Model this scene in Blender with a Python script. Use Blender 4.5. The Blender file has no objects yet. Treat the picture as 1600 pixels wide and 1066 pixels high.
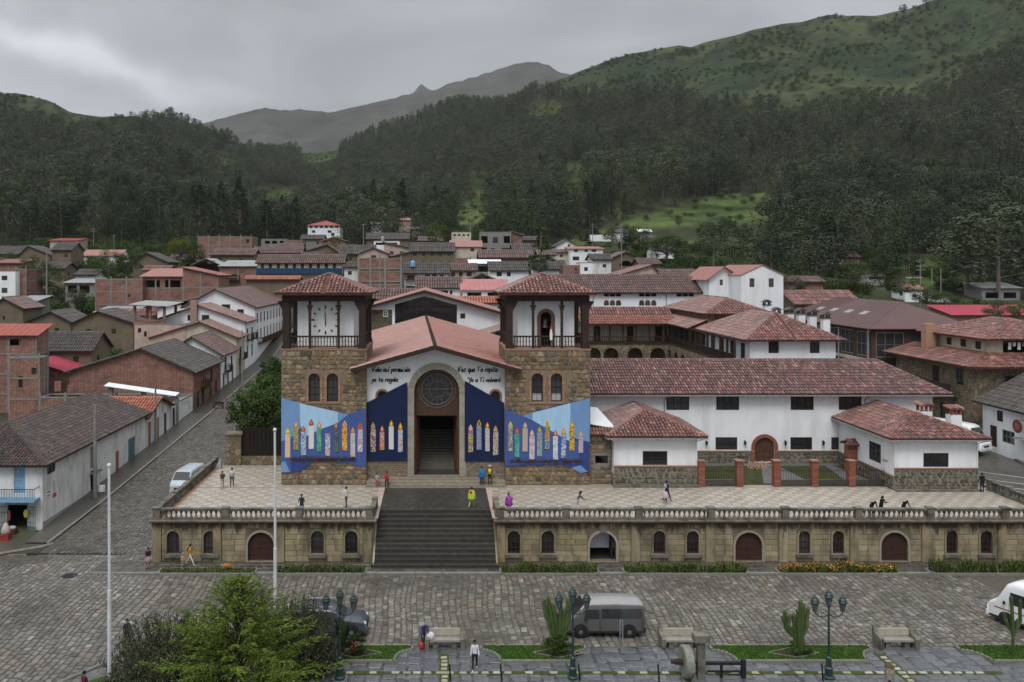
import bpy, bmesh, math, random
from mathutils import Vector, Matrix, geometry, noise
import numpy as np
random.seed(7)
C = bpy.context.scene.collection
SC = bpy.context.scene
RAD = math.radians

# ------------------------------------------------------------------ camera
F = 1270.0; CX = 681.0; CY = 420.0; CH = 22.5        # focal length and principal point in photo pixels, camera height
cam_d = bpy.data.cameras.new('camera'); cam = bpy.data.objects.new('camera', cam_d); C.objects.link(cam)
cam.location = (0, 0, CH); cam.rotation_euler = (RAD(90), 0, 0)
cam_d.sensor_width = 36; cam_d.lens = 36*F/1600
cam_d.shift_x = (800-CX)/1600; cam_d.shift_y = -(533-CY)/1600
cam_d.clip_start = .5; cam_d.clip_end = 20000
SC.camera = cam

# ------------------------------------------------------------------ overcast sky
W = bpy.data.worlds.new('World'); SC.world = W; W.use_nodes = True
nt = W.node_tree; nt.nodes.clear(); N = nt.nodes.new; L = nt.links.new
out = N('ShaderNodeOutputWorld'); mixs = N('ShaderNodeMixShader'); b1 = N('ShaderNodeBackground'); b2 = N('ShaderNodeBackground')
sky = N('ShaderNodeTexSky'); sky.sky_type = 'NISHITA'; sky.sun_disc = False
sky.sun_elevation = RAD(58); sky.sun_rotation = RAD(200)
b1.inputs[1].default_value = .10; L(sky.outputs[0], b1.inputs[0])
tc = N('ShaderNodeTexCoord'); sep = N('ShaderNodeSeparateXYZ'); L(tc.outputs['Generated'], sep.inputs[0])
def wm(op, a, b=None, c=None):
 n = N('ShaderNodeMath'); n.operation = op
 for i, v in enumerate((a, b, c)):
  if v is None: continue
  if isinstance(v, (int, float)): n.inputs[i].default_value = v
  else: L(v, n.inputs[i])
 return n.outputs[0]
zz = wm('MAXIMUM', sep.outputs[2], 0.0)
den = wm('ADD', zz, .10)
comb = N('ShaderNodeCombineXYZ'); L(wm('DIVIDE', sep.outputs[0], den), comb.inputs[0]); L(wm('DIVIDE', sep.outputs[1], den), comb.inputs[1])
n1 = N('ShaderNodeTexNoise'); n1.inputs['Scale'].default_value = 1.05; n1.inputs['Detail'].default_value = 7; n1.inputs['Roughness'].default_value = .55; n1.inputs['Distortion'].default_value = .5
L(comb.outputs[0], n1.inputs['Vector'])
n2 = N('ShaderNodeTexNoise'); n2.inputs['Scale'].default_value = 5; n2.inputs['Detail'].default_value = 6; L(tc.outputs['Generated'], n2.inputs['Vector'])
rise = N('ShaderNodeMapRange'); rise.interpolation_type = 'SMOOTHSTEP'; L(zz, rise.inputs[0])
rise.inputs[1].default_value = .25; rise.inputs[2].default_value = .95; rise.inputs[3].default_value = .325; rise.inputs[4].default_value = 1.18
cl = N('ShaderNodeMapRange'); L(n1.outputs[0], cl.inputs[0]); cl.inputs[1].default_value = .28; cl.inputs[2].default_value = .72; cl.inputs[3].default_value = .70; cl.inputs[4].default_value = 1.30
# paler gap in the cloud low over the western hills
az = wm('DIVIDE', sep.outputs[0], wm('MAXIMUM', sep.outputs[1], .05)); el = wm('DIVIDE', sep.outputs[2], wm('MAXIMUM', sep.outputs[1], .05))
wob = wm('MULTIPLY', wm('SUBTRACT', n2.outputs[0], .5), .16)
gx = wm('DIVIDE', wm('ADD', az, .43), .17)
gy = wm('DIVIDE', wm('ADD', wm('SUBTRACT', wm('ADD', el, wm('MULTIPLY', wm('ADD', az, .43), .16)), .247), wob), .017)
g = wm('POWER', 2.718, wm('MULTIPLY', wm('ADD', wm('MULTIPLY', gx, gx), wm('MULTIPLY', gy, gy)), -1))
g = wm('MULTIPLY', g, wm('GREATER_THAN', sep.outputs[1], 0))
n3 = N('ShaderNodeTexNoise'); n3.inputs['Scale'].default_value = 3.2; n3.inputs['Detail'].default_value = 8; n3.inputs['Distortion'].default_value = .8; L(tc.outputs['Generated'], n3.inputs['Vector'])
fine = wm('ADD', .46, wm('MULTIPLY', n3.outputs[0], 1.06))
val = wm('ADD', wm('MULTIPLY', wm('MULTIPLY', rise.outputs[0], cl.outputs[0]), fine), wm('MULTIPLY', g, .26))
cc = N('ShaderNodeCombineColor'); L(wm('MULTIPLY', val, .955), cc.inputs[0]); L(val, cc.inputs[1]); L(wm('MULTIPLY', val, 1.045), cc.inputs[2])
L(cc.outputs[0], b2.inputs[0]); b2.inputs[1].default_value = 1.0
mixs.inputs[0].default_value = .93; L(b1.outputs[0], mixs.inputs[1]); L(b2.outputs[0], mixs.inputs[2]); L(mixs.outputs[0], out.inputs[0])

sun_d = bpy.data.lights.new('sun', 'SUN'); sun = bpy.data.objects.new('sun', sun_d); C.objects.link(sun)
sun_d.energy = 1.4; sun_d.angle = RAD(24); sun_d.color = (1, .97, .93)
sun.rotation_euler = (RAD(32), 0, RAD(-20))       # high behind the camera, slightly to its left

SC.view_settings.view_transform = 'Standard'; SC.view_settings.look = 'None'
SC.view_settings.exposure = .40; SC.view_settings.gamma = 1; SC.view_settings.use_curve_mapping = False
SC.cycles.max_bounces = 5; SC.cycles.volume_bounces = 0; SC.cycles.transparent_max_bounces = 8

# ------------------------------------------------------------------ materials
def srgb(r, g, b):
 f = lambda c: ((c/255+.055)/1.055)**2.4 if c > 10 else c/255/12.92
 return (f(r), f(g), f(b))
def mat(name, cols, rough=.85, var=.25, scale=2.0, bump=0., rnd=0., spec=.14, metal=0., bscale=None, stretch=None, dirt=None, dscale=.35, damt=.6, emit=0, alpha=None, vor=0, vbump=.5, trans=0, world=False, vrand=1.0, attr=None, moss=None, perobj=False):
 """cols: one colour or a palette. A palette is chosen per piece (object / island), or per Voronoi cell if vor (cells per metre)."""
 m = bpy.data.materials.new(name); m.use_nodes = True
 t = m.node_tree; t.nodes.clear(); n = t.nodes.new; l = t.links.new
 o = n('ShaderNodeOutputMaterial'); p = n('ShaderNodeBsdfPrincipled'); l(p.outputs[0], o.inputs[0])
 p.inputs['Roughness'].default_value = rough; p.inputs['Specular IOR Level'].default_value = spec; p.inputs['Metallic'].default_value = metal
 def mth(op, a, b=None):
  k = n('ShaderNodeMath'); k.operation = op
  for i, v in enumerate((a, b)):
   if v is None: continue
   if isinstance(v, (int, float)): k.inputs[i].default_value = v
   else: l(v, k.inputs[i])
  return k.outputs[0]
 if world:
  co = n('ShaderNodeNewGeometry').outputs['Position']
 else:
  co = n('ShaderNodeTexCoord').outputs['Object']
 if stretch:
  mp = n('ShaderNodeMapping'); mp.inputs['Scale'].default_value = stretch; l(co, mp.inputs[0]); con = mp.outputs[0]
 else: con = co
 ns = n('ShaderNodeTexNoise'); ns.inputs['Scale'].default_value = scale; ns.inputs['Detail'].default_value = 6; ns.inputs['Roughness'].default_value = .6; l(con, ns.inputs['Vector'])
 geo = n('ShaderNodeNewGeometry'); oi = n('ShaderNodeObjectInfo')
 pal = cols if isinstance(cols[0], (tuple, list)) else [cols]
 rsum = mth('FRACT', mth('ADD', geo.outputs['Random Per Island'], oi.outputs['Random']))
 if perobj: rsum = oi.outputs['Random']
 v = None; src = rsum
 if vor:
  v = n('ShaderNodeTexVoronoi'); v.inputs['Scale'].default_value = vor; v.inputs['Randomness'].default_value = vrand; l(con, v.inputs['Vector'])
  sp = n('ShaderNodeSeparateColor'); l(v.outputs['Color'], sp.inputs[0]); src = sp.outputs[0]
 if len(pal) > 1:
  r = n('ShaderNodeValToRGB'); els = r.color_ramp.elements
  while len(els) < len(pal): els.new(1)
  for i, c in enumerate(pal): els[i].position = i/(len(pal)-1); els[i].color = (*c, 1)
  l(src, r.inputs[0]); col = r.outputs[0]
 else:
  r = n('ShaderNodeRGB'); r.outputs[0].default_value = (*pal[0], 1); col = r.outputs[0]
 if attr:
  a = n('ShaderNodeVertexColor'); a.layer_name = attr; col = a.outputs[0]
 f = n('ShaderNodeMapRange'); f.inputs[1].default_value = .3; f.inputs[2].default_value = .7; f.inputs[3].default_value = 1-var; f.inputs[4].default_value = 1+var; l(ns.outputs[0], f.inputs[0])
 fac = f.outputs[0]
 if rnd:
  rr = n('ShaderNodeMapRange'); rr.inputs[3].default_value = 1-rnd; rr.inputs[4].default_value = 1+rnd
  wn = n('ShaderNodeTexWhiteNoise'); wn.noise_dimensions = '1D'; l(mth('MULTIPLY', geo.outputs['Random Per Island'] if perobj else rsum, 917.3), wn.inputs['W']); l(wn.outputs['Value'], rr.inputs[0]); fac = mth('MULTIPLY', fac, rr.outputs[0])
 vm = n('ShaderNodeVectorMath'); vm.operation = 'SCALE'; l(col, vm.inputs[0]); l(fac, vm.inputs['Scale']); col = vm.outputs[0]
 if dirt:
  dn = n('ShaderNodeTexNoise'); dn.inputs['Scale'].default_value = dscale; dn.inputs['Detail'].default_value = 8; dn.inputs['Roughness'].default_value = .65; l(con, dn.inputs['Vector'])
  dr = n('ShaderNodeMapRange'); dr.inputs[1].default_value = .47; dr.inputs[2].default_value = .66; dr.inputs[3].default_value = 0; dr.inputs[4].default_value = damt; l(dn.outputs[0], dr.inputs[0])
  mx = n('ShaderNodeMix'); mx.data_type = 'RGBA'; l(dr.outputs[0], mx.inputs[0]); l(col, mx.inputs[6]); mx.inputs[7].default_value = (*dirt, 1); col = mx.outputs[2]
 if moss:                                       # runs of black moss: dense near one height, with ragged lower ends
  z0, z1, mc = moss; gp = n('ShaderNodeNewGeometry').outputs['Position']; sx = n('ShaderNodeSeparateXYZ'); l(gp, sx.inputs[0])
  mm = n('ShaderNodeMapping'); mm.inputs['Scale'].default_value = (2.2, 2.2, .45); l(gp, mm.inputs[0]); mn = n('ShaderNodeTexNoise'); mn.inputs['Scale'].default_value = 1; mn.inputs['Detail'].default_value = 7; mn.inputs['Roughness'].default_value = .7; l(mm.outputs[0], mn.inputs['Vector'])
  k = n('ShaderNodeMapRange'); k.inputs[1].default_value = z0; k.inputs[2].default_value = z1; k.inputs[3].default_value = -.28; k.inputs[4].default_value = .16; l(sx.outputs[2], k.inputs[0])
  q = n('ShaderNodeMapRange'); q.inputs[1].default_value = .46; q.inputs[2].default_value = .60; q.inputs[4].default_value = .9; l(mth('ADD', mn.outputs[0], k.outputs[0]), q.inputs[0])
  mx = n('ShaderNodeMix'); mx.data_type = 'RGBA'; l(q.outputs[0], mx.inputs[0]); l(col, mx.inputs[6]); mx.inputs[7].default_value = (*mc, 1); col = mx.outputs[2]
 l(col, p.inputs['Base Color'])
 if bump or vor:
  b = n('ShaderNodeBump'); b.inputs['Strength'].default_value = 1; b.inputs['Distance'].default_value = bump if bump else .02
  if vor:
   vd = n('ShaderNodeTexVoronoi'); vd.feature = 'DISTANCE_TO_EDGE'; vd.inputs['Scale'].default_value = vor; vd.inputs['Randomness'].default_value = vrand; l(con, vd.inputs['Vector'])
   e = n('ShaderNodeMapRange'); e.inputs[1].default_value = 0; e.inputs[2].default_value = .09; l(vd.outputs['Distance'], e.inputs[0])
   hgt = mth('ADD', mth('MULTIPLY', e.outputs[0], vbump), mth('MULTIPLY', ns.outputs[0], .5)); l(hgt, b.inputs['Height'])
   # joints are of darker mortar
   mj = n('ShaderNodeMix'); mj.data_type = 'RGBA'; l(e.outputs[0], mj.inputs[0]); l(col, mj.inputs[7])
   dk = n('ShaderNodeVectorMath'); dk.operation = 'SCALE'; dk.inputs['Scale'].default_value = .45; l(col, dk.inputs[0]); l(dk.outputs[0], mj.inputs[6]); l(mj.outputs[2], p.inputs['Base Color'])
  else:
   nb = n('ShaderNodeTexNoise'); nb.inputs['Scale'].default_value = bscale or scale*4; nb.inputs['Detail'].default_value = 5; l(con, nb.inputs['Vector']); l(nb.outputs[0], b.inputs['Height'])
  l(b.outputs[0], p.inputs['Normal'])
 if trans: p.inputs['Transmission Weight'].default_value = trans
 if emit: p.inputs['Emission Color'].default_value = (*pal[0], 1); p.inputs['Emission Strength'].default_value = emit
 return m
M = {}
M['white'] = mat('white_plaster', (.79, .805, .83), .85, .05, 1.2, .004, dirt=(.50, .495, .47), dscale=.5, damt=.38, stretch=(1.1, 1.1, .3))
M['oldwhite'] = mat('weathered_white_plaster', (.68, .68, .67), .9, .10, 1.5, .006, dirt=(.34, .32, .29), dscale=.6, damt=.7, stretch=(1, 1, .4))
M['cream'] = mat('cream_plaster', (.55, .50, .40), .9, .1, 1.5, dirt=(.33, .28, .22), dscale=.5, damt=.6)
M['pinkwall'] = mat('faded_pink_plaster', (.50, .37, .31), .9, .14, 1.5, dirt=(.30, .23, .18), dscale=.6, damt=.7)
M['greywall'] = mat('grey_cement_render', (.30, .295, .28), .9, .15, 1.5, dirt=(.17, .165, .16), damt=.6)
M['adobe'] = mat('adobe_earth', (.175, .138, .098), .95, .2, 1.4, .02, dirt=(.10, .08, .062), damt=.6)
M['brickwall'] = mat('hollow_brick', [(.30, .155, .12), (.26, .14, .11), (.34, .19, .15)], .9, .18, 2.2, .01, dirt=(.12, .085, .068), dscale=.4, damt=.85, stretch=(1, 1, 2.2), vor=2.2, vbump=.15, vrand=.4)
M['concrete'] = mat('concrete', (.23, .222, .205), .9, .2, 2.0, .008, dirt=(.17, .165, .15), damt=.6)
M['stonewall'] = mat('rubble_stone_wall', [(.13, .105, .075), (.22, .17, .115), (.27, .22, .15), (.17, .14, .10), (.20, .145, .09)], .9, .25, 5, .03, vor=2.0)
M['stone'] = mat('rubble_stone', [(.09, .072, .052), (.23, .155, .088), (.31, .225, .135), (.14, .112, .08), (.20, .125, .07), (.30, .255, .18), (.11, .095, .078), (.17, .14, .105)], .9, .3, 4, .02, rnd=.15, bscale=14)
M['stonegrey'] = mat('grey_rubble_stone', [(.07, .063, .053), (.13, .118, .094), (.22, .185, .135), (.10, .088, .07), (.17, .135, .09)], .9, .3, 4, .02, rnd=.15, bscale=14)
M['mortar'] = mat('lime_mortar', (.21, .165, .11), .95, .2, 3, .01)
M['mortargrey'] = mat('grey_mortar', (.22, .20, .165), .95, .2, 3, .01)
M['ashlar'] = mat('sandstone_block', [(.275, .23, .138), (.31, .262, .168), (.24, .20, .122), (.34, .285, .19), (.265, .225, .15), (.30, .235, .138)], .9, .18, 2.2, .012, rnd=.08, dirt=(.085, .075, .055), dscale=.8, damt=.8, world=True, bscale=12, stretch=(1, 1, .4), moss=(1.5, 3.15, (.045, .042, .03)))
M['ashlarjoint'] = mat('sandstone_joint', (.18, .15, .10), .95, .2, 2, world=True, dirt=(.08, .07, .05), damt=.7)
M['greystone'] = mat('weathered_grey_stone', (.165, .152, .128), .9, .25, 3, .015, dirt=(.05, .047, .04), dscale=1.1, damt=.85, world=True)
M['trimstone'] = mat('portal_stone', [(.33, .30, .245), (.29, .265, .215), (.36, .325, .27)], .9, .15, 3, .01, rnd=.06)
M['step'] = mat('dark_wet_step_stone', [(.046, .043, .037), (.058, .054, .047), (.038, .036, .032)], .30, .3, 2.5, .006, spec=.55, dirt=(.05, .05, .04), damt=.6)
M['cobble'] = mat('wet_paving_stone', [(.105, .096, .08), (.145, .133, .114), (.185, .172, .15), (.125, .115, .098), (.085, .079, .07), (.25, .24, .218), (.172, .125, .092), (.15, .137, .115), (.13, .12, .102), (.195, .183, .16), (.10, .093, .081)], .34, .22, 3, .012, rnd=.15, spec=.5, bscale=9, dirt=(.05, .046, .04), dscale=.16, damt=.75, world=True)
M['cobblejoint'] = mat('earth_joint', (.088, .079, .064), .8, .3, 3)
M['cobblefar'] = mat('cobbled_street', [(.066, .058, .047), (.096, .085, .07), (.122, .11, .093), (.076, .068, .056), (.108, .092, .073)], .36, .22, 2.5, .02, spec=.5, vor=2.6, world=True, dirt=(.048, .044, .038), dscale=.22, damt=.55)
M['landing'] = mat('dark_cobbled_landing', [(.038, .036, .031), (.052, .049, .043), (.068, .064, .056)], .34, .25, 3, .015, spec=.5, vor=4.5, world=True)
M['tilebed'] = mat('tile_grout', (.30, .255, .21), .7, .15, 2)
M['floortile'] = mat('wet_floor_tile', [(.60, .55, .475), (.40, .335, .27)], .32, .10, 1.2, spec=.45, rnd=.06, world=True, dirt=(.36, .31, .26), dscale=.18, damt=.4)
M['brick'] = mat('red_brick', [(.25, .092, .062), (.205, .076, .053), (.28, .12, .08)], .9, .2, 5, .006, rnd=.1)
M['brickarch'] = mat('brick_arch', [(.33, .19, .13), (.28, .165, .115), (.37, .22, .15)], .9, .15, 5, rnd=.1)
M['wood'] = mat('dark_stained_wood', (.042, .028, .022), .65, .35, 3, .004, stretch=(4, 4, .6))
M['woodmid'] = mat('brown_wood', (.085, .046, .03), .6, .3, 3, stretch=(4, 4, .6))
M['doorred'] = mat('red_brown_door', (.055, .028, .023), .55, .3, 3, stretch=(6, 6, .6))
M['orangewood'] = mat('varnished_orange_wood', (.30, .115, .045), .5, .25, 3, stretch=(5, 5, .6))
M['bluedoor'] = mat('pale_blue_paint', (.20, .36, .52), .55, .15, 3, dirt=(.13, .22, .3), damt=.5)
M['tealdoor'] = mat('faded_teal_paint', (.10, .19, .22), .6, .25, 3, dirt=(.1, .1, .1), damt=.6)
M['glass'] = mat('dark_window_glass', [(.014, .016, .018), (.02, .022, .025), (.028, .03, .033), (.055, .057, .06)], .10, .2, 1, spec=.6)
M['leadglass'] = mat('leaded_dark_glass', [(.02, .022, .024), (.032, .033, .034)], .3, .3, 4, spec=.5)
M['iron'] = mat('black_iron', (.02, .02, .022), .5, .2, 4)
M['greymetal'] = mat('galvanised_metal', (.36, .37, .38), .45, .1, 3, metal=.5)
M['zinc'] = mat('corrugated_zinc', (.34, .35, .35), .5, .15, 1.5, metal=.3, dirt=(.2, .17, .14), damt=.5)
M['whitesheet'] = mat('white_sheet_roof', (.66, .69, .70), .5, .06, 2)
TR = dict(dirt=(.06, .05, .042), dscale=.7, damt=.75)
M['tilered'] = mat('wet_clay_tile', [(.18, .068, .054), (.235, .092, .072), (.14, .056, .047), (.29, .13, .105), (.20, .078, .06), (.11, .05, .045), (.36, .19, .16)], .38, .18, 5, spec=.45, rnd=.18, **TR)
M['tilemix'] = mat('mottled_clay_tile', [(.125, .055, .052), (.17, .074, .066), (.095, .05, .048), (.215, .108, .098), (.145, .065, .058), (.08, .048, .047), (.30, .18, .165), (.175, .064, .05)], .42, .18, 5, spec=.45, rnd=.2, **TR)
M['tilegrey'] = mat('old_grey_clay_tile', [(.066, .058, .053), (.088, .075, .069), (.054, .05, .046), (.105, .083, .075), (.074, .069, .064), (.11, .098, .09)], .6, .2, 4, spec=.3, rnd=.12, dirt=(.05, .05, .042), dscale=.6, damt=.55)
M['tilebrown'] = mat('brown_clay_tile', [(.115, .060, .053), (.145, .076, .067), (.095, .056, .051), (.17, .098, .087), (.125, .069, .061)], .5, .2, 4, spec=.4, rnd=.18, **TR)
M['tileorange'] = mat('new_orange_tile', [(.36, .115, .065), (.31, .10, .06), (.42, .15, .09), (.26, .09, .06)], .5, .15, 4, spec=.4, rnd=.12)
M['tilebed2'] = mat('dark_red_tile_bed', (.10, .045, .038), .7, .3, 3)  # even dark red of the roof slab showing between the cover tiles
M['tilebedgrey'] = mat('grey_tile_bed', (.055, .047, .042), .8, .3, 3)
M['copperroof'] = mat('smooth_red_sheet_roof', (.36, .15, .118), .42, .10, .5, spec=.45, dirt=(.27, .10, .075), dscale=.3, damt=.6, stretch=(.5, 2.5, 1))
M['pinkroof'] = mat('pink_painted_roof', (.40, .16, .165), .5, .12, 1.5, dirt=(.3, .11, .11), damt=.5)
M['magentaroof'] = mat('magenta_sheet_roof', (.34, .045, .075), .5, .12, 1.5)
M['redroof'] = mat('red_sheet_roof', (.30, .082, .06), .5, .12, 1.2, dirt=(.3, .1, .08), damt=.5)
M['maroonroof'] = mat('maroon_sheet_roof', (.095, .047, .043), .45, .10, .6, spec=.4)
M['lightpink'] = mat('faded_pink_sheet', (.32, .16, .14), .55, .12, 1.2, dirt=(.3, .17, .15), damt=.5)
M['bluerail'] = mat('blue_board', (.022, .06, .12), .5, .15, 2)
M['white_paint'] = mat('white_paint', (.75, .75, .75), .5, .06, 3)
M['kerb'] = mat('kerb_stone', (.20, .19, .17), .85, .2, 3, .01, dirt=(.15, .145, .12), damt=.6, world=True)
M['slate'] = mat('wet_slate_paving', [(.055, .06, .065), (.085, .09, .095), (.11, .115, .118), (.07, .075, .08)], .22, .2, 2, .006, spec=.5, vor=1.5, world=True, vbump=.35)
M['slateplain'] = mat('wet_slate_slab', [(.075, .08, .085), (.105, .11, .115), (.125, .13, .132), (.09, .096, .10)], .26, .25, 2.5, .005, rnd=.15, spec=.5)
M['walk'] = mat('grey_stone_footway', [(.05, .046, .039), (.07, .064, .055), (.09, .083, .071)], .36, .2, 2, .008, spec=.4, rnd=.12, dirt=(.075, .07, .055), dscale=.5, damt=.6, world=True)
M['soil'] = mat('dark_soil', (.04, .032, .022), .95, .3, 3)
M['lawn'] = mat('lawn_base', (.035, .075, .012), .95, .3, 3)
M['courtgrass'] = mat('short_wet_grass', [(.034, .04, .013), (.045, .05, .016)], .95, .35, 1.2, .01, dirt=(.05, .045, .03), damt=.5)
M['terracotta'] = mat('terracotta_border_tile', (.36, .19, .125), .6, .15, 3)
M['pole_white'] = mat('white_painted_pole', (.62, .62, .62), .5, .15, 3, dirt=(.35, .34, .33), dscale=1.5, damt=.6)
# ------------------------------------------------------------------ helpers
def P(px, py, Y): return Vector(((px-CX)*Y/F, Y, CH-(py-CY)*Y/F))
def PX(px, Y): return (px-CX)*Y/F
def PZ(py, Y): return CH-(py-CY)*Y/F
TER = 3.3                                     # level of the church terrace
def gz(Y):
 if Y < 64: return 0.
 if Y < 150: return .06*(Y-64)
 if Y < 300: return 5.16+(Y-150)*.166
 return 30.06
FOOT = []                                     # ground plans of the houses
class MB:
 def __init__(s): s.v = []; s.f = []; s.m = []
 def add(s, vs, fs, m=0):
  b = len(s.v); s.v.extend([tuple(v) for v in vs])
  for f in fs: s.f.append(tuple(i+b for i in f)); s.m.append(m)
  return s
 def box(s, x0, y0, z0, x1, y1, z1, m=0):
  if x0 > x1: x0, x1 = x1, x0
  if y0 > y1: y0, y1 = y1, y0
  if z0 > z1: z0, z1 = z1, z0
  return s.add([(x0, y0, z0), (x1, y0, z0), (x1, y1, z0), (x0, y1, z0), (x0, y0, z1), (x1, y0, z1), (x1, y1, z1), (x0, y1, z1)],
              [(0, 3, 2, 1), (4, 5, 6, 7), (0, 1, 5, 4), (1, 2, 6, 5), (2, 3, 7, 6), (3, 0, 4, 7)], m)
 def obox(s, O, U, V, Nn, u0, u1, v0, v1, n0, n1, m=0):
  pts = [O+U*a+V*b+Nn*c for c in (n0, n1) for (a, b) in ((u0, v0), (u1, v0), (u1, v1), (u0, v1))]
  return s.add(pts, [(0, 3, 2, 1), (4, 5, 6, 7), (0, 1, 5, 4), (1, 2, 6, 5), (2, 3, 7, 6), (3, 0, 4, 7)], m)
 def poly(s, pts, O, U, V, Nn, n0, n1, m=0, holes=()):
  """flat polygon in (u,v) with holes, from n0 (back) to n1 (front)"""
  loops = [list(pts)]+[list(h) for h in holes]
  flat = [p for lp in loops for p in lp]
  tris = geometry.tessellate_polygon([[Vector((p[0], p[1], 0)) for p in lp] for lp in loops])
  front = [O+U*p[0]+V*p[1]+Nn*n1 for p in flat]; b = len(s.v)
  s.add(front, tris, m)
  if n0 is None: return s
  back = [O+U*p[0]+V*p[1]+Nn*n0 for p in flat]; k = len(flat)
  s.v.extend([tuple(v) for v in back])
  i0 = 0
  for lp in loops:
   c = len(lp)
   for i in range(c):
    j = (i+1) % c
    s.f.append((b+i0+i, b+i0+j, b+k+i0+j, b+k+i0+i)); s.m.append(m)
   i0 += c
  for t in tris: s.f.append(tuple(b+k+i for i in reversed(t))); s.m.append(m)
  return s
 def tube(s, path, r, n=6, m=0, cap=True):
  path = [Vector(p) for p in path]; k = len(path); b = len(s.v)
  rs = r if isinstance(r, (list, tuple)) else [r]*k
  prev = None
  for i in range(k):
   d = (path[min(i+1, k-1)]-path[max(i-1, 0)]); d = d.normalized() if d.length > 1e-9 else Vector((0, 0, 1))
   a = Vector((1, 0, 0)) if abs(d.x) < .9 else Vector((0, 1, 0))
   if prev is not None: a = prev
   e1 = (a-d*a.dot(d)).normalized(); prev = e1; e2 = d.cross(e1)
   for j in range(n):
    t = 2*math.pi*j/n; s.v.append(tuple(path[i]+(e1*math.cos(t)+e2*math.sin(t))*rs[i]))
  for i in range(k-1):
   for j in range(n):
    j2 = (j+1) % n; s.f.append((b+i*n+j, b+i*n+j2, b+(i+1)*n+j2, b+(i+1)*n+j)); s.m.append(m)
  if cap:
   s.f.append(tuple(b+j for j in reversed(range(n)))); s.m.append(m); s.f.append(tuple(b+(k-1)*n+j for j in range(n))); s.m.append(m)
  return s
 def lathe(s, prof, n=10, c=(0, 0, 0), axis='z', m=0):
  b = len(s.v); c = Vector(c)
  for (r, h) in prof:
   for j in range(n):
    t = 2*math.pi*j/n; a, d = r*math.cos(t), r*math.sin(t)
    p = Vector((a, d, h)) if axis == 'z' else (Vector((h, a, d)) if axis == 'x' else Vector((a, h, d)))
    s.v.append(tuple(c+p))
  for i in range(len(prof)-1):
   for j in range(n):
    j2 = (j+1) % n; s.f.append((b+i*n+j, b+i*n+j2, b+(i+1)*n+j2, b+(i+1)*n+j)); s.m.append(m)
  s.f.append(tuple(b+j for j in reversed(range(n)))); s.m.append(m)
  s.f.append(tuple(b+(len(prof)-1)*n+j for j in range(n))); s.m.append(m)
  return s
 def ball(s, c, r, n=8, k=5, m=0):
  rx, ry, rz = r if isinstance(r, (tuple, list)) else (r, r, r); b = len(s.v); c = Vector(c)
  for i in range(k+1):
   a = -math.pi/2+math.pi*i/k; q = max(math.cos(a), .02)
   for j in range(n): t = 2*math.pi*j/n; s.v.append((c.x+rx*q*math.cos(t), c.y+ry*q*math.sin(t), c.z+rz*math.sin(a)))
  for i in range(k):
   for j in range(n): j2 = (j+1) % n; s.f.append((b+i*n+j, b+i*n+j2, b+(i+1)*n+j2, b+(i+1)*n+j)); s.m.append(m)
  return s
 def mesh(s, name, mats, smooth=False):
  me = bpy.data.meshes.new(name); me.from_pydata(s.v, [], s.f)
  for m in (mats if isinstance(mats, (list, tuple)) else [mats]): me.materials.append(m)
  if any(s.m): me.polygons.foreach_set('material_index', s.m)
  if smooth: me.polygons.foreach_set('use_smooth', [True]*len(s.f))
  return me
 def build(s, name, mats, parent=None, loc=(0, 0, 0), rz=0, smooth=False, fix=False):
  me = s.mesh(name, mats, smooth)
  if fix:
   bm = bmesh.new(); bm.from_mesh(me); bmesh.ops.recalc_face_normals(bm, faces=bm.faces); bm.to_mesh(me); bm.free()
  return link(name, me, parent, loc, rz)
def link(name, me, parent=None, loc=(0, 0, 0), rz=0):
 o = bpy.data.objects.new(name, me); C.objects.link(o); o.location = loc; o.rotation_euler = (0, 0, rz)
 if parent is not None: o.parent = parent
 return o
def tag(o, label=None, cat=None, group=None, kind=None):
 if label: o['label'] = label
 if cat: o['category'] = cat
 if group: o['group'] = group
 if kind: o['kind'] = kind
 return o
def thing(name, label, cat, loc=(0, 0, 0), rz=0, group=None):
 return tag(link(name, None, None, loc, rz), label, cat, group)
KIDS = {}
def copy_tree(o, loc, rz=None, label=None, group=None):
 def rec(a, par):
  c = a.copy(); C.objects.link(c)
  if par is not None: c.parent = par
  for ch in a.children: rec(ch, c)
  return c
 r = rec(o, None); r.location = loc
 if rz is not None: r.rotation_euler = (0, 0, rz)
 if label: r['label'] = label
 if group: r['group'] = group
 return r
X_, Y_, Z_ = Vector((1, 0, 0)), Vector((0, 1, 0)), Vector((0, 0, 1))
def arch(u, v, w, h, n=9):
 """outline of a round-headed opening, u = centre, v = bottom"""
 r = w/2; s = v+h-r
 return [(u-r, v), (u+r, v)]+[(u+r*math.cos(math.pi*i/n), s+r*math.sin(math.pi*i/n)) for i in range(n+1)]
def rect(u, v, w, h): return [(u-w/2, v), (u+w/2, v), (u+w/2, v+h), (u-w/2, v+h)]
def inset(pts, t):
 us = [p[0] for p in pts]; vs = [p[1] for p in pts]; cu = (min(us)+max(us))/2; cv = (min(vs)+max(vs))/2
 a = 1-2*t/(max(us)-min(us)); b = 1-2*t/(max(vs)-min(vs))
 return [(cu+(p[0]-cu)*a, cv+(p[1]-cv)*b) for p in pts]
class Fr:                                        # a wall's own frame: origin, along, up, outward
 def __init__(s, O, U, Nn): s.O = Vector(O); s.U = Vector(U); s.V = Z_; s.N = Vector(Nn)
 @property
 def a(s): return s.O, s.U, s.V, s.N
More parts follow.
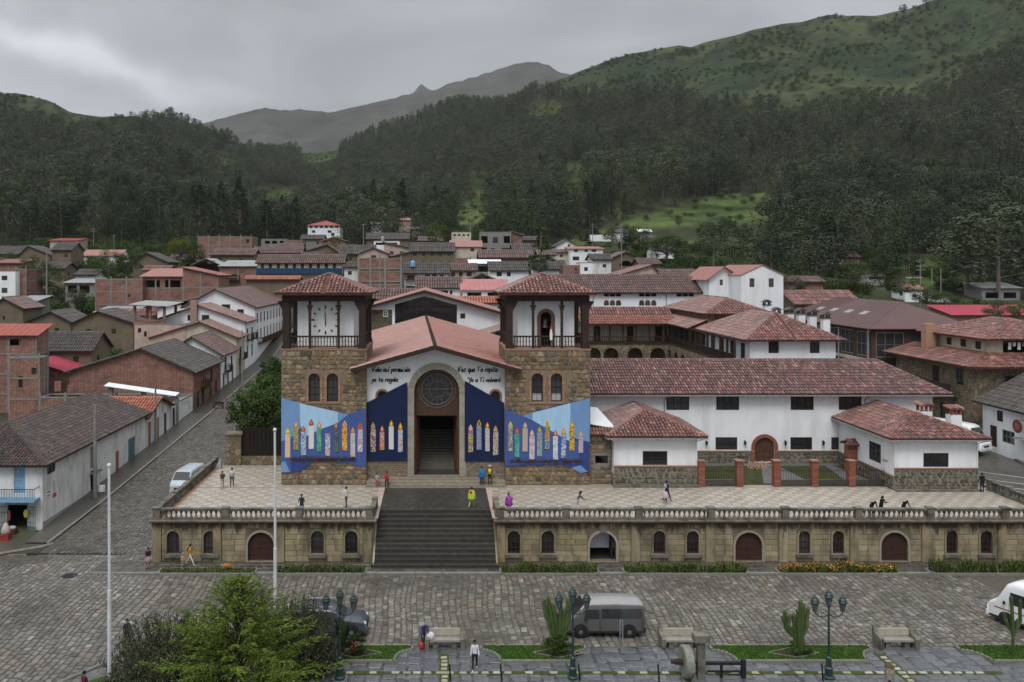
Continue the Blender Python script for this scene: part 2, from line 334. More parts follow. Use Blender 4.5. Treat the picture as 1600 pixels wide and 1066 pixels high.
def window(parent, fr, pts, dep=.12, frame=None, glass=None, t=.07, bars=(1, 1), name='window', frt=.05):
 us = [p[0] for p in pts]; vs = [p[1] for p in pts]; u0, u1, v0, v1 = min(us), max(us), min(vs), max(vs)
 mb = MB(); mb.poly(pts, *fr.a, -dep, -dep+frt, 0, [inset(pts, t)])
 for i in range(bars[0]):
  u = u0+(u1-u0)*(i+1)/(bars[0]+1); mb.obox(*fr.a, u-.022, u+.022, v0+t, v1-t*.8, -dep+.002, -dep+frt-.006)
 for i in range(bars[1]):
  v = v0+(v1-v0)*(i+1)/(bars[1]+1); mb.obox(*fr.a, u0+t, u1-t, v-.02, v+.02, -dep+.004, -dep+frt-.01)
 w = mb.build(name, frame or M['wood'], parent)
 MB().poly(inset(pts, t*.5), *fr.a, -dep-.02, -dep+.001).build('pane', glass or M['glass'], w)
 return w
def door(parent, fr, pts, dep=.15, m=None, leaves=1, name='door', handle=True):
 us = [p[0] for p in pts]; u0, u1 = min(us), max(us); v0 = min(p[1] for p in pts); v1 = max(p[1] for p in pts)
 mb = MB(); mb.poly(pts, *fr.a, -dep-.05, -dep)
 for k in range(1, 4):
  v = v0+(v1-v0)*(k/4.6); mb.obox(*fr.a, u0+.06, u1-.06, v-.04, v+.04, -dep-.01, -dep+.025)
 for k in range(1, leaves*2):
  u = u0+(u1-u0)*k/(leaves*2); mb.obox(*fr.a, u-.025, u+.025, v0+.02, v1-(u1-u0)*.28, -dep-.01, -dep+.02)
 d = mb.build(name, m or M['doorred'], parent)
 if handle: MB().ball(fr.O+fr.U*(u0+(u1-u0)*.45)+Z_*(v0+1.0)+fr.N*(-dep+.06), .05, 6, 4).build('handle', M['iron'], d)
 return d
# ---- roofs
def tiles(mb, poly, s=.4, l=.9, r=None, rng=random):
 """rows of half-round cover tiles on a roof plane; poly[0]-poly[1] is the eave"""
 p0 = Vector(poly[0]); u = (Vector(poly[1])-p0).normalized(); nn = (Vector(poly[1])-p0).cross(Vector(poly[2])-p0).normalized()
 if nn.z < 0: nn = -nn
 v = nn.cross(u)
 if v.z < 0: v = -v
 q = [((Vector(p)-p0).dot(u), (Vector(p)-p0).dot(v)) for p in poly]
 u0 = min(a for a, b in q); u1 = max(a for a, b in q); k = max(1, int((u1-u0)/s)); r = r or s*.40
 for i in range(k):
  uc = u0+(i+.5)*(u1-u0)/k; hits = []
  for j in range(len(q)):
   a, b = q[j], q[(j+1) % len(q)]
   if (a[0]-uc)*(b[0]-uc) < 0: hits.append(a[1]+(b[1]-a[1])*(uc-a[0])/(b[0]-a[0]))
  if len(hits) < 2: continue
  h0, h1 = min(hits)-.06, max(hits); c = max(1, round((h1-h0)/l)); dl = (h1-h0)/c
  for j in range(c):
   va, vb = h0+j*dl, h0+(j+1)*dl+.05; ju = rng.uniform(-.02, .02); jn = rng.uniform(0, .018)
   pts = []
   for (vv, rr, up) in ((va, r*1.08, .035+jn), (vb, r*.9, .0+jn)):
    for t in (0, 60, 120, 180):
     ct, st = math.cos(RAD(t)), math.sin(RAD(t))
     pts.append(p0+u*(uc+ju+rr*ct)+v*vv+nn*(rr*.85*st+up))
   mb.add(pts, [(0, 1, 5, 4), (1, 2, 6, 5), (2, 3, 7, 6), (0, 3, 2, 1)])
def ridge_tiles(mb, a, b, r=.16, l=.5):
 a, b = Vector(a), Vector(b); d = (b-a); k = max(1, int(d.length/l)); d.normalize()
 e = d.cross(Z_).normalized(); up = e.cross(d)
 for i in range(k):
  t0, t1 = (b-a).length*i/k, (b-a).length*(i+1)/k+.06; pts = []
  for (t, rr, h) in ((t0, r*1.1, .04), (t1, r*.92, .01)):
   for g_ in (0, 45, 90, 135, 180): pts.append(a+d*t+e*rr*math.cos(RAD(g_))+up*(rr*math.sin(RAD(g_))+h-.02))
  mb.add(pts, [(j, j+1, j+6, j+5) for j in range(4)]+[(4, 3, 2, 1, 0)])
def roof_from(parent, planes, ridges, mtile, mbed, s=.4, l=.9, thick=.14, cam_only=True, wood=None, name='roof', world=None, tiled=True, mridge=None):
 sl = MB(); tl = MB(); Mw = world or (lambda p: p)
 for poly in planes:
  pv = [Vector(p) for p in poly]; k = len(pv)
  nn = (pv[1]-pv[0]).cross(pv[2]-pv[0])
  if nn.z < 0: pv = [pv[1], pv[0]]+pv[:1:-1]; nn = -nn
  sl.add(pv+[p-Z_*thick for p in pv], [tuple(range(k)), tuple(range(2*k-1, k-1, -1))]+[(i, i+k, (i+1) % k+k, (i+1) % k) for i in range(k)])
  if tiled:
   if cam_only:
    c = sum((Mw(p) for p in pv), Vector())/k; n3 = (Mw(pv[1])-Mw(pv[0])).cross(Mw(pv[2])-Mw(pv[0])).normalized()
    if n3.dot((Vector((0, 0, CH))-c).normalized()) < -.10: continue
   tiles(tl, [p+Z_*.01 for p in pv], s, l)
 ro = sl.build(name, mbed, parent)
 if tiled:
  for a, b in ridges: ridge_tiles(tl, Vector(a), Vector(b), max(.12, s*.42), max(.4, l*.8))
  if tl.v: tag(tl.build('roof_tiles', mtile, ro), kind='stuff')
 elif ridges:
  rt = MB()
  for a, b in ridges: ridge_tiles(rt, Vector(a), Vector(b), .14, .6)
  rt.build('ridge_cap', mridge or mbed, ro)
 return ro
def roof_planes(kind, w, d, h, rise, o=.5, ax=.5, hx=None, ov_l=None):
 """local footprint x -w/2..w/2, y 0..d; returns (planes, ridges)"""
 x0, x1, y0, y1 = -w/2-o, w/2+o, -o, d+o
 if kind == 'gx':
  s = rise/(d*ax); s2 = rise/(d*(1-ax)); e = h-s*o; e2 = h-s2*o; r = h+rise; ym = d*ax
  return [[(x0, y0, e), (x1, y0, e), (x1, ym, r), (x0, ym, r)], [(x1, y1, e2), (x0, y1, e2), (x0, ym, r), (x1, ym, r)]], [((x0, ym, r), (x1, ym, r))]
 if kind == 'gy':
  xa = -w/2+w*ax; r = h+rise; e1 = h-rise/(w*ax)*o; e2 = h-rise/(w*(1-ax))*o
  return [[(x0, y1, e1), (x0, y0, e1), (xa, y0, r), (xa, y1, r)], [(x1, y0, e2), (x1, y1, e2), (xa, y1, r), (xa, y0, r)]], [((xa, y0, r), (xa, y1, r))]
 if kind == 'hip':
  r = h+rise
  if w >= d:
   s = rise/(d/2); e = h-s*o; hx = d/2 if hx is None else hx; a, b = (-w/2+hx, d/2, r), (w/2-hx, d/2, r)
   return [[(x0, y0, e), (x1, y0, e), b, a], [(x1, y1, e), (x0, y1, e), a, b], [(x0, y1, e), (x0, y0, e), a], [(x1, y0, e), (x1, y1, e), b]], [(a, b), ((x0, y0, e), a), ((x1, y0, e), b), ((x0, y1, e), a), ((x1, y1, e), b)]
  s = rise/(w/2); e = h-s*o; hx = w/2 if hx is None else hx; a, b = (0, hx, r), (0, d-hx, r)
  return [[(x0, y0, e), (x1, y0, e), a], [(x1, y1, e), (x0, y1, e), b], [(x0, y1, e), (x0, y0, e), a, b], [(x1, y0, e), (x1, y1, e), b, a]], [(a, b), ((x0, y0, e), a), ((x1, y0, e), a), ((x0, y1, e), b), ((x1, y1, e), b)]
 if kind == 'sf':                                # low in front, rising to the back
  s = rise/d; return [[(x0, y0, h-s*o), (x1, y0, h-s*o), (x1, y1, h+rise+s*o), (x0, y1, h+rise+s*o)]], []
 if kind == 'sb':
  s = rise/d; return [[(x1, y1, h-s*o), (x0, y1, h-s*o), (x0, y0, h+rise+s*o), (x1, y0, h+rise+s*o)]], []
 if kind == 'sl':                                # low on the left
  s = rise/w; return [[(x0, y1, h-s*o), (x0, y0, h-s*o), (x1, y0, h+rise+s*o), (x1, y1, h+rise+s*o)]], []
 if kind == 'sr':
  s = rise/w; return [[(x1, y0, h-s*o), (x1, y1, h-s*o), (x0, y1, h+rise+s*o), (x0, y0, h+rise+s*o)]], []
 return [], []
def house(name, label, cat, x, y, z, w, d, h, rz=0, roof='gx', rise=1.5, over=.5, wall='white', rm='tilegrey', tile=(.42, 1.0), ops=None, ax=.5, group=None, fdark=None, bed=None, tiled=True, band=None, hx=None, reveal=.16, closed='flrb', wmat=None):
 root = thing(name, label, cat, (x, y, z), rz, group); ops = ops or {}; FOOT.append((x-w/2-1, x+w/2+1, y-1, y+d+1))
 fr = {'f': (Fr((-w/2, 0, 0), X_, -Y_), w), 'r': (Fr((w/2, 0, 0), Y_, X_), d), 'l': (Fr((-w/2, d, 0), -Y_, -X_), d), 'b': (Fr((w/2, d, 0), -X_, Y_), w)}
 mb = MB()
 for k, (f, n) in fr.items():
  if k not in closed: continue
  o = [(0, -1.5), (n, -1.5), (n, h), (0, h)]
  if roof == 'gy' and k in 'fb': a = ax if k == 'f' else 1-ax; o = o[:3]+[(n*a, h+rise), (0, h)]
  if roof == 'gx' and k in 'rl': a = ax if k == 'r' else 1-ax; o = o[:3]+[(n*a, h+rise), (0, h)]
  if roof in ('sf', 'sb', 'sl', 'sr'):
   lo, hi = h, h+rise; zl = {'sf': {'f': (lo, lo), 'b': (hi, hi), 'r': (lo, hi), 'l': (hi, lo)}, 'sb': {'f': (hi, hi), 'b': (lo, lo), 'r': (hi, lo), 'l': (lo, hi)}, 'sl': {'f': (lo, hi), 'b': (hi, lo), 'r': (hi, hi), 'l': (lo, lo)}, 'sr': {'f': (hi, lo), 'b': (lo, hi), 'r': (lo, lo), 'l': (hi, hi)}}[roof][k]
   o = [(0, -1.5), (n, -1.5), (n, zl[1]), (0, zl[0])]
  holes = []
  for q in ops.get(k, ()):
   u, v, ww, hh, kd = q[:5]; holes.append(arch(u, v, ww, hh, 6) if 'a' in kd else rect(u, v, ww, hh))
  b = len(mb.f)
  mb.poly(o, *f.a, None, 0, 0, holes)
  for hp in holes:
   c = len(hp)
   for i in range(c):
    a1, a2 = hp[i], hp[(i+1) % c]; mb.add([f.O+f.U*a1[0]+Z_*a1[1], f.O+f.U*a2[0]+Z_*a2[1], f.O+f.U*a2[0]+Z_*a2[1]-f.N*reveal, f.O+f.U*a1[0]+Z_*a1[1]-f.N*reveal], [(0, 1, 2, 3)])
 mb.build('wall', M[wall], root)
 for k, lst in ops.items():
  f, n = fr[k]
  for q in lst:
   u, v, ww, hh, kd = q[:5]; extra = q[5] if len(q) > 5 else None
   pts = arch(u, v, ww, hh, 6) if 'a' in kd else rect(u, v, ww, hh)
   if 'o' in kd: continue
   if 'd' in kd: door(root, f, pts, .1, M[extra or 'doorred'], 2 if ww > 1.6 else 1, handle=False)
   else:
    wd = window(root, f, pts, .1, M[extra or wmat or 'wood'], None, min(.09, ww*.1), (1 if ww < 1.6 else 2, 1 if hh > .9 else 0))
    if 's' in kd: MB().obox(*f.a, u-ww/2-.1, u+ww/2+.1, v-.1, v-.002, -.02, .12).build('sill', M['concrete'], wd)
   if 'b' in kd: balcony(root, f, u, v, ww+.9)
 mw = Matrix.Translation((x, y, z)) @ Matrix.Rotation(rz, 4, 'Z')
 if roof == 'flat':
  m2 = MB(); m2.box(-w/2+.002, .002, h-.5, w/2-.002, d-.002, h-.35); m2.build('roof', M[rm], root)
  m3 = MB()
  for (a, b, c, e) in ((-w/2-.03, -.03, w/2+.03, .2), (-w/2-.03, d-.2, w/2+.03, d+.03), (-w/2-.03, .2, -w/2+.2, d-.2), (w/2-.2, .2, w/2+.03, d-.2)): m3.box(a, b, h-.05, c, e, h+.12)
  m3.build('parapet', M['concrete'], root)
 else:
  pl, rg = roof_planes(roof, w, d, h, rise, over, ax, hx)
  bedm = bed or ('tilebedgrey' if 'grey' in rm or 'brown' in rm else 'tilebed2')
  if not pl: return root
  if tiled: roof_from(root, [[(p[0], p[1], p[2]+.16) for p in q] for q in pl], [((a[0], a[1], a[2]+.16), (b[0], b[1], b[2]+.16)) for a, b in rg], M[rm], M[bedm], tile[0], tile[1], .14, True, world=lambda p: mw @ Vector(p))
  else:
   ro = roof_from(root, [[(p[0], p[1], p[2]+.1) for p in q] for q in pl], [], M[rm], M[rm], thick=.08, tiled=False)
   rb = MB()                                # standing ribs of the sheeting
   for q in pl:
    q = [Vector(p)+Z_*.1 for p in q]
    if len(q) < 4: continue
    k = max(2, int((q[1]-q[0]).length/.9))
    for i in range(k+1):
     a = q[0].lerp(q[1], i/k); b = q[3].lerp(q[2], i/k); rb.tube([a+Z_*.01, b+Z_*.01], .035, 4)
   if rb.v: rb.build('sheet_ribs', M[rm], ro)
 return root
def balcony(root, f, u, v, w, dep=.9, m='woodmid', h=1.0):
 mb = MB(); mb.obox(*f.a, u-w/2, u+w/2, v-.15, v, .003, dep); b = mb.build('balcony', M[m], root)
 r = MB(); r.obox(*f.a, u-w/2, u+w/2, v+h-.08, v+h, dep-.09, dep)
 for s in (-1, 1): r.obox(*f.a, u+s*w/2-.04, u+s*w/2+.04, v+h-.08, v+h, .003, dep-.1)
 k = max(4, int(w/.22))
 for i in range(k+1):
  uu = u-w/2+.04+(w-.08)*i/k; r.obox(*f.a, uu-.03, uu+.03, v+.002, v+h-.08, dep-.07, dep-.01)
 for s in (-1, 1):
  for j in range(3): r.obox(*f.a, u+s*(w/2-.03)-.03, u+s*(w/2-.03)+.03, v+.002, v+h-.08, .1+j*.25, .16+j*.25)
 r.build('railing', M[m], b)
 return b
# ---- irregular stone pieces (a few shared meshes, scaled to fit)
def stone_mesh(seed, m, irregular=.16, n=8):
 rg = random.Random(seed); base = []
 sq = [(-.5, -.5), (0, -.5), (.5, -.5), (.5, 0), (.5, .5), (0, .5), (-.5, .5), (-.5, 0)] if n == 8 else [(-.5, -.5), (.5, -.5), (.5, .5), (-.5, .5)]
 for (a, b) in sq: base.append((a+rg.uniform(-.5, .5)*irregular-(a*irregular*.5), b+rg.uniform(-.5, .5)*irregular-(b*irregular*.5)))
 k = len(base); vs = [(a, 0, b) for a, b in base]+[(a*.96, -.72-rg.uniform(-.1, .1), b*.94) for a, b in base]+[(a*.82, -1+rg.uniform(-.12, .12), b*.80) for a, b in base]
 fs = [tuple(2*k+i for i in range(k))]+[(i, (i+1) % k, (i+1) % k+k, i+k) for i in range(k)]+[(i+k, (i+1) % k+k, (i+1) % k+2*k, i+2*k) for i in range(k)]
 me = bpy.data.meshes.new('stone'); me.from_pydata(vs, [], fs); me.materials.append(m)
 bm = bmesh.new(); bm.from_mesh(me); bmesh.ops.recalc_face_normals(bm, faces=bm.faces)
 if sum((f.normal.y*f.calc_area() for f in bm.faces)) > 0: bmesh.ops.reverse_faces(bm, faces=bm.faces)
 bm.to_mesh(me); bm.free()
 return me
STM = {}
def masonry(parent, fr, w, h, cell, skip, m, limit=290, dep=.06, seed=1, irregular=.2, n=8, name='stone', v0=0., gap=.02, wj=.35, hj=.25, stuffname=None):
 """courses of stones on a wall face, each stone an object; skip(u0,u1,v0,v1) leaves openings free"""
 key = (m.name, irregular, n)
 if key not in STM: STM[key] = [stone_mesh(i*7+3, m, irregular, n) for i in range(9)]
 ms = STM[key]; rg = random.Random(seed); lst = []; v = v0
 while v < h-.08:
  ch = cell[1]*rg.uniform(1-hj, 1+hj)
  if h-(v+ch) < cell[1]*.5: ch = h-v
  u = 0
  while u < w-.05:
   cw = cell[0]*rg.uniform(1-wj, 1+wj)
   if w-(u+cw) < cell[0]*.45: cw = w-u
   if not skip(u, u+cw, v, v+ch): lst.append((u+cw/2, v+ch/2, cw-gap, ch-gap))
   u += cw
  v += ch
 lst.sort(key=lambda q: -q[2]*q[3])
 ang = math.atan2(fr.U.y, fr.U.x)
 for (u, vv, a, b) in lst[:limit]:
  o = link(name, rg.choice(ms), parent, fr.O+fr.U*u+Z_*vv, ang); o.scale = (a, dep, b)
 if len(lst) > limit:
  mb = MB(); Rm = Matrix.Rotation(ang, 3, 'Z')
  for (u, vv, a, b) in lst[limit:]:
   me = rg.choice(ms); c = fr.O+fr.U*u+Z_*vv
   mb.add([c+Rm @ Vector((q.co.x*a, q.co.y*dep, q.co.z*b)) for q in me.vertices], [tuple(p.vertices) for p in me.polygons])
  tag(mb.build(stuffname or name+'_infill', m, parent), kind='stuff')
 return lst
# ------------------------------------------------------------------ terrain
def lerp_list(lst, x):
 if x <= lst[0][0]: return lst[0][1]
 for (a, b), (c, d) in zip(lst, lst[1:]):
  if x <= c: return b+(d-b)*(x-a)/(c-a)
 return lst[-1][1]
SKYL = [(-900, 70), (-500, 90), (-200, 130), (0, 147), (40, 150), (75, 160), (110, 178), (160, 183), (215, 181), (240, 190), (290, 205), (335, 220), (385, 238), (430, 243), (480, 240), (520, 236), (560, 222), (600, 206), (650, 186), (700, 170), (760, 163), (810, 156), (850, 135), (880, 122), (920, 106), (985, 83), (1030, 77), (1060, 71), (1080, 74), (1100, 68), (1180, 46), (1230, 36), (1300, 23), (1370, 25), (1420, 15), (1480, -5), (1600, -40), (2300, -120)]
RIDGE = [(-900, 820), (200, 800), (330, 950), (450, 1250), (650, 1250), (800, 1050), (1000, 950), (1500, 850), (2300, 850)]
def hill(px, Y, rough=True):
 R = lerp_list(RIDGE, px); sk = lerp_list(SKYL, px)
 if Y <= 300: return gz(Y)
 t = min((Y-300)/(R-300), 1.0); py = 388+(sk-388)*(t**.9)
 z = CH-(py-CY)*min(Y, R)/F
 if Y > R: z = max(z-(Y-R)*.45, 25)
 x = (px-CX)*Y/F
 if rough:
  k = min(1, t*5)*(1-.75*max(0, t*1.0-.6)/.4 if t > .6 else 1)
  z += k*(noise.noise(Vector((x/110, Y/130, 0)))*13+noise.noise(Vector((x/38, Y/38, 5)))*4+noise.noise(Vector((x/12, Y/12, 9)))*.9)
  if t > .9: z += noise.noise(Vector((x/22, Y/22, 3)))*1.6
 return z
FIELDS = [(735, 332, 32, 17), (897, 278, 22, 24), (1005, 352, 72, 9), (1070, 335, 70, 13), (1040, 343, 70, 14), (1130, 320, 58, 15), (1180, 335, 40, 12), (990, 372, 30, 7), (1075, 385, 34, 10), (1100, 402, 36, 10), (915, 374, 42, 7), (430, 301, 44, 8), (500, 238, 34, 15), (350, 247, 22, 11), (662, 288, 8, 18), (752, 286, 18, 14), (1400, 385, 46, 9), (1445, 424, 46, 14), (1490, 404, 52, 12), (1590, 345, 14, 12), (1350, 390, 26, 8), (1190, 308, 24, 8), (640, 345, 30, 7), (850, 172, 34, 8), (1250, 420, 24, 10), (1470, 440, 50, 10), (1330, 215, 30, 5), (600, 335, 30, 5)]
TREELINE = [(-300, 185), (0, 183), (120, 192), (240, 196), (280, 190), (300, 0), (780, 0), (800, 135), (850, 140), (950, 150), (1050, 152), (1150, 168), (1250, 172), (1350, 180), (1450, 158), (1520, 112), (1600, 78), (1900, 60)]
def field(px, py, n=0):
 b = -9
 for (a, c, rx, ry) in FIELDS:
  q = ((px-a)/rx)**2+((py-c+(px-a)*.12)/ry)**2
  b = max(b, 1-q)
 return b
def terrain():
 cols = [p for p in range(-900, 2301, 9)]; rows = [64, 75, 90, 110, 130, 150, 165, 180, 200, 215, 230, 245, 260, 275, 288, 300]
 t = 0
 while t < 1: t += 1/85; rows.append(('t', min(t, 1)))
 rows += [('b', 40), ('b', 120), ('b', 300), ('b', 700)]
 vs = []; cl = []
 for r in rows:
  for px in cols:
   R = lerp_list(RIDGE, px)
   Y = r if not isinstance(r, tuple) else (300+(R-300)*r[1] if r[0] == 't' else R+r[1])
   z = hill(px, Y); x = (px-CX)*Y/F; vs.append((x, Y, z)); py = CY+(CH-z)*F/Y
   n = noise.noise(Vector((x/25, Y/25, 1))); n2 = noise.noise(Vector((x/90, Y/90, 4))); n3 = noise.noise(Vector((x/9, Y/9, 8)))
   g = Vector((.024, .038, .018)).lerp(Vector((.058, .068, .03)), min(1, max(0, .5+n2*1.5+n*.8)))
   if n3*.7+n*1.1 > .16: g = Vector((.018, .026, .014))
   tl = lerp_list(TREELINE, px)
   if py > tl+4: g = Vector((.030, .034, .018)).lerp(Vector((.05, .062, .025)), max(0, min(1, n+.3)))
   if Y < 300: g = Vector((.035, .045, .02)).lerp(Vector((.06, .055, .035)), max(0, min(1, .5+n)))
   f = field(px, py-2)
   if f > -.15*n:
    fb = (Vector((.042, .07, .02)).lerp(Vector((.085, .105, .032)), max(0, min(1, .5+n2*1.5+n3*.4))))*(.55 if py < 300 else 1); g = g.lerp(fb, min(1, max(0, (f+.06)*11)))
    g = g*(.72+.5*((math.sin(math.floor(Y*.085+n*.5)*12.9)*43.7) % 1)); g = g*.55 if math.sin(Y*.53+n*2) > .82 else g
   cl.append((*g, 1))
 nc = len(cols); fs = []
 for i in range(len(rows)-1):
  for j in range(nc-1): fs.append((i*nc+j, i*nc+j+1, (i+1)*nc+j+1, (i+1)*nc+j))
 me = bpy.data.meshes.new('hillside'); me.from_pydata(vs, [], fs)
 a = me.color_attributes.new('col', 'FLOAT_COLOR', 'POINT'); a.data.foreach_set('color', [c for q in cl for c in q])
 me.polygons.foreach_set('use_smooth', [True]*len(fs))
 me.materials.append(mat('hill_grass', (.05, .05, .05), .95, .35, .12, .25, attr='col', bscale=.4, spec=.1))
 return tag(link('hillside', me), kind='structure')
terrain()
def far_mountain(sk, D, D0, base, col, name, seed):
 cols = list(range(150, 1250, 4)); rows = [i/26 for i in range(27)]+[1.08, 1.3]
 vs = []; fs = []; nc = len(cols)
 for r in rows:
  for px in cols:
   Y = D0+(D-D0)*min(r, 1); s = lerp_list(sk, px); py = base+(s-base)*min(r, 1)**1.15; z = CH-(py-CY)*Y/F; x = (px-CX)*Y/F
   if r <= 1:
    n = noise.noise(Vector((x/260+seed, Y/700, 0))); n2 = noise.noise(Vector((x/90, Y/150, seed)))
    z += (abs(n)*-90+n2*22)*(math.sin(min(r, 1)*math.pi)**.7)+noise.noise(Vector((x/30, 1, seed)))*5*r
   else: z -= (r-1)*1400; Y = D+(r-1)*2500
   vs.append((x, Y, z))
 for i in range(len(rows)-1):
  for j in range(nc-1): fs.append((i*nc+j, i*nc+j+1, (i+1)*nc+j+1, (i+1)*nc+j))
 me = bpy.data.meshes.new(name); me.from_pydata(vs, [], fs); me.polygons.foreach_set('use_smooth', [True]*len(fs))
 me.materials.append(mat(name+'_slope', col, .95, .45, .006, 12, spec=.1, bscale=.012))
 tag(link(name, me), kind='structure')
far_mountain([(150, 215), (250, 203), (320, 192), (365, 180), (415, 168), (440, 173), (470, 171), (515, 176), (560, 166), (600, 157), (640, 147), (680, 141), (700, 131), (740, 121), (780, 108), (805, 100), (818, 98), (840, 97), (858, 102), (872, 113), (900, 118), (960, 125), (1250, 150)], 3300, 1900, 300, [(.043, .046, .04), (.05, .05, .042)], 'far_mountain', 2)
far_mountain([(150, 260), (520, 190), (600, 162), (630, 152), (645, 146), (652, 138), (656, 132), (660, 131), (665, 137), (674, 141), (690, 150), (800, 170), (1250, 200)], 5200, 4000, 250, [(.045, .046, .042), (.045, .046, .042)], 'distant_peak', 5)
hz = MB(); hz.box(-9000, -420, -3, 9000, 7600, 1700)
hm = bpy.data.materials.new('rain_haze'); hm.use_nodes = True; t = hm.node_tree; t.nodes.clear()
ho = t.nodes.new('ShaderNodeOutputMaterial'); hv = t.nodes.new('ShaderNodeVolumePrincipled'); hv.inputs['Density'].default_value = .00006; hv.inputs['Color'].default_value = (.93, .95, .97, 1); hv.inputs['Anisotropy'].default_value = .2
t.links.new(hv.outputs[0], ho.inputs['Volume'])
tag(hz.build('haze', hm), kind='stuff')
# ------------------------------------------------------------------ ground sheets and streets
g = MB(); g.add([(-900, -400, -.02), (900, -400, -.02), (900, 64, -.02), (-900, 64, -.02)], [(0, 1, 2, 3)])
tag(g.build('ground', M['cobblefar']), kind='structure')
def strip(name, pts, m, up=.006):
 """a sheet between two edges that follows the terrain; pts = rows of (Y, x_left, x_right)"""
 mb = MB(); k = len(pts)
 for (Y, a, b) in pts: mb.v += [(a, Y, gz(Y)+up), (b, Y, gz(Y)+up)]
 mb.f = [(2*i, 2*i+1, 2*i+3, 2*i+2) for i in range(k-1)]; mb.m = [0]*(k-1)
 return tag(mb.build(name, m), kind='structure')
strip('street', [(57, -31.5, -20), (64, -31.3, -21.9), (75, -31, -21.9), (90, -30.8, -22.2), (110, -30.6, -23.4), (150, -30.6, -24.6), (200, -31, -26)], M['cobblefar'], .02)
STREET = bpy.data.objects['street']
# kerbs and footway along the left street
kb = MB(); fw = MB()
rows = [(66, -31.4), (75, -31.0), (90, -30.8), (110, -30.6), (150, -30.6), (190, -30.8)]
for (a, xa), (b, xb) in zip(rows, rows[1:]):
 za, zb = gz(a), gz(b)
 kb.add([(xa-.22, a, za), (xa, a, za), (xa, b, zb), (xb-.22, b, zb), (xa-.22, a, za+.17), (xa, a, za+.17), (xb, b, zb+.17), (xb-.22, b, zb+.17)], [(4, 5, 6, 7), (1, 2, 6, 5), (0, 1, 5, 4), (0, 4, 7, 3)])
 fw.add([(-33.4, a, za+.15), (xa-.22, a, za+.15), (xb-.22, b, zb+.15), (-33.4, b, zb+.15)], [(0, 1, 2, 3)])
tag(kb.build('street_kerb', M['kerb']), kind='structure'); tag(fw.build('street_footway', M['walk']), kind='structure')
cf = MB()                                        # raised corner of footway before the shop
cf.poly([(-60, 62), (-37, 63.4), (-34.2, 64.0), (-31.8, 65.6), (-31.2, 66.2), (-31.62, 69.2), (-60, 69.2)], Vector((0, 0, 0)), X_, Y_, Z_, -.1, .16)
tag(cf.build('corner_footway', M['walk']), kind='structure')
ks = MB(); ks.tube([(-60, 61.95, .08), (-37, 63.35, .08), (-34.2, 63.95, .08), (-31.75, 65.55, .08), (-31.15, 66.2, .1)], .12, 6); tag(ks.build('corner_kerb', M['kerb']), kind='structure')
# street on the right, level with the terrace
ru = MB(); ru.add([(48.6, 55, -.01), (120, 55, -.01), (120, 66, 3.2), (48.6, 66, 3.2), (120, 76, 3.3), (48.6, 76, 3.3), (120, 100, 4.1), (48.6, 100, 4.1), (120, 135, 6.4), (40, 135, 6.4)], [(0, 1, 2, 3), (3, 2, 4, 5), (5, 4, 6, 7), (7, 6, 8, 9)])
tag(ru.build('side_street', M['cobblefar']), kind='structure')
rk = MB(); rk.tube([(57.0, 76, 3.36), (58.2, 84, 3.66), (57.4, 92, 3.92)], .16, 6); tag(rk.build('side_street_kerb', M['kerb']), kind='structure')
# ------------------------------------------------------------------ plaza paving
def flat_mesh(seed, m, n=4):
 rg = random.Random(seed); b = [(-.5+rg.uniform(0, .17), -.5+rg.uniform(0, .17)), (.5-rg.uniform(0, .17), -.5+rg.uniform(0, .17)), (.5-rg.uniform(0, .17), .5-rg.uniform(0, .17)), (-.5+rg.uniform(0, .17), .5-rg.uniform(0, .17))]
 vs = [(x, y, 0) for x, y in b]+[(x*.93, y*.93, 1+rg.uniform(-.25, .25)) for x, y in b]
 me = bpy.data.meshes.new('paving_stone'); me.from_pydata(vs, [], [(4, 5, 6, 7), (0, 1, 5, 4), (1, 2, 6, 5), (2, 3, 7, 6), (3, 0, 4, 7)]); me.materials.append(m)
 return me
FLM = {}
def floor_pieces(parent, cells, m, limit, name, h=.03, seed=3, stuffname=None, key=lambda q: q[1]):
 if m.name not in FLM: FLM[m.name] = [flat_mesh(i+11, m) for i in range(10)]
 ms = FLM[m.name]; rg = random.Random(seed); cells = sorted(cells, key=key)
 for (x, y, a, b, z) in cells[:limit]:
  o = link(name, rg.choice(ms), parent, (x, y, z), rg.uniform(-.06, .06)); o.scale = (a, b, h)
 if len(cells) > limit:
  mb = MB()
  for (x, y, a, b, z) in cells[limit:]:
   me = rg.choice(ms); tl = rg.uniform(-.015, .015)
   mb.add([(x+q.co.x*a, y+q.co.y*b, z+q.co.z*h*rg.uniform(.6, 1.4)+q.co.x*tl) for q in me.vertices], [tuple(p.vertices) for p in me.polygons])
  tag(mb.build(stuffname or name+'_field', m, parent), kind='stuff')
pz = MB(); pz.add([(-46, 40, .0), (60, 40, .0), (60, 60, .0), (-46, 60, .0)], [(0, 1, 2, 3)])
plaza = tag(pz.build('plaza_pavement', M['cobblejoint']), kind='structure')
rg = random.Random(5); cells = []
x = -34.
while x < 41:
 w = rg.uniform(.30, .52); y = 43.2+rg.uniform(0, .5) if x < -17.6 else 48.35
 ymax = 59.55 if x > -22 else 63.8 if x > -30.5 else 61.8
 while y < ymax:
  l = rg.uniform(.3, .72)
  if y+l > ymax: l = ymax-y
  if l > .12 and not (x > 39): cells.append((x+w/2+.14*math.sin(y*.55+x*.23)+rg.uniform(-.03, .03), y+l/2, w-.025, l-.025, .0))
  y += l
 x += w
vis = lambda q: -(22.5*F/q[1]**2*q[3])*(F/q[1]*q[2]) if 0 < CX+q[0]*F/q[1] < 1600 and CY+CH*F/q[1] < 1066 else 0
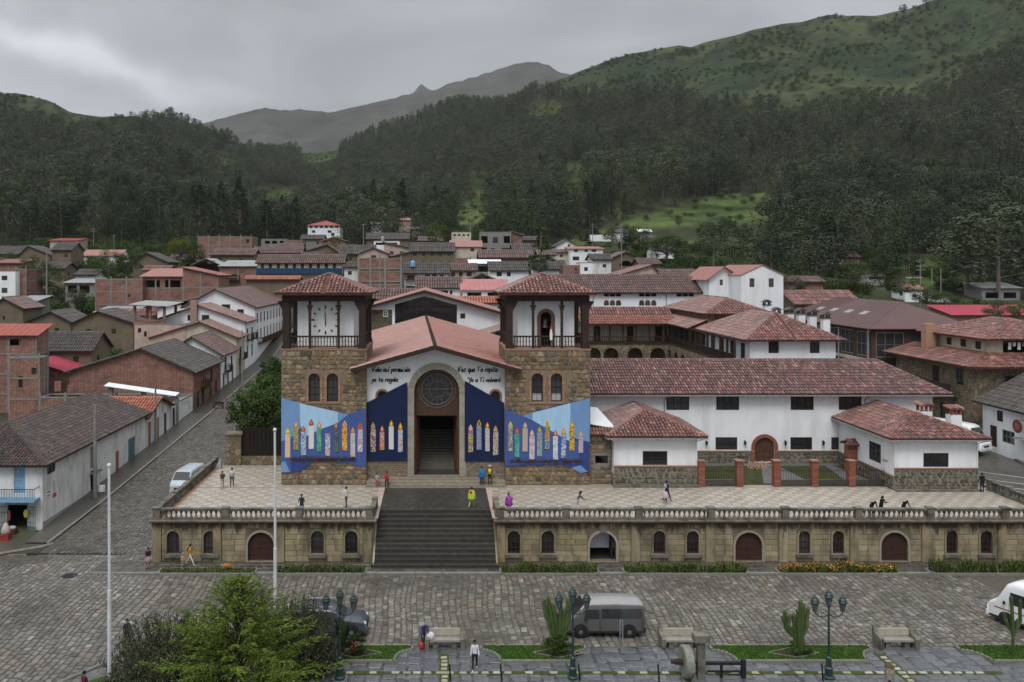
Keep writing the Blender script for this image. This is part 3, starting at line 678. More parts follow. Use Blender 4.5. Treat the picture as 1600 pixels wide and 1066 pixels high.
floor_pieces(plaza, cells, M['cobble'], 298, 'paving_stone', .035, key=vis)
cells = []; x = -30.6                              # the cobbles of the left street, as far as they can be told apart
while x < -22.3:
 w = rg.uniform(.28, .46); y = (61.9 if x < -30 else 63.9)+rg.uniform(0, .4)
 while y < 112:
  l = rg.uniform(.3, .7)
  if x+w < -22.2-max(0, y-90)*.05: cells.append((x+w/2+.12*math.sin(y*.3), y+l/2, w-.03, l-.03, gz(y+l/2)+.018))
  y += l
 x += w
floor_pieces(STREET, cells, mat('wet_street_cobble', [(.062, .054, .044), (.092, .081, .067), (.12, .108, .09), (.075, .066, .055), (.105, .09, .07), (.15, .138, .12)], .34, .25, 3, .012, rnd=.15, spec=.5, bscale=9, dirt=(.045, .041, .034), dscale=.2, damt=.7, world=True), 0, 'street_cobbles', .03, 9, 'street_cobbles')
# footway along the terrace wall, with kerb and planting strips
fwy = MB(); fwy.box(-25.5, 59.75, -.1, 48.2, 62.2, .10); footway = tag(fwy.build('footway', M['cobblejoint']), kind='structure')
cells = []
for (ya, yb) in ((59.98, 60.7), (60.72, 61.4), (61.42, 62.05)):
 x = -25.4
 while x < 47:
  w = rg.uniform(.6, 1.25); cells.append((x+w/2, (ya+yb)/2, w-.02, yb-ya-.01, .10)); x += w
floor_pieces(footway, cells, M['walk'], 295, 'paving_slab', .025, 4)
for i in range(37):
 o = MB(); o.box(-25.5+i*2+.01, 59.7, -.05, -25.5+i*2+1.99, 59.96, .135); o.build('kerb_stone', M['kerb'], footway)
# ------------------------------------------------------------------ terrace walls
TY = 62.1
def terrace(name, label, xa, xb, wins, doors, arches, pil, cat='wall', seed=1):
 root = thing(name, label, cat, (xa, TY, 0)); w = xb-xa; fr = Fr((0, 0, .1), X_, -Y_); h = 3.02
 hw = [(PX(p, TY)-xa, (px1-p0)*TY/F) for (p0, px1) in wins for p in ((p0+px1)/2,)]
 hd = [(PX((p0+p1)/2, TY)-xa, (p1-p0)*TY/F) for (p0, p1) in doors]
 ha = [(PX((p0+p1)/2, TY)-xa, (p1-p0)*TY/F) for (p0, p1) in arches]
 holes = [arch(u, .62, ww, 1.75) for u, ww in hw]+[arch(u, .06, ww, 2.2, 13) for u, ww in hd+ha]
 mb = MB(); mb.poly(rect(w/2, 0, w, h), *fr.a, -.5, -.05, 0, holes)
 wall = mb.build('wall', M['ashlarjoint'], root)
 def skip(u0, u1, v0, v1):
  for u, ww in hw:
   if u1 > u-ww/2-.12 and u0 < u+ww/2+.12 and v1 > .5 and v0 < 2.45: return True
  for u, ww in hd+ha:
   if u1 > u-ww/2-.16 and u0 < u+ww/2+.16 and v0 < 2.42: return True
  return any(abs((u0+u1)/2-p) < .34 for p in pil)
 # blocks cut to the spaces between openings
 edges = sorted(set([0, w]+[e for u, ww in hw for e in (u-ww/2-.12, u+ww/2+.12)]+[e for u, ww in hd+ha for e in (u-ww/2-.16, u+ww/2+.16)]+[e for p in pil for e in (p-.34, p+.34)]))
 blocks = []; rgb = random.Random(seed); v = 0
 for row, ch in enumerate((.42, .38, .46, .40, .42, .48, .44)):
  for e0, e1 in zip(edges, edges[1:]):
   if e1-e0 < .06: continue
   k = max(1, round((e1-e0)/rgb.uniform(.7, 1.15))); cuts = [e0+(e1-e0)*(i+(rgb.uniform(-.2, .2) if 0 < i < k else 0))/k for i in range(k+1)]
   for c0, c1 in zip(cuts, cuts[1:]):
    if not skip(c0+.02, c1-.02, v+.02, min(v+ch, h)-.02): blocks.append(((c0+c1)/2, v+min(ch, h-v)/2, c1-c0-.012, min(ch, h-v)-.012))
  v += ch
  if v > h-.1: break
 key = 'ashlar'
 if key not in STM: STM[key] = [stone_mesh(i*5+1, M['ashlar'], .035, 4) for i in range(7)]
 rgb.shuffle(blocks)
 vis = sorted(blocks, key=lambda q: -q[2]*q[3])
 for (u, vv, a, b) in vis[:295]:
  o = link('stone_block', rgb.choice(STM[key]), root, (u, .05, .1+vv)); o.scale = (a, .05, b)
 if len(vis) > 295:
  mb = MB()
  for (u, vv, a, b) in vis[295:]: mb.box(u-a/2, .052, .1+vv-b/2, u+a/2, .003, .1+vv+b/2)
  tag(mb.build('stone_block_infill', M['ashlar'], root), kind='stuff')
 for p in pil: mb = MB(); mb.box(p-.32, -.07, .0, p+.32, .04, h+.1); mb.build('pilaster', M['ashlar'], root)
 def surround(u, ww, v0, hh, t):
  mb = MB(); o_ = arch(u, v0, ww+2*t, hh+t, 11); i_ = arch(u, v0+.002, ww, hh-.002, 11); mb.poly(o_, *fr.a, -.06, .035, 0, [[(a, b+.001) for a, b in i_]]); return mb.build('arch_surround', M['trimstone'] if t > .13 else M['ashlar'], root)
 for u, ww in hw:
  surround(u, ww, .60, 1.77, .11)
  window(root, fr, arch(u, .62, ww, 1.75), .22, M['doorred'], M['glass'], .09, (2, 3), frt=.06)
  mb = MB(); mb.obox(*fr.a, u-ww/2-.22, u+ww/2+.22, .36, .598, -.02, .20); mb.build('window_sill', M['greystone'], root)
 for u, ww in hd:
  surround(u, ww, 0, 2.26, .16); door(root, fr, arch(u, .06, ww, 2.2, 13), .22, M['doorred'], 2)
 for u, ww in ha:
  surround(u, ww, 0, 2.26, .16)
  q = MB(); q.box(u-ww/2-.3, 3.2, .1, u+ww/2+.4, 3.3, 2.6); q.box(u-ww/2-.4, .5, .1, u-ww/2-.3, 3.2, 2.6); q.box(u+ww/2+.3, .5, .1, u+ww/2+.4, 3.2, 2.6); q.box(u-ww/2-.3, 1.3, .75, u+ww/2+.3, 1.4, 2.6); q.box(u-ww/2-.3, .5, 2.5, u+ww/2+.3, 3.2, 2.6)
  q.build('passage_lining', mat('grey_painted_lining', (.62, .64, .67), .8, .06, 2), root)
  q = MB(); q.box(u-ww/2-.3, .5, .02, u+ww/2+.3, 3.2, .12); q.build('passage_floor', M['step'], root)
  q = MB(); q.box(u+ww/2-.30, .40, .12, u+ww/2-.22, 1.2, 2.1); q.build('open_door_leaf', M['wood'], root)
  q = MB(); q.lathe([(.02, -.09), (.36, -.09), (.36, -.04), (.28, -.04), (.26, -.07), (.12, -.07), (.10, -.10), (.02, -.10)], 20, (u, 0, 2.72), 'y'); q.build('round_medallion', M['greystone'], root)
 mb = MB(); mb.box(-.15, -.22, 3.12, w+.15, .5, 3.22); mb.box(-.2, -.30, 3.22, w+.2, .5, 3.30); mb.build('cornice', M['greystone'], root)
 mb = MB(); n_ = int(w/.32)
 for i in range(n_):
  u = (i+.5)*w/n_; mb.box(u-w/n_/2+.012, -.36, 3.225, u+w/n_/2-.012, -.30, 3.292)
 tag(mb.build('cornice_tile_edge', mat('wet_red_edging_tile', [(.16, .065, .05), (.12, .05, .042), (.20, .085, .065)], .5, .2, 4, rnd=.15), root), kind='stuff')
 return root
WL = [(260.5, 280.5), (318, 337.5), (486, 506), (539, 559)]; DL = [(387, 428)]
WR = [(793, 813), (846, 866), (1021, 1039.5), (1073, 1092), (1248, 1266), (1301, 1319), (1478.5, 1496.5), (1532, 1551)]; DR = [(1149, 1191), (1377, 1419)]; AR = [(921.5, 963)]
terrace('terrace_wall', 'sandstone terrace wall left of the stairs with one big arched door', -21.7, -4.75, WL, DL, [], [.4, 7.1-2.1, 9.9-.1, 16.5], seed=2)
terrace('terrace_wall', 'long sandstone terrace wall right of the stairs with the open grey passage', 4.65, 48.4, WR, DR, AR, [.35, 10.6, 16.3, 21.9, 27.3, 32.8, 38.6, 43.2], seed=3)
# fill of the terrace, its side walls and floor
mb = MB(); mb.box(-21.6, 65.2, -.5, 48.3, 79.5, 3.27); mb.box(-21.6, 62.6, -.5, -4.8, 65.2, 3.27)
mb.poly([(4.7, 62.6), (48.3, 62.6), (48.3, 65.2), (4.7, 65.2)], Vector((0, 0, 0)), X_, Y_, Z_, 3.0, 3.27)
terr = tag(mb.build('terrace_floor', M['tilebed']), kind='structure')
lt = MB(); T = .62
def tile_area(x0, x1, y0, y1):
 nx = int((x1-x0)/T); ny = max(1, int((y1-y0)/T))
 for i in range(nx):
  for j in range(ny):
   a = x0+(x1-x0)*i/nx; b = x0+(x1-x0)*(i+1)/nx; c = y0+(y1-y0)*j/ny; d = y0+(y1-y0)*(j+1)/ny; zt = 3.29+rg.uniform(0, .004)
   lt.add([(a+.008, c+.008, zt), (b-.008, c+.008, zt), (b-.008, d-.008, zt), (a+.008, d-.008, zt)], [(0, 1, 2, 3)], 1 if (i+j) % 2 else 0)
tile_area(-20.9, -4.95, 62.85, 71.2); tile_area(-20.9, -13.95, 71.5, 78.3); tile_area(4.85, 48.0, 62.85, 71.15)
mt = [mat('pale_floor_tile', (.42, .38, .325), .34, .10, 1.2, spec=.45, rnd=.07, world=True, dirt=(.42, .37, .31), dscale=.18, damt=.4), mat('pinkish_floor_tile', (.33, .28, .23), .34, .12, 1.2, spec=.45, rnd=.09, world=True, dirt=(.36, .31, .26), dscale=.18, damt=.4)]
tag(lt.build('floor_tiles', mt, terr), kind='stuff')
mb = MB(); mb.box(-21.3, 62.5, 3.27, -20.9, 79, 3.30); mb.box(-20.9, 71.22, 3.27, -13.95, 71.48, 3.302); mb.box(-20.9, 62.5, 3.27, -4.95, 62.83, 3.30); mb.box(4.85, 62.5, 3.27, 48, 62.83, 3.30); mb.build('border_tile', M['terracotta'], terr)
mb = MB(); mb.box(-4.95, 62.5, 3.27, -4.45, 71.2, 3.34); mb.box(4.35, 62.5, 3.27, 4.85, 71.2, 3.34); mb.build('stair_edge_strip', mat('pale_pink_edging', (.42, .33, .28), .6, .12, 2), terr)
mb = MB(); mb.box(-4.45, 65.2, 3.27, 4.35, 71.2, 3.305); mb.build('dark_landing', M['landing'], terr)
# ------------------------------------------------------------------ stairs
st = thing('stone_stairs', 'broad dark stone staircase climbing from the plaza to the church terrace', 'stairs', (0, 60.7, 0))
NS = 12
for i in range(NS):
 zt = .10+(3.27-.10)*(i+1)/NS; y0 = i*4.4/NS; ex = .22 if i < 1 else 0
 mb = MB(); mb.box(-4.62-ex, y0+.03, 0, 4.52+ex, 4.5, zt-.05) if i == 0 else mb.box(-4.62, y0+.03, zt-.26, 4.52, 4.5, zt-.05)
 mb.box(-4.62-ex, y0, zt-.05, 4.52+ex, y0+4.4/NS+.06, zt)
 mb.build('step', M['step'], st)
for s, xx in ((-1, -4.69), (1, 4.59)):
 pr = [(-.2+.35, 0), (4.5, 0), (4.5, 3.36), (4.2, 3.36), (.3, .55), (.15, .5)]
 mb = MB(); mb.poly(pr, Vector((xx, 0, 0)), Y_, Z_, X_, -.07, .07); mb.build('side_string', M['ashlar'], st, fix=True)
# ------------------------------------------------------------------ balustrades
bal_prof = [(.16, 0), (.155, .05), (.115, .12), (.075, .21), (.052, .30), (.075, .40), (.115, .49), (.155, .56), (.16, .61)]
balm = MB().lathe(bal_prof, 7).mesh('baluster', M['greystone'], True)
def balustrade(label, a, b, piers, z=3.30, name='balustrade', sp=.38):
 a, b = Vector((*a, z)), Vector((*b, z)); d = (b-a); Ln = d.length; d.normalize(); ang = math.atan2(d.y, d.x)
 root = thing(name, label, 'balustrade', a, ang)
 MB().box(0, -.17, .0, Ln, .17, .08).build('plinth', M['greystone'], root)
 m = MB(); m.box(-.05, -.16, .69, Ln+.05, .16, .80); m.box(-.08, -.2, .80, Ln+.08, .2, .87); m.build('handrail', M['greystone'], root)
 for p in piers:
  m = MB(); m.box(p-.26, -.21, .002, p+.26, .21, .88); m.box(p-.31, -.26, .88, p+.31, .26, .96); m.box(p-.16, -.235, .2, p+.16, -.21, .62); m.build('pier', M['greystone'], root)
 n_ = int(Ln/sp)
 for i in range(n_):
  u = (i+.5)*Ln/n_
  if any(abs(u-p) < .34 for p in piers): continue
  link('baluster', balm, root, (u, 0, .08))
 return root
balustrade('long stone balustrade on the terrace wall right of the stairs', (4.7, 62.25), (48.3, 62.25), [.26]+[PX(p, TY)-4.7 for p in (885, 999, 1112, 1228, 1342, 1455, 1572)]+[43.4])
balustrade('short stone balustrade on the terrace wall left of the stairs', (-21.6, 62.25), (-4.8, 62.25), [.26]+[PX(p, TY)+21.6 for p in (352, 467)]+[16.5])
balustrade('mossy balustrade along the left street side of the terrace', (-21.4, 62.7), (-21.4, 79.2), [4.0, 8.2, 12.4, 16.2])
balustrade('mossy balustrade at the right street end of the terrace', (48.0, 63.2), (48.0, 70.6), [2.4, 4.9, 7.1])
balustrade('short balustrade return beside the left edge of the stairs', (-4.86, 62.7), (-4.86, 65.0), [2.1], sp=.45)
balustrade('short balustrade return beside the right edge of the stairs', (4.76, 62.7), (4.76, 65.0), [2.1], sp=.45)
# ------------------------------------------------------------------ church: two towers
YT = 72.3
def T(px, py, xc=0, z0=TER, Y=YT): return (PX(px, Y)-xc, PZ(py, Y)-z0)
MUR = {  # painted cloth edges in photo pixels
 -1: dict(top=[(439.6, 621.5), (468.5, 630), (543.8, 647.7), (570.9, 637.4)], bot=[(570.9, 731), (546, 725), (520, 721), (486, 722), (469.5, 737), (439.6, 738.5)]),
 1: dict(top=[(789.5, 639), (816, 650), (870, 633.5), (921.3, 622.5)], bot=[(921.3, 737), (907, 739), (893, 731), (880, 726), (840, 727), (789.5, 729)])}
def tower(sgn, name, label):
 xc = sgn*9.97; hw = 3.77; root = thing(name, label, 'tower', (xc, YT, TER))
 top = 12.08; fr = Fr((-hw, 0, 0), X_, -Y_)
 wins = [T((a+b)/2, 628, xc) for a, b in (((482, 500), (510, 529)) if sgn < 0 else ((830, 849), (860, 879)))]
 ww, wh = 1.02, 2.55
 holes = [arch(u+hw, v, ww, wh, 8) for u, v in wins]
 mb = MB(); mb.poly([(0, -.3), (2*hw, -.3), (2*hw, top-.15), (0, top-.15)], *fr.a, -.45, 0, 0, holes)
 mb.box(hw-.45, .452, -.3, hw, 2*hw, top-.15, 1); mb.box(-hw, .452, -.3, -hw+.45, 2*hw, top-.15, 1); mb.box(-hw+.452, 2*hw-.45, -.3, hw-.452, 2*hw, top-.15, 1)
 wall = mb.build('wall', [M['mortar'], M['stonewall']], root)
 tp = [T(a, b, xc) for a, b in MUR[sgn]['top']]; bt = sorted([T(a, b, xc) for a, b in MUR[sgn]['bot']])
 def skip(u0, u1, v0, v1):
  uc = (u0+u1)/2-hw; vc = (v0+v1)/2
  if v1 < lerp_list(tp, uc)-.15 and v0 > lerp_list(bt, uc)+.15: return True
  for u, v in wins:
   if u1-hw > u-ww/2-.26 and u0-hw < u+ww/2+.26 and v1 > v-.16 and v0 < v+wh+.22: return True
  return False
 masonry(wall, fr, 2*hw, top-.16, (.50, .36), skip, M['stone'], 296, .06, 3+sgn, .42, 8, wj=.5, hj=.3)
 for u, v in wins:                             # brick jambs and arch rings
  ring = [(ww/2+.24, ww/2)]; nb = 13
  for i in range(nb):
   a0, a1 = math.pi*i/nb+.02, math.pi*(i+1)/nb-.02; s = v+wh-ww/2; uc = u+hw
   mb = MB(); mb.poly([(uc+r*math.cos(a), s+r*math.sin(a)) for r, a in ((ww/2, a0), (ww/2+.25, a0), (ww/2+.25, a1), (ww/2, a1))], *fr.a, -.02, .065); mb.build('brick', M['brickarch'], wall)
  for sd in (-1, 1):
   k = 9
   for i in range(k):
    va, vb = v+(wh-ww/2)*i/k+.008, v+(wh-ww/2)*(i+1)/k-.008; e = .25 if i % 2 else .19
    a = uc+sd*ww/2; b = uc+sd*(ww/2+e); mb = MB(); mb.obox(*fr.a, min(a, b), max(a, b), va, vb, -.02, .06); mb.build('brick', M['brickarch'], wall)
  w_ = window(root, fr, arch(u+hw, v, ww, wh, 8), .30, M['wood'], M['glass'], .07, (1, 3))
  if sgn > 0: MB().obox(*fr.a, u+hw-.40, u+hw+.40, v+.1, v+(1.35 if u > 1 else .7), -.275, -.262).build('white_pane', mat('whitish_pane', (.40, .42, .43), .4, .1, 3), w_)
  MB().obox(*fr.a, u+hw-ww/2-.25, u+hw+ww/2+.25, v-.16, v-.01, -.3, .08).build('window_sill', M['brickarch'], root)
 # belfry: coping, corner posts, slender posts, beam
 mb = MB(); mb.box(-hw-.06, -.06, top-.15, hw+.06, 2*hw+.06, top); mb.build('brick_coping', M['brickarch'], root)
 for i, (x, y) in enumerate([(-hw+.38, .38), (hw-.38, .38), (-hw+.38, 2*hw-.38), (hw-.38, 2*hw-.38)]):
  mb = MB(); mb.box(x-.28, y-.28, top, x+.28, y+.28, 16.3); mb.box(x-.36, y-.36, top+.002, x+.36, y+.36, top+.3)
  mb.poly([(-.28, 15.4), (.28, 15.4), (.75, 16.3), (-.75, 16.3)], Vector((x, y, 0)), X_, Z_, -Y_, -.2, .2); mb.build('corner_post', M['wood'], root)
 for a in (-1.28, 1.28):
  for (x, y) in ((a, .3), (a, 2*hw-.3), (-hw+.3, hw+a), (hw-.3, hw+a)):
   mb = MB(); mb.box(x-.11, y-.11, top, x+.11, y+.11, 16.3); mb.box(x-.24, y-.14, 15.75, x+.24, y+.14, 15.95); mb.box(x-.17, y-.13, 15.5, x+.17, y+.13, 15.749); mb.build('slender_post', M['wood'], root)
 mb = MB()
 for (a, b, c, d) in ((-hw+.05, .05, hw-.05, .6), (-hw+.05, 2*hw-.6, hw-.05, 2*hw-.05), (-hw+.05, .6, -hw+.6, 2*hw-.6), (hw-.6, .6, hw-.05, 2*hw-.6)): mb.box(a, b, 16.3, c, d, 16.98)
 mb.build('ring_beam', M['wood'], root)
 mb = MB(); mb.box(-hw-.42, -.42, 16.98, hw+.42, 2*hw+.42, 17.02); mb.build('eave_soffit', M['wood'], root)
 # railing with turned spindles
 rl = MB()
 for (a, b, c, d) in ((-hw+.7, .22, hw-.7, .36), (-hw+.7, 2*hw-.36, hw-.7, 2*hw-.22), (-hw+.22, .7, -hw+.36, 2*hw-.7), (hw-.36, .7, hw-.22, 2*hw-.7)):
  rl.box(a, b, 13.08, c, d, 13.22); rl.box(a, b, 12.2, c, d, 12.3)
 rail = rl.build('railing', M['wood'], root)
 sp = MB().lathe([(.035, 0), (.055, .1), (.03, .2), (.06, .42), (.03, .62), (.055, .72), (.035, .79)], 6).mesh('spindle', M['wood'])
 k = 23
 for i in range(k):
  q = -hw+.8+(2*hw-1.6)*i/(k-1)
  for (x, y) in ((q, .29), (-hw+.29, hw+q), (hw-.29, hw+q)): link('spindle', sp, rail, (x, y, 12.295))
 # white chamber
 fc = Fr((-2.55, 1.25, 0), X_, -Y_); mb = MB()
 hole = [arch(2.55, top+.05, 1.0, 3.15, 10)] if sgn > 0 else []
 mb.poly(rect(2.55, top, 5.1, 4.5), *fc.a, -.25, 0, 0, hole)
 mb.box(-2.55, 1.502, top, -2.3, 6.3, top+4.5); mb.box(2.3, 1.502, top, 2.55, 6.3, top+4.5); mb.box(-2.298, 6.05, top, 2.298, 6.3, top+4.5)
 mb.build('chamber_wall', M['white'], root)
 if sgn < 0:
  MB().obox(*fc.a, 1.05, 4.05, 12.95, 16.2, .002, .05).build('clock_face', M['white_paint'], root)
  cz = 14.57; cu = 2.55
  for i in range(12):
   a = RAD(30*i); big = i % 3 == 0; r0, r1 = 1.0, 1.0+(.30 if big else .24); c = Vector((math.sin(a), 0, math.cos(a))); e = Vector((math.cos(a), 0, -math.sin(a))); o = fc.O+X_*cu+Z_*cz-Y_*.06; hwid = .065 if big else .06
   mb = MB(); mb.obox(o, e, c, -Y_, -hwid, hwid, r0, r1, 0, .03); mb.build('hour_mark', M['iron'], root)
  for ang, ln, wd in ((-4, .92, .04), (181, .62, .055)):
   a = RAD(ang); c = Vector((math.sin(a), 0, math.cos(a))); e = Vector((math.cos(a), 0, -math.sin(a))); o = fc.O+X_*cu+Z_*cz-Y_*.1
   mb = MB(); mb.poly([(-wd*.6, -.12), (wd*.6, -.12), (wd, ln*.5), (0, ln), (-wd, ln*.5)], o, e, c, -Y_, 0, .03); mb.build('clock_hand', M['iron'], root)
 else:
  mb = MB(); i_ = arch(2.55, top+.002, 1.0, 3.198, 12); o_ = arch(2.55, top, 1.58, 3.5, 12); mb.poly(o_, *fc.a, .002, .10, 0, [i_]); mb.build('brick_arch', mat('brown_arch_ring', (.18, .10, .075), .8, .2, 4), root)
  b = MB(); b.lathe([(.10, .78), (.20, .74), (.235, .62), (.26, .3), (.33, .12), (.40, .02), (.40, 0), (.30, .03), (.02, .5)], 16, (0, 2.1, top+1.75)); be = b.build('bell', mat('green_bronze_bell', (.15, .17, .145), .45, .3, 4, metal=.5), root, smooth=True)
  q = MB(); q.box(-.42, 2.02, top+2.5, .42, 2.18, top+2.66); q.build('bell_yoke', M['wood'], be)
  q = MB(); q.box(-2.29, 3.0, top, 2.29, 3.1, top+4.4); q.build('dark_lining', M['wood'], root)
 e = hw+.5; ez = 17.02; ap = (0, hw, 18.75)
 c_ = [(-e, -.5, ez), (e, -.5, ez), (e, 2*hw+.5, ez), (-e, 2*hw+.5, ez)]
 roof_from(root, [[c_[0], c_[1], ap], [c_[1], c_[2], ap], [c_[2], c_[3], ap], [c_[3], c_[0], ap]], [(c, ap) for c in c_], M['tilered'], M['tilebed2'], .335, .55, .16)
 return root
tower(-1, 'clock_tower', 'left stone church tower with white clock face behind its wooden gallery')
tower(1, 'bell_tower', 'right stone church tower with a bell hung in an arched opening')
# cloth hanging at the bell arch
cl = MB(); cl.poly([(-.10, 0), (.10, .02), (.13, .5), (.05, 1.0), (-.06, .98), (-.12, .5)], Vector((PX(860, 72.9), YT+.16, PZ(532, YT))), X_, Z_, -Y_, -.04, .0); cl.poly([(-.07, 1.0), (.06, 1.0), (.04, 1.35), (-.03, 1.35)], Vector((PX(860, 72.9), YT+.16, PZ(532, YT))), X_, Z_, -Y_, -.04, .0, 1)
tag(cl.build('hanging_cloth', [M['white_paint'], M['redroof']]), 'small white and red cloth hanging over the bell tower railing', 'cloth')
# ------------------------------------------------------------------ nave
YN = 73.0
nv = thing('church_nave', 'white gabled church front with big arched portal between the stone towers', 'church', (0, YN, TER))
zr = lambda x: 12.43-.279*abs(x+.08)
fr = Fr((0, 0, 0), X_, -Y_); pc = .08
outl = [(-6.2, -.1), (6.2, -.1), (6.2, zr(6.2)-.28), (-.08, zr(-.08)-.28), (-6.2, zr(-6.2)-.28)]
sidew = [(PX(597, YN), PZ(628, YN)-TER), (PX(774, YN), PZ(628, YN)-TER)]
mb = MB(); mb.poly(outl, *fr.a, -.6, 0, 0, [arch(pc, -.05, 4.06, 10.22, 20)]+[arch(u, v, .85, 1.0, 8) for u, v in sidew]); mb.build('wall', M['white'], nv)
for u, v in sidew:
 mb = MB(); mb.poly(arch(u, v-.1, 1.2, 1.28, 10), *fr.a, .001, .03, 0, [arch(u, v-.098, .85, 1.09, 10)]); mb.build('brick_arch', M['brickarch'], nv); window(nv, fr, arch(u, v, .85, 1.0, 8), .2)
# portal ring of cut stones
n_ = 17; ro, ri = 2.60, 2.03; sp_ = .72+9.45-2.03
for i in range(n_):
 a0, a1 = math.pi*i/n_+.004, math.pi*(i+1)/n_-.004; k = 3
 pts = [(pc+ri*math.cos(a0+(a1-a0)*j/k), sp_+ri*math.sin(a0+(a1-a0)*j/k)) for j in range(k+1)]+[(pc+ro*math.cos(a1-(a1-a0)*j/k), sp_+ro*math.sin(a1-(a1-a0)*j/k)) for j in range(k+1)]
 MB().poly(pts, *fr.a, -.3, .16).build('arch_stone', M['trimstone'], nv, fix=True)
for s in (-1, 1):
 z = .35
 while z < sp_-.05:
  h_ = min(.95, sp_-z); a, b = pc+s*ri, pc+s*ro; MB().obox(*fr.a, min(a, b), max(a, b), z+.006, z+h_-.006, -.3, .16).build('jamb_stone', M['trimstone'], nv); z += h_
# tympanum with its round window
mb = MB(); cy = 8.33; a_ = arch(pc, 6.1, 4.06, 4.07, 20); circ = [(pc+.03+1.40*math.cos(2*math.pi*i/28), cy+1.40*math.sin(2*math.pi*i/28)) for i in range(28)]
mb.poly(a_, *fr.a, -.5, -.38, 0, [circ]); ty = mb.build('tympanum', mat('dark_brown_board', (.075, .042, .032), .7, .25, 2, stretch=(4, 4, 1)), nv)
rw = MB(); O = Vector((pc+.03, .36, cy))
for r_, rr in ((1.40, .05), (1.66, .035), (.72, .03)): rw.tube([O+Vector((r_*math.cos(2*math.pi*i/36), 0, r_*math.sin(2*math.pi*i/36))) for i in range(37)], rr, 5)
for i in range(16):
 a = 2*math.pi*i/16; d = Vector((math.cos(a), 0, math.sin(a))); rw.tube([O+d*.72, O+d*1.4], .024, 4)
 if i % 2 == 0: e = 2*math.pi*(i+1)/16; rw.tube([O+Vector((math.cos(e), 0, math.sin(e)))*(.74+.3*math.sin(math.pi*j/6)) + Vector((-math.sin(e), 0, math.cos(e)))*(.25*math.cos(math.pi*j/6)) for j in range(7)], .02, 4)
rw.tube([O-X_*1.4, O+X_*1.4], .03, 4); rw.tube([O-Z_*1.4, O+Z_*1.4], .03, 4)
for i in range(12): a = 2*math.pi*i/12; d = Vector((math.cos(a), 0, math.sin(a))); rw.tube([O+d*1.58, O+d*1.82], .035, 4)
rose = rw.build('round_window', mat('dull_bronze', (.15, .14, .12), .6, .25, 4, metal=.3), nv)
mb = MB(); mb.poly(circ, *fr.a, -.5, -.44); mb.build('pane', M['leadglass'], rose)
MB().box(pc-2.03, .36, 5.95, pc+2.03, .6, 6.1).build('door_lintel', M['woodmid'], nv)
for s in (-1, 1):
 mb = MB(); O2 = Vector((pc+s*1.98, .35, .75)); U2 = Vector((-s*.17, 1, 0)).normalized(); N2 = Vector((-s, 0, 0))
 mb.obox(O2, U2, Z_, N2, 0, 1.9, 0, 5.2, -.02, .08)
 for j in range(4): mb.obox(O2, U2, Z_, N2, .15, 1.75, .25+j*1.25, 1.25+j*1.25, .08, .11)
 mb.build('door', mat('brown_door_leaf', (.13, .062, .036), .55, .25, 3), nv)
# dim vestibule with steps climbing inside
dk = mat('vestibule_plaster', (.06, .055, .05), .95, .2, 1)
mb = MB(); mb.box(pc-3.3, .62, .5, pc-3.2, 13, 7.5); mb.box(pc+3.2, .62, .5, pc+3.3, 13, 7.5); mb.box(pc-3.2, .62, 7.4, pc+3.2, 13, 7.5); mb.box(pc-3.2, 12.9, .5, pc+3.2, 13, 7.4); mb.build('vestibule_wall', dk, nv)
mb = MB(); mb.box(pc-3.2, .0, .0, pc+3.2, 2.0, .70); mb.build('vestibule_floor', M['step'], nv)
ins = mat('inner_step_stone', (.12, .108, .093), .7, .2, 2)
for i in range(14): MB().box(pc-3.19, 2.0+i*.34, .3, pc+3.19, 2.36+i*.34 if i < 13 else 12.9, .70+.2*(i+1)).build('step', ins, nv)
# plinth masonry either side and entrance steps
for s, (a, b) in ((-1, (-6.19, -2.56)), (1, (2.74, 6.19))):
 f2 = Fr((a, -.02, 0), X_, -Y_); pl = MB(); pl.obox(*f2.a, 0, b-a, 0, 2.02, -.1, .06); p_ = pl.build('plinth', M['mortargrey'], nv)
 f3 = Fr((a, -.08, 0), X_, -Y_); masonry(p_, f3, b-a, 2.0, (.42, .19), lambda *q: False, mat('plinth_stone', [(.20, .155, .105), (.26, .205, .14), (.17, .14, .10), (.30, .25, .18)], .9, .25, 4, .01, rnd=.15), 290, .045, 8+s, .2, 8)
for i, (x0, x1, y0, h_) in enumerate(((-6.15, 6.15, -1.55, .17), (-6.15, 6.15, -1.05, .34), (-4.3, 4.5, -.62, .52), (-2.6, 2.8, -.3, .695))):
 MB().box(x0, y0, -.02, x1, -.08 if i < 3 else .25, h_).build('entrance_step', mat('worn_tan_step', [(.23, .20, .155), (.26, .225, .175)], .7, .2, 2.5, .006), nv)
# roof
tn = mat('pale_red_clay_tile', [(.29, .118, .09), (.335, .145, .112), (.25, .098, .075), (.38, .175, .14), (.31, .125, .094), (.22, .085, .068)], .40, .12, 2.5, spec=.5, rnd=.12, dirt=(.20, .085, .068), dscale=.4, damt=.6)
tbn = mat('pale_red_roof_bed', (.235, .09, .068), .5, .15, 2)
zf = lambda x: 12.43-.279*abs(x)
ya, yb = -1.4, 43.0; xr0, xr1 = -.08, -1.42
def RP(x, y):                                      # a point of the roof plane
 xr = xr0+(xr1-xr0)*(y-ya)/(yb-ya); return (x, y, 12.43-.279*abs(x-xr))
R0, R1 = (xr0, ya, 12.43), (xr1, yb, 12.43)
pls = [[RP(-6.17, yb), RP(-6.17, ya), R0, R1], [RP(6.17, ya), RP(6.17, yb), R1, R0], [RP(-10.3, yb), RP(-10.3, 7.2), RP(-6.17, 7.2), RP(-6.17, yb)], [RP(9.6, 7.2), RP(9.6, yb), RP(6.17, yb), RP(6.17, 7.2)]]
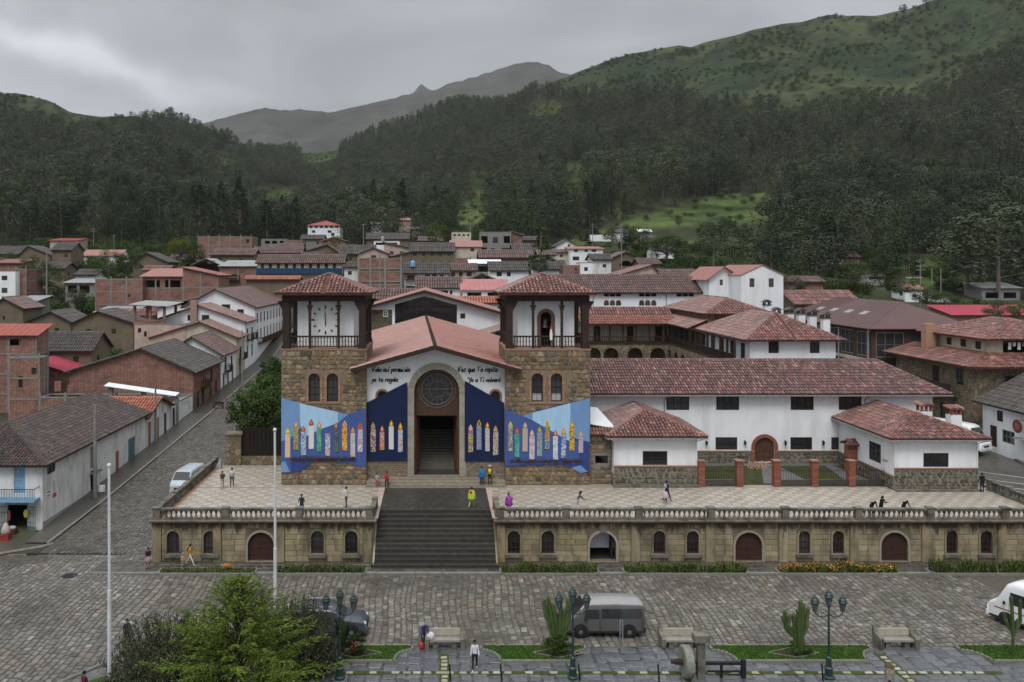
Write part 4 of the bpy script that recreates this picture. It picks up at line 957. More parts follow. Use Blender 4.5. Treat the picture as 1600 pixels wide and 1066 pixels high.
pls2 = [[RP(-7.5, -.76), RP(-7.5, ya), RP(-6.17, ya), RP(-6.17, -.76)], [RP(7.5, ya), RP(7.5, -.76), RP(6.17, -.76), RP(6.17, ya)]]
ro = roof_from(nv, pls+pls2, [], tn, tbn, .30, .62, .16, cam_only=False)
rt = MB(); ridge_tiles(rt, (R0[0], R0[1], R0[2]+.05), (R1[0], R1[1], R1[2]+.05), .17, .45); rt.build('ridge_cap', M['tilegrey'], ro)
mb = MB()
for s in (-1, 1):
 a, b = Vector(R0), Vector(RP(s*7.5, ya)); d = (b-a); mb.add([a+Vector((0, -.04, .02)), b+Vector((0, -.04, .02)), b+Vector((0, -.04, -.33)), a+Vector((0, -.04, -.38)), a+Vector((0, .08, .02)), b+Vector((0, .08, .02)), b+Vector((0, .08, -.33)), a+Vector((0, .08, -.38))], [(0, 1, 2, 3), (7, 6, 5, 4), (0, 4, 5, 1), (3, 2, 6, 7), (1, 5, 6, 2)])
mb.build('verge_board', M['wood'], nv, fix=True)
mb = MB()
for s in (-1, 1):
 for i in range(7): x = s*(.9+i*.95); mb.box(x-.07, ya+.1, zf(x)-.36, x+.07, 0, zf(x)-.2)
mb.build('purlin_ends', M['wood'], nv)
mb = MB()                                          # side walls of the nave behind the towers
mb.box(-9.8, 7.3, -.1, -9.6, 42.5, 9.6); mb.box(9.1, 7.3, -.1, 9.3, 42.5, 9.7); mb.build('side_wall', M['stonewall'], nv)
mb = MB(); mb.poly([(-9.6, 6), (9.1, 6), (9.1, 9.4), (-1.4, 12.1), (-9.6, 9.6)], Vector((0, 42.5, 0)), X_, Z_, -Y_, -.2, 0); mb.build('rear_gable', M['greywall'], nv)
# ---- brush lettering
GL = {'V': [[(0, 1.7), (.35, 0), (.75, 1.6), (1.1, 1.75)]], 'e': [[(.08, .5), (.6, .6), (.45, 1), (.1, .75), (.12, .15), (.45, 0), (.7, .25)]], 'l': [[(.1, 1.75), (.15, .2), (.35, 0)]], 'a': [[(.6, .9), (.25, 1), (.02, .5), (.2, .02), (.5, .3), (.6, 1), (.6, .2), (.75, 0)]],
 's': [[(.5, .95), (.15, .85), (.2, .55), (.5, .35), (.4, .02), (.05, .1)]], 'í': [[(.15, 1), (.15, .1), (.3, 0)], [(.2, 1.3), (.4, 1.7)]], 'i': [[(.15, 1), (.15, .1), (.3, 0)], [(.15, 1.4), (.2, 1.5)]], 'p': [[(.1, 1), (.1, -.8)], [(.1, .8), (.45, 1), (.65, .5), (.4, .05), (.1, .2)]], 'r': [[(.1, 1), (.1, 0)], [(.1, .6), (.3, .95), (.55, .9)]],
 'm': [[(.1, 1), (.1, 0)], [(.1, .7), (.3, 1), (.45, .7), (.45, 0)], [(.45, .7), (.65, 1), (.8, .7), (.82, .1), (.95, 0)]], 'c': [[(.55, .85), (.3, 1), (.05, .5), (.25, 0), (.6, .15)]], 'ó': [[(.3, 1), (.05, .5), (.3, 0), (.6, .5), (.3, 1)], [(.35, 1.3), (.6, 1.7)]], 'o': [[(.3, 1), (.05, .5), (.3, 0), (.6, .5), (.3, 1)]], 'n': [[(.1, 1), (.1, 0)], [(.1, .7), (.35, 1), (.55, .75), (.55, .1), (.7, 0)]],
 'y': [[(.05, 1), (.25, .3), (.5, .4)], [(.6, 1), (.4, -.3), (.05, -.75)]], 't': [[(.3, 1.6), (.3, .2), (.5, 0)], [(.0, 1.05), (.6, 1.1)]], 'T': [[(.4, 1.6), (.4, .1)], [(-.1, 1.6), (1.1, 1.75)]], 'g': [[(.6, .9), (.25, 1), (.02, .5), (.25, .05), (.6, .4)], [(.62, 1), (.55, -.6), (.2, -.75), (.0, -.5)]], 'z': [[(.05, 1), (.6, 1), (.05, 0), (.65, 0)]],
 'q': [[(.6, .9), (.25, 1), (.02, .5), (.25, .05), (.6, .4)], [(.6, 1), (.6, -.8)]], 'u': [[(.08, 1), (.1, .2), (.3, 0), (.55, .4)], [(.58, 1), (.58, .1), (.72, 0)]], 'v': [[(.05, 1), (.28, 0), (.6, 1)]], 'é': [[(.08, .5), (.6, .6), (.45, 1), (.1, .75), (.12, .15), (.45, 0), (.7, .25)], [(.35, 1.3), (.65, 1.75)]], '"': [[(.05, 1.8), (.08, 1.4)], [(.3, 1.8), (.33, 1.4)]], 'Y': [[(0, 1.7), (.3, .9), (.7, 1)], [(.85, 1.75), (.5, .2), (.1, -.5)]], 'j': [[(.3, 1), (.25, -.5), (0, -.7)]]}
def lettering(txt, px0, px1, py, xh, label):
 wid = {'m': 1.05, 'V': 1.15, 'T': 1.15, 'i': .4, 'í': .45, 'l': .45, ' ': .6, 'Y': .95, '"': .45, 'r': .62}
 tot = sum(wid.get(c, .78) for c in txt); sc = (PX(px1, YN)-PX(px0, YN))/tot; mb = MB(); x = PX(px0, YN); z = PZ(py, YN)-TER; rgl = random.Random(3)
 for c in txt:
  for st_ in GL.get(c, []):
   pts = [Vector((x+(a+.12*b)*sc, -.012, z+b*xh+rgl.uniform(-.02, .02))) for a, b in st_]
   fine = []
   for i in range(len(pts)-1):
    p0 = pts[max(i-1, 0)]; p1 = pts[i]; p2 = pts[i+1]; p3 = pts[min(i+2, len(pts)-1)]
    for j in range(4):
     t = j/4; fine.append(.5*((2*p1)+(-p0+p2)*t+(2*p0-5*p1+4*p2-p3)*t*t+(-p0+3*p1-3*p2+p3)*t**3))
   fine.append(pts[-1])
   for i in range(len(fine)-1):
    d = fine[i+1]-fine[i]
    if d.length < 1e-5: continue
    d.normalize(); e = Vector((-d.z, 0, d.x)); wd = .027+.02*abs(d.z)
    mb.add([fine[i]-e*wd, fine[i+1]+d*.02-e*wd, fine[i+1]+d*.02+e*wd, fine[i]+e*wd], [(0, 1, 2, 3)])
  x += wid.get(c, .78)*sc
 o = mb.build('painted_lettering', mat('black_brush_paint', (.02, .02, .022), .7, .2, 4), nv); tag(o, label)
lettering('Vela así permición', 581, 641, 581, .25, 'black brush lettering reading Vela así permición')
lettering('yo te regale', 580.5, 622, 596.5, .23, 'black brush lettering reading yo te regale')
lettering('Voz que Te repita', 715, 777.5, 581, .26, 'black brush lettering reading Voz que Te repita')
lettering('"Yo a Ti volveré', 730, 782, 597, .23, 'black brush lettering reading Yo a Ti volveré')
# ------------------------------------------------------------------ painted cloth murals with candles
MC = {'sky': srgb(150, 188, 226), 'mid': srgb(104, 140, 190), 'blue': srgb(66, 88, 148), 'deep': srgb(52, 68, 128), 'navy': srgb(28, 40, 74)}
MC = {k: mat('cloth_'+k, tuple(c*q for c, q in zip(v, (1.2, 1.12, 1.0))), .85, .07, .8, .01, stretch=(3, 1, .5), dirt=tuple(c*.8 for c in v), dscale=.6, damt=.35) for k, v in MC.items()}
PAL = dict(peach=[(.62, .42, .28), (.66, .47, .33)], green=[(.06, .25, .10), (.02, .12, .18), (.55, .50, .08), (.30, .42, .16), (.5, .12, .05)], wbg=[(.55, .57, .58), (.10, .2, .45), (.12, .35, .22), (.6, .6, .58), (.2, .25, .5)], white=[(.62, .62, .61), (.55, .55, .55), (.66, .66, .65)], teal=[(.05, .28, .2), (.03, .18, .17), (.10, .38, .27), (.25, .45, .2)],
 wbr=[(.6, .62, .64), (.1, .3, .5), (.55, .12, .08), (.6, .6, .6)], dark=[(.03, .05, .12), (.05, .14, .13), (.10, .22, .12), (.2, .1, .12)], yor=[(.65, .42, .05), (.6, .2, .03), (.5, .06, .03), (.7, .55, .12)], speck=[(.58, .57, .54), (.42, .40, .37), (.62, .61, .58), (.3, .28, .27)], wpb=[(.62, .6, .62), (.55, .25, .35), (.2, .3, .55), (.6, .6, .6)], brown=[(.22, .12, .08), (.5, .47, .42), (.1, .08, .07), (.55, .52, .48), (.35, .15, .1)],
 rob=[(.55, .08, .03), (.65, .3, .04), (.08, .2, .5), (.5, .5, .52)], bwo=[(.10, .22, .5), (.6, .62, .65), (.6, .28, .06), (.55, .57, .6)], yrb=[(.65, .48, .08), (.55, .10, .05), (.10, .22, .45), (.15, .3, .12)], violet=[(.16, .22, .38), (.28, .27, .42), (.2, .32, .38), (.35, .28, .33)], wbrown=[(.6, .59, .57), (.25, .13, .06), (.6, .58, .55), (.08, .06, .06)], bw=[(.03, .03, .03), (.55, .55, .53), (.05, .05, .05), (.5, .45, .4)], gb=[(.06, .35, .08), (.03, .15, .42), (.2, .5, .14), (.05, .25, .5)], beige=[(.45, .38, .3), (.5, .44, .36), (.4, .34, .27)],
 tp=[(.12, .28, .3), (.3, .26, .33), (.45, .38, .36), (.16, .3, .34)], rgb=[(.6, .07, .04), (.08, .35, .1), (.06, .15, .45), (.6, .4, .08)], wb=[(.64, .64, .65), (.64, .64, .65), (.62, .62, .64), (.15, .25, .55)], bwb=[(.06, .2, .5), (.6, .62, .63), (.22, .13, .08), (.1, .3, .6)], yob=[(.65, .42, .05), (.6, .25, .03), (.06, .04, .03), (.68, .5, .1)], pp=[(.5, .4, .42), (.33, .27, .42), (.55, .47, .46), (.4, .3, .4)])
def candle_mat(nm, pal, horiz):
 m = bpy.data.materials.new('candle_'+nm); m.use_nodes = True; t = m.node_tree; p = t.nodes['Principled BSDF']; p.inputs['Roughness'].default_value = .8; p.inputs['Specular IOR Level'].default_value = .2
 tc = t.nodes.new('ShaderNodeTexCoord'); mp = t.nodes.new('ShaderNodeMapping'); mp.inputs['Scale'].default_value = (.7, 1, 1.3) if horiz else (2.3, 1, 1.4); ns = t.nodes.new('ShaderNodeTexNoise'); ns.inputs['Scale'].default_value = 1.6; ns.inputs['Detail'].default_value = 3; ns.inputs['Distortion'].default_value = 1.2
 oi = t.nodes.new('ShaderNodeObjectInfo'); vv = t.nodes.new('ShaderNodeVectorMath'); vv.operation = 'SCALE'; vv.inputs[0].default_value = (1, 1, 1); t.links.new(oi.outputs['Random'], vv.inputs['Scale'])
 t.links.new(tc.outputs['Object'], mp.inputs[0]); t.links.new(mp.outputs[0], ns.inputs['Vector']); r = t.nodes.new('ShaderNodeValToRGB'); r.color_ramp.interpolation = 'CONSTANT'; e = r.color_ramp.elements; n_ = max(len(pal)*2-1, 3)
 while len(e) < n_: e.new(1)
 for i in range(n_): e[i].position = .30+.40*i/n_ if i else 0; e[i].color = (*pal[(i*3) % len(pal)], 1)
 t.links.new(ns.outputs[0], r.inputs[0]); t.links.new(r.outputs[0], p.inputs['Base Color']); return m
CM = {k: candle_mat(k, v, k in ('yrb', 'rob', 'violet', 'tp', 'rgb', 'pp', 'bwb')) for k, v in PAL.items()}
FL = {k: mat('flame_'+k, v, .8, .12, 3) for k, v in dict(yellow=(.68, .58, .03), orange=(.62, .2, .03), red=(.45, .07, .03), cream=(.68, .5, .3), tan=(.5, .33, .16), gold=(.6, .4, .05), olive=(.35, .30, .08), pink=(.62, .4, .35), dred=(.25, .04, .025)).items()}
CAND = {('L', 420): [(143, 525, 570, 750, 'peach', 'yellow', 'yellow'), (207, 475, 522, 690, 'green', 'orange', 'cream'), (263, 510, 555, 730, 'wbg', 'red', 'orange'), (322, 458, 510, 685, 'white', 'dred', 'orange'), (382, 480, 525, 700, 'teal', 'orange', 'cream'), (447, None, 570, 735, 'wbr', None, None), (510, 485, 530, 710, 'dark', 'red', 'tan'), (575, 470, 518, 695, 'yor', 'cream', 'orange'), (637, 518, 565, 745, 'speck', 'orange', 'tan'), (692, 485, 537, 710, 'wpb', 'orange', 'red')],
 ('NL', 420): [(790, 483, 530, 708, 'brown', 'tan', 'olive'), (858, 505, 555, 692, 'rob', 'red', 'pink'), (928, 465, 515, 688, 'white', 'orange', 'yellow'), (997, 483, 540, 708, 'bwo', 'orange', 'yellow')],
 ('NR', 680): [(268, 500, 547, 710, 'yrb', 'cream', 'pink'), (332, 463, 515, 690, 'violet', 'gold', 'dred'), (395, 480, 527, 702, 'speck', 'red', 'yellow'), (457, 508, 555, 732, 'wbrown', 'tan', 'gold')],
 ('R', 680): [(570, 475, 530, 700, 'bw', 'yellow', 'tan'), (620, 520, 570, 745, 'gb', 'red', 'orange'), (680, 480, 528, 705, 'beige', 'tan', 'pink'), (732, 538, 587, 765, 'wpb', 'pink', 'cream'), (790, 515, 560, 740, 'tp', 'olive', 'gold'), (848, 465, 515, 685, 'rgb', 'yellow', 'orange'), (910, 540, 588, 765, 'wb', 'red', 'gold'), (972, 525, 575, 752, 'bwb', 'orange', 'yellow'), (1036, 475, 525, 695, 'yob', 'orange', 'yellow'), (1102, 545, 592, 715, 'pp', 'tan', 'pink')]}
def mural(name, label, key, Y, polys, x0):
 root = thing(name, label, 'banner', (x0, Y, TER)); O = Vector((0, 0, 0))
 for i, (pts, m) in enumerate(polys):
  q = [(PX(a, Y)-x0, PZ(b, Y)-TER) for a, b in pts]
  area = sum(q[j][0]*q[(j+1) % len(q)][1]-q[(j+1) % len(q)][0]*q[j][1] for j in range(len(q)))
  if area < 0: q.reverse()
  mb = MB(); mb.poly(q, O, X_, Z_, -Y_, .0, .02+.006*i)
  mb.build('cloth_panel', MC[m], root, fix=True)
 for (cx, f0, b0, b1, pal, fm, fi) in CAND[key]:
  s = .2063; cu = PX(key[1]+cx*s, Y)-x0; zt = PZ(560+b0*s, Y)-TER; zb = PZ(560+b1*s, Y)-TER; rgc = random.Random(cx); tl = rgc.uniform(-.012, .012)*2; wv = .215+rgc.uniform(-.02, .02)
  mb = MB(); mb.poly([(cu-wv, zb), (cu+wv, zb+tl), (cu+wv+tl, zt), (cu-wv+tl, zt-tl)], O, X_, Z_, -Y_, .03, .075); ca = mb.build('candle', CM[pal], root)
  if f0:
   h_ = PZ(560+f0*s, Y)-PZ(560+b0*s, Y); fp = lambda k: [(cu, zt+.0+h_*(.5-.5*k)*.3), (cu+.17*k, zt+h_*(.12+.3*(1-k))), (cu+.19*k, zt+h_*.38), (cu+.10*k, zt+h_*.68), (cu, zt+h_*(.55+.45*k)), (cu-.10*k, zt+h_*.68), (cu-.19*k, zt+h_*.38), (cu-.17*k, zt+h_*(.12+.3*(1-k)))]
   mb = MB(); mb.poly(fp(1), O, X_, Z_, -Y_, .03, .07); mb.poly(fp(.5), O, X_, Z_, -Y_, .071, .085, 1); mb.build('flame', [FL[fm], FL[fi]], ca)
 return root
mL, mR = MUR[-1], MUR[1]
mural('mural_cloth', 'blue painted cloth with ten candles hung on the clock tower', ('L', 420), YT-.07, [(mL['top']+mL['bot'], 'blue'), ([(439.6, 621.5), (468.5, 630), (470, 667), (455, 684), (439.6, 690)], 'mid'), ([(468.5, 630), (528, 644), (528, 661), (500, 671), (474, 684), (469, 660)], 'sky'), ([(528, 644), (543.8, 647.7), (528, 661)], 'mid'), ([(439.6, 690), (455, 684), (474, 684), (500, 671), (500, 712), (470, 714), (439.6, 720)], 'blue'), ([(439.6, 722), (446, 721), (453, 737), (439.6, 738.5)], 'mid'), ([(453, 722), (490, 718), (484, 726), (468, 737), (456, 737)], 'deep')], -13.7)
mural('mural_cloth', 'blue painted cloth with ten candles hung on the bell tower', ('R', 680), YT-.07, [(mR['top']+mR['bot'], 'deep'), ([(789.5, 639), (816, 650), (846, 666), (880, 684), (905, 690), (905, 725), (880, 724), (789.5, 727)], 'blue'), ([(832, 645), (891, 630), (891, 690), (846, 665), (832, 657)], 'sky'), ([(891, 630), (921.3, 622.5), (921.3, 691), (891, 683)], 'mid'), ([(816, 650), (832, 645), (832, 657)], 'mid'), ([(893, 731), (907, 727), (918, 737), (907, 739)], 'mid')], 6.2)
mural('mural_cloth', 'navy cloth with four candles hung left of the church portal', ('NL', 420), YN-.2, [([(571.9, 630), (636.5, 597), (636.5, 720), (571.9, 721)], 'navy')], -6.2)
mural('mural_cloth', 'navy cloth with four candles hung right of the church portal', ('NR', 680), YN-.2, [([(726, 595), (788, 630), (788, 721), (726, 721)], 'navy')], 2.7)
# dry twigs and soil along the ledges below the cloths
def twigs(label, px0, px1, py, Y, n, seed):
 r = random.Random(seed); mb = MB()
 for i in range(n):
  p = Vector((PX(r.uniform(px0, px1), Y), Y+.02, PZ(py+r.uniform(-2.5, 2), Y))); d = Vector((r.uniform(-1, 1), -r.uniform(.1, .5), r.uniform(-.2, .8)))*.42
  mb.tube([p, p+d*.5+Vector((0, 0, r.uniform(-.05, .08))), p+d], [.016, .012, .005], 4, cap=False)
 tag(mb.build('dry_creeper', mat('dry_brown_twig', [(.085, .055, .038), (.12, .075, .05), (.06, .045, .032)], .95, .3, 4, rnd=.2)), label, 'plant', kind='stuff')
twigs('dry brown creeper along the ledge of the clock tower', 455, 555, 719, YT-.12, 420, 1)
twigs('dry brown creeper along the ledge of the bell tower', 798, 912, 722, YT-.12, 300, 2)
# ------------------------------------------------------------------ convent wing beside the church
def plinth_stones(root, f, w, h, seed, name='plinth', mm='stonegrey', limit=290, cell=(.55, .36), mort='mortargrey'):
 mb = MB(); mb.obox(*f.a, 0, w, -.05, h, .002, .05); p = mb.build(name, M[mort], root)
 f2 = Fr(f.O+f.N*.06, f.U, f.N); masonry(p, f2, w, h-.08, cell, lambda *q: False, M[mm], limit, .05, seed, .55, 8, wj=.55, hj=.4, gap=.035)
 MB().obox(*f.a, -.02, w+.02, h, h+.09, .002, .13).build('plinth_cap', M['brickarch'], root)
 return p
Yw = 80.2; x0 = 14.0
U = lambda px: PX(px, Yw)-x0
ops = {'f': [(U(1059), 5.25, 2.27, 1.38, 'w'), (U(1137), 5.25, 2.27, 1.38, 'w'), (U(1253.5), 5.25, 2.27, 1.38, 'w'), (U(1328.5), 5.25, 2.27, 1.38, 'w'),
 (U(1135), 1.32, 2.15, 1.25, 'w', 'doorred'), (U(1252), 1.32, 2.15, 1.25, 'w', 'doorred'), (U(1311.5), 1.32, 1.6, 1.25, 'w', 'doorred'), (U(1194.5), .12, 1.98, 2.45, 'ad', 'woodmid'), (.6, 5.0, .9, 2.2, 'o')]}
wing = house('convent_wing', 'long white two storey convent wing with red tiled roof right of the church', 'building', 31.5, Yw, TER, 35, 11, 7.2, 0, '', 0, wall='white', ops=ops, reveal=.2, fdark='wood')
f = Fr((-17.5, 0, 0), X_, -Y_)
e0, e1, ez, rz_, yr = -18.2, 19.0, 6.95, 9.62, 5.6
A = [(e0, -.75, ez), (e1, -.75, ez), (14.9, yr, rz_), (e0, yr, rz_)]
B = [(e1, 11.7, ez), (e0, 11.7, ez), (e0, yr, rz_), (14.9, yr, rz_)]
Cc = [(e1, -.75, ez), (e1, 11.7, ez), (14.9, yr, rz_)]
wr = roof_from(wing, [A, B, Cc], [(A[3], A[2]), (A[1], A[2]), (B[0], A[2])], M['tilemix'], M['tilebed2'], .285, .56, .15)
MB().box(e0, -.83, ez-.22, e1+.06, -.74, ez-.10).build('gutter', M['greymetal'], wing)
mb = MB()
for i in range(30): x = -17.3+i*1.22; mb.box(x-.07, -.68, ez-.28, x+.07, .0, ez-.12)
mb.build('rafter_ends', M['wood'], wing)
for px, zb in ((1038, 5.0), (1351, 4.4)):
 x = PX(px, Yw)-31.5; mb = MB(); mb.tube([(x+.5, -.7, ez-.15), (x+.12, -.35, ez-.4), (x, -.08, ez-.7), (x, -.08, zb)], .055, 6); mb.build('downpipe', M['greymetal'], wing)
for px in (1103, 1163, 1226, 1285):
 x = PX(px, Yw)-31.5; z = PZ(692, Yw)-TER; mb = MB(); mb.box(x-.03, -.28, z+.2, x+.03, .0, z+.26); mb.lathe([(.02, -.22), (.09, -.15), (.13, .08), (.17, .10), (.03, .25)], 6, (x, -.25, z)); mb.build('wall_lantern', M['iron'], wing)
ua, ub = 23.2-x0, U(1176); 
for (a, b, sd) in ((9.2, U(1178), 1), (U(1211), 25.9, 2)):
 plinth_stones(wing, Fr((-17.5+a, 0, 0), X_, -Y_), b-a, 1.18, sd, limit=140)
uc = U(1194.5); mb = MB(); mb.poly(arch(uc, .1, 2.62, 2.78, 16), *f.a, .002, .12, 0, [arch(uc, .102, 1.98, 2.45, 16)]); mb.build('brick_arch', M['brick'], wing)
q = MB(); q.box(-16.9, 1.2, 8.0, -16.0, 2.2, 8.45); q.lathe([(.5, 0), (.42, .12), (.1, .18)], 8, (-16.45, 1.6, 8.45)); q.build('roof_vent', M['tilegrey'], wr)
def annex(name, label, px0, px1, Y, eave_py, base_h, winpx, seed, rx=.0, chim=(), side_win=None):
 xa, xb = PX(px0, Y), PX(px1, Y); w = xb-xa; d = Yw-Y; h = PZ(eave_py, Y)-TER+.15
 u, v, ww, hh = winpx
 o = {'f': [(PX(u, Y)-xa, PZ(v, Y)-TER, ww*Y/F, hh*Y/F, 'w', 'doorred')]}
 if side_win: o['l'] = [side_win]
 r = house(name, label, 'building', (xa+xb)/2, Y, TER, w, d, h, 0, '', 0, wall='white', ops=o, reveal=.2)
 e = .72; ez = h-.1; rz_ = ez+1.55; hx = w/2+e
 a = (-hx, -e, ez); b = (hx, -e, ez); ap = (rx, hx-e+.2, rz_); bk = (rx, d+.2, rz_)
 ro = roof_from(r, [[a, b, ap], [(-hx, d, ez), a, ap, bk], [b, (hx, d, ez), bk, ap]], [(a, ap), (b, ap), (ap, bk)], M['tilered'], M['tilebed2'], .30, .55, .14)
 mb = MB(); mb.box(-hx, -e-.07, ez-.22, hx, -e+.02, ez-.11); mb.box(-hx-.07, -e, ez-.22, -hx+.02, d, ez-.11); mb.build('gutter', M['greymetal'], r)
 mb = MB()
 for i in range(7): x = -w/2+.3+i*(w-.6)/6; mb.box(x-.07, -e+.06, ez-.28, x+.07, 0, ez-.12)
 for i in range(8): y = .4+i*(d-.8)/7; mb.box(-hx+.08, y-.07, ez-.28, -w/2, y+.07, ez-.12)
 mb.build('rafter_ends', M['wood'], r)
 for s in (-1, 1): mb = MB(); mb.tube([(s*(w/2+.4), -e, ez-.2), (s*(w/2-.08), -.08, ez-.55), (s*(w/2-.08), -.08, base_h+.1)], .06, 6); mb.build('downpipe', M['white_paint'], r)
 plinth_stones(r, Fr((-w/2, 0, 0), X_, -Y_), w, base_h, seed, mm='stonegrey', cell=(.46, .33))
 plinth_stones(r, Fr((-w/2, d, 0), -Y_, -X_), d, base_h*.62, seed+1, mm='stonegrey', limit=60)
 MB().box(-w/2-.1, -.55, -.02, w/2+.1, -.14, .14).build('ledge', M['greystone'], r)
 for (cx, cy, zt) in chim:
  mb = MB(); mb.box(cx-.48, cy-.42, ez+.2, cx+.48, cy+.42, zt); c = mb.build('chimney', M['white'], ro)
  mb = MB()
  for (p, q_) in ((-.4, -.33), (.4, -.33), (-.4, .33), (.4, .33), (0, -.33)): mb.box(cx+p-.09, cy+q_-.09, zt, cx+p+.09, cy+q_+.09, zt+.45)
  mb.box(cx-.52, cy-.46, zt+.45, cx+.52, cy+.46, zt+.53); mb.build('chimney_grille', M['brick'], c)
  mb = MB()
  for k in range(5): mb.tube([(cx-.52+k*.26, cy-.55, zt+.58), (cx-.52+k*.26, cy+.55, zt+.72)], .13, 6)
  mb.build('chimney_cap', M['tilered'], c)
 return r
annex('convent_annex', 'small white annex with hipped tile roof next to the bell tower', 959, 1089.5, 71.9, 681, 1.72, (1023.5, 727, 38.5, 22), 21, .1)
annex('convent_annex', 'small white annex with two white chimneys at the right end of the terrace', 1397, 1527.5, 70.5, 684, 1.85, (1462.5, 730, 39.5, 22), 24, .1, ((1.15, 3.6, 6.25), (3.2, 2.6, 6.1)), (6.6, 1.75, 2.0, 1.7, 'w', 'doorred'))
# wall between bell tower and annex
gw = thing('garden_wall', 'tall stone wall with tile coping between bell tower and white annex', 'wall', (13.76, 72.6, TER))
fw_ = Fr((0, 0, 0), X_, -Y_); ww_ = 15.7-13.76
mb = MB(); mb.poly(rect(ww_/2, -.1, ww_, 4.75), *fw_.a, -.4, 0, 0, [rect(PX(940, 72.6)-13.76, 1.75, 1.15, .75)]); mb.build('wall', M['mortargrey'], gw)
masonry(gw, Fr((0, -.01, 0), X_, -Y_), ww_, 4.5, (.5, .32), lambda a, b, c, d: b > .45 and a < 1.65 and d > 1.7 and c < 2.55, M['stone'], 200, .05, 31, .3, 8)
roof_from(gw, [[(-.05, -.55, 4.5), (ww_+.1, -.55, 4.5), (ww_+.1, .1, 4.95), (-.05, .1, 4.95)]], [], M['tilered'], M['tilebed2'], .26, .4, .1)
sh = MB(); sh.add([(13.8, 73.2, 8.55), (16.2, 73.2, 8.15), (15.3, 77.0, 9.35), (13.8, 77, 9.5), (13.8, 73.2, 8.49), (16.2, 73.2, 8.09), (15.3, 77.0, 9.29), (13.8, 77, 9.44)], [(0, 1, 2, 3), (7, 6, 5, 4), (0, 4, 5, 1), (1, 5, 6, 2), (2, 6, 7, 3), (3, 7, 4, 0)])
sh.box(13.85, 73.4, 3.3, 13.95, 73.5, 8.5); sh.box(15.5, 73.4, 3.3, 15.6, 73.5, 8.2)
tag(sh.build('awning', M['whitesheet']), 'white sheet awning between the bell tower and the convent wing', 'awning')
# courtyard, brick pillars
mb = MB(); mb.box(23.2, 72.3, 3.25, 39.6, 80.1, 3.33); cy_ = tag(mb.build('courtyard_lawn', M['courtgrass']), kind='structure')
mb = MB(); mb.box(23.3, 79.0, 3.33, 39.5, 80.1, 3.36); mb.add([(29.2, 72.4, 3.362), (33.6, 72.4, 3.362), (33.2, 79.0, 3.362), (31.6, 79.0, 3.362)], [(0, 1, 2, 3)]); mb.add([(36.9, 72.4, 3.361), (39.5, 72.4, 3.361), (38.6, 79, 3.361), (37.8, 79, 3.361)], [(0, 1, 2, 3)]); mb.build('courtyard_path', mat('courtyard_flag', (.115, .12, .118), .5, .2, 1.5, spec=.4), cy_)
fe = thing('courtyard_fence', 'row of six brick pillars with a low dark wall before the convent courtyard', 'fence', (23.4, 71.85, TER))
for i, px in enumerate((1095, 1155, 1213, 1272, 1330, 1389)):
 x = PX(px, 71.85)-23.4; mb = MB()
 for j in range(26):
  z = j*.085; o = .012 if j % 2 else 0; mb.box(x-.29+o, -.26+o*.5, z, x+.29-o, .3, z+.078, 0)
 p = mb.build('pillar', M['brick'], fe); mb = MB(); mb.box(x-.36, -.33, 2.21, x+.36, .36, 2.30); mb.build('pillar_cap', mat('pillar_cap_tile', (.26, .15, .11), .7, .2, 4), p)
mb = MB()
for a, b in ((1101, 1149), (1219, 1266), (1278, 1324), (1336, 1383)): mb.box(PX(a, 71.85)-23.4, -.1, 0, PX(b, 71.85)-23.4, .15, .55)
mb.build('low_wall', M['step'], fe)
for a, b in ((1101, 1149), (1219, 1266), (1278, 1324), (1336, 1383)):
 n_ = 12; xa, xb = PX(a, 71.85)-23.4, PX(b, 71.85)-23.4; mb = MB()
 for i in range(n_): x = xa+.1+(xb-xa-.2)*i/(n_-1); mb.box(x-.012, .02, .55, x+.012, .044, 1.55)
 mb.box(xa, .015, 1.3, xb, .05, 1.34); mb.build('iron_grille', M['iron'], fe)
sg = MB(); r_ = random.Random(4)                 # scrolled iron name over the gate: two rows of looping script
for row, (z, xs) in enumerate(((2.0, (1168, 1202)), (1.68, (1167, 1199)))):
 xa, xb = PX(xs[0], 71.85)-23.4, PX(xs[1], 71.85)-23.4; pts = []
 for i in range(90): t = i/89; pts.append((xa+(xb-xa)*t+.09*math.sin(t*58), -.08, z+.13*math.cos(t*58)+.08*math.sin(t*21)))
 sg.tube(pts, .03, 4)
sg.tube([(PX(1160, 71.85)-23.4, -.06, 1.85), (PX(1208, 71.85)-23.4, -.06, 1.85)], .02, 4)
sg.build('gate_sign', mat('copper_coloured_iron', (.42, .25, .18), .5, .2, 4), fe)
ov = thing('brick_shrine', 'red brick pillar shrine with little tiled roof in the convent courtyard', 'shrine', (PX(1331, 77), 77, TER))
mb = MB()
for j in range(26): mb.box(-.55+(.015 if j % 2 else 0), -.4, j*.1, .55-(.015 if j % 2 else 0), .4, j*.1+.092)
mb.build('shaft', M['brick'], ov)
roof_from(ov, [[(-.8, -.7, 2.6), (.8, -.7, 2.6), (.5, 0, 3.0), (-.5, 0, 3.0)], [(.8, .7, 2.6), (-.8, .7, 2.6), (-.5, 0, 3), (.5, 0, 3)]], [((-.5, 0, 3), (.5, 0, 3))], M['tilered'], M['tilebed2'], .24, .4, .08)
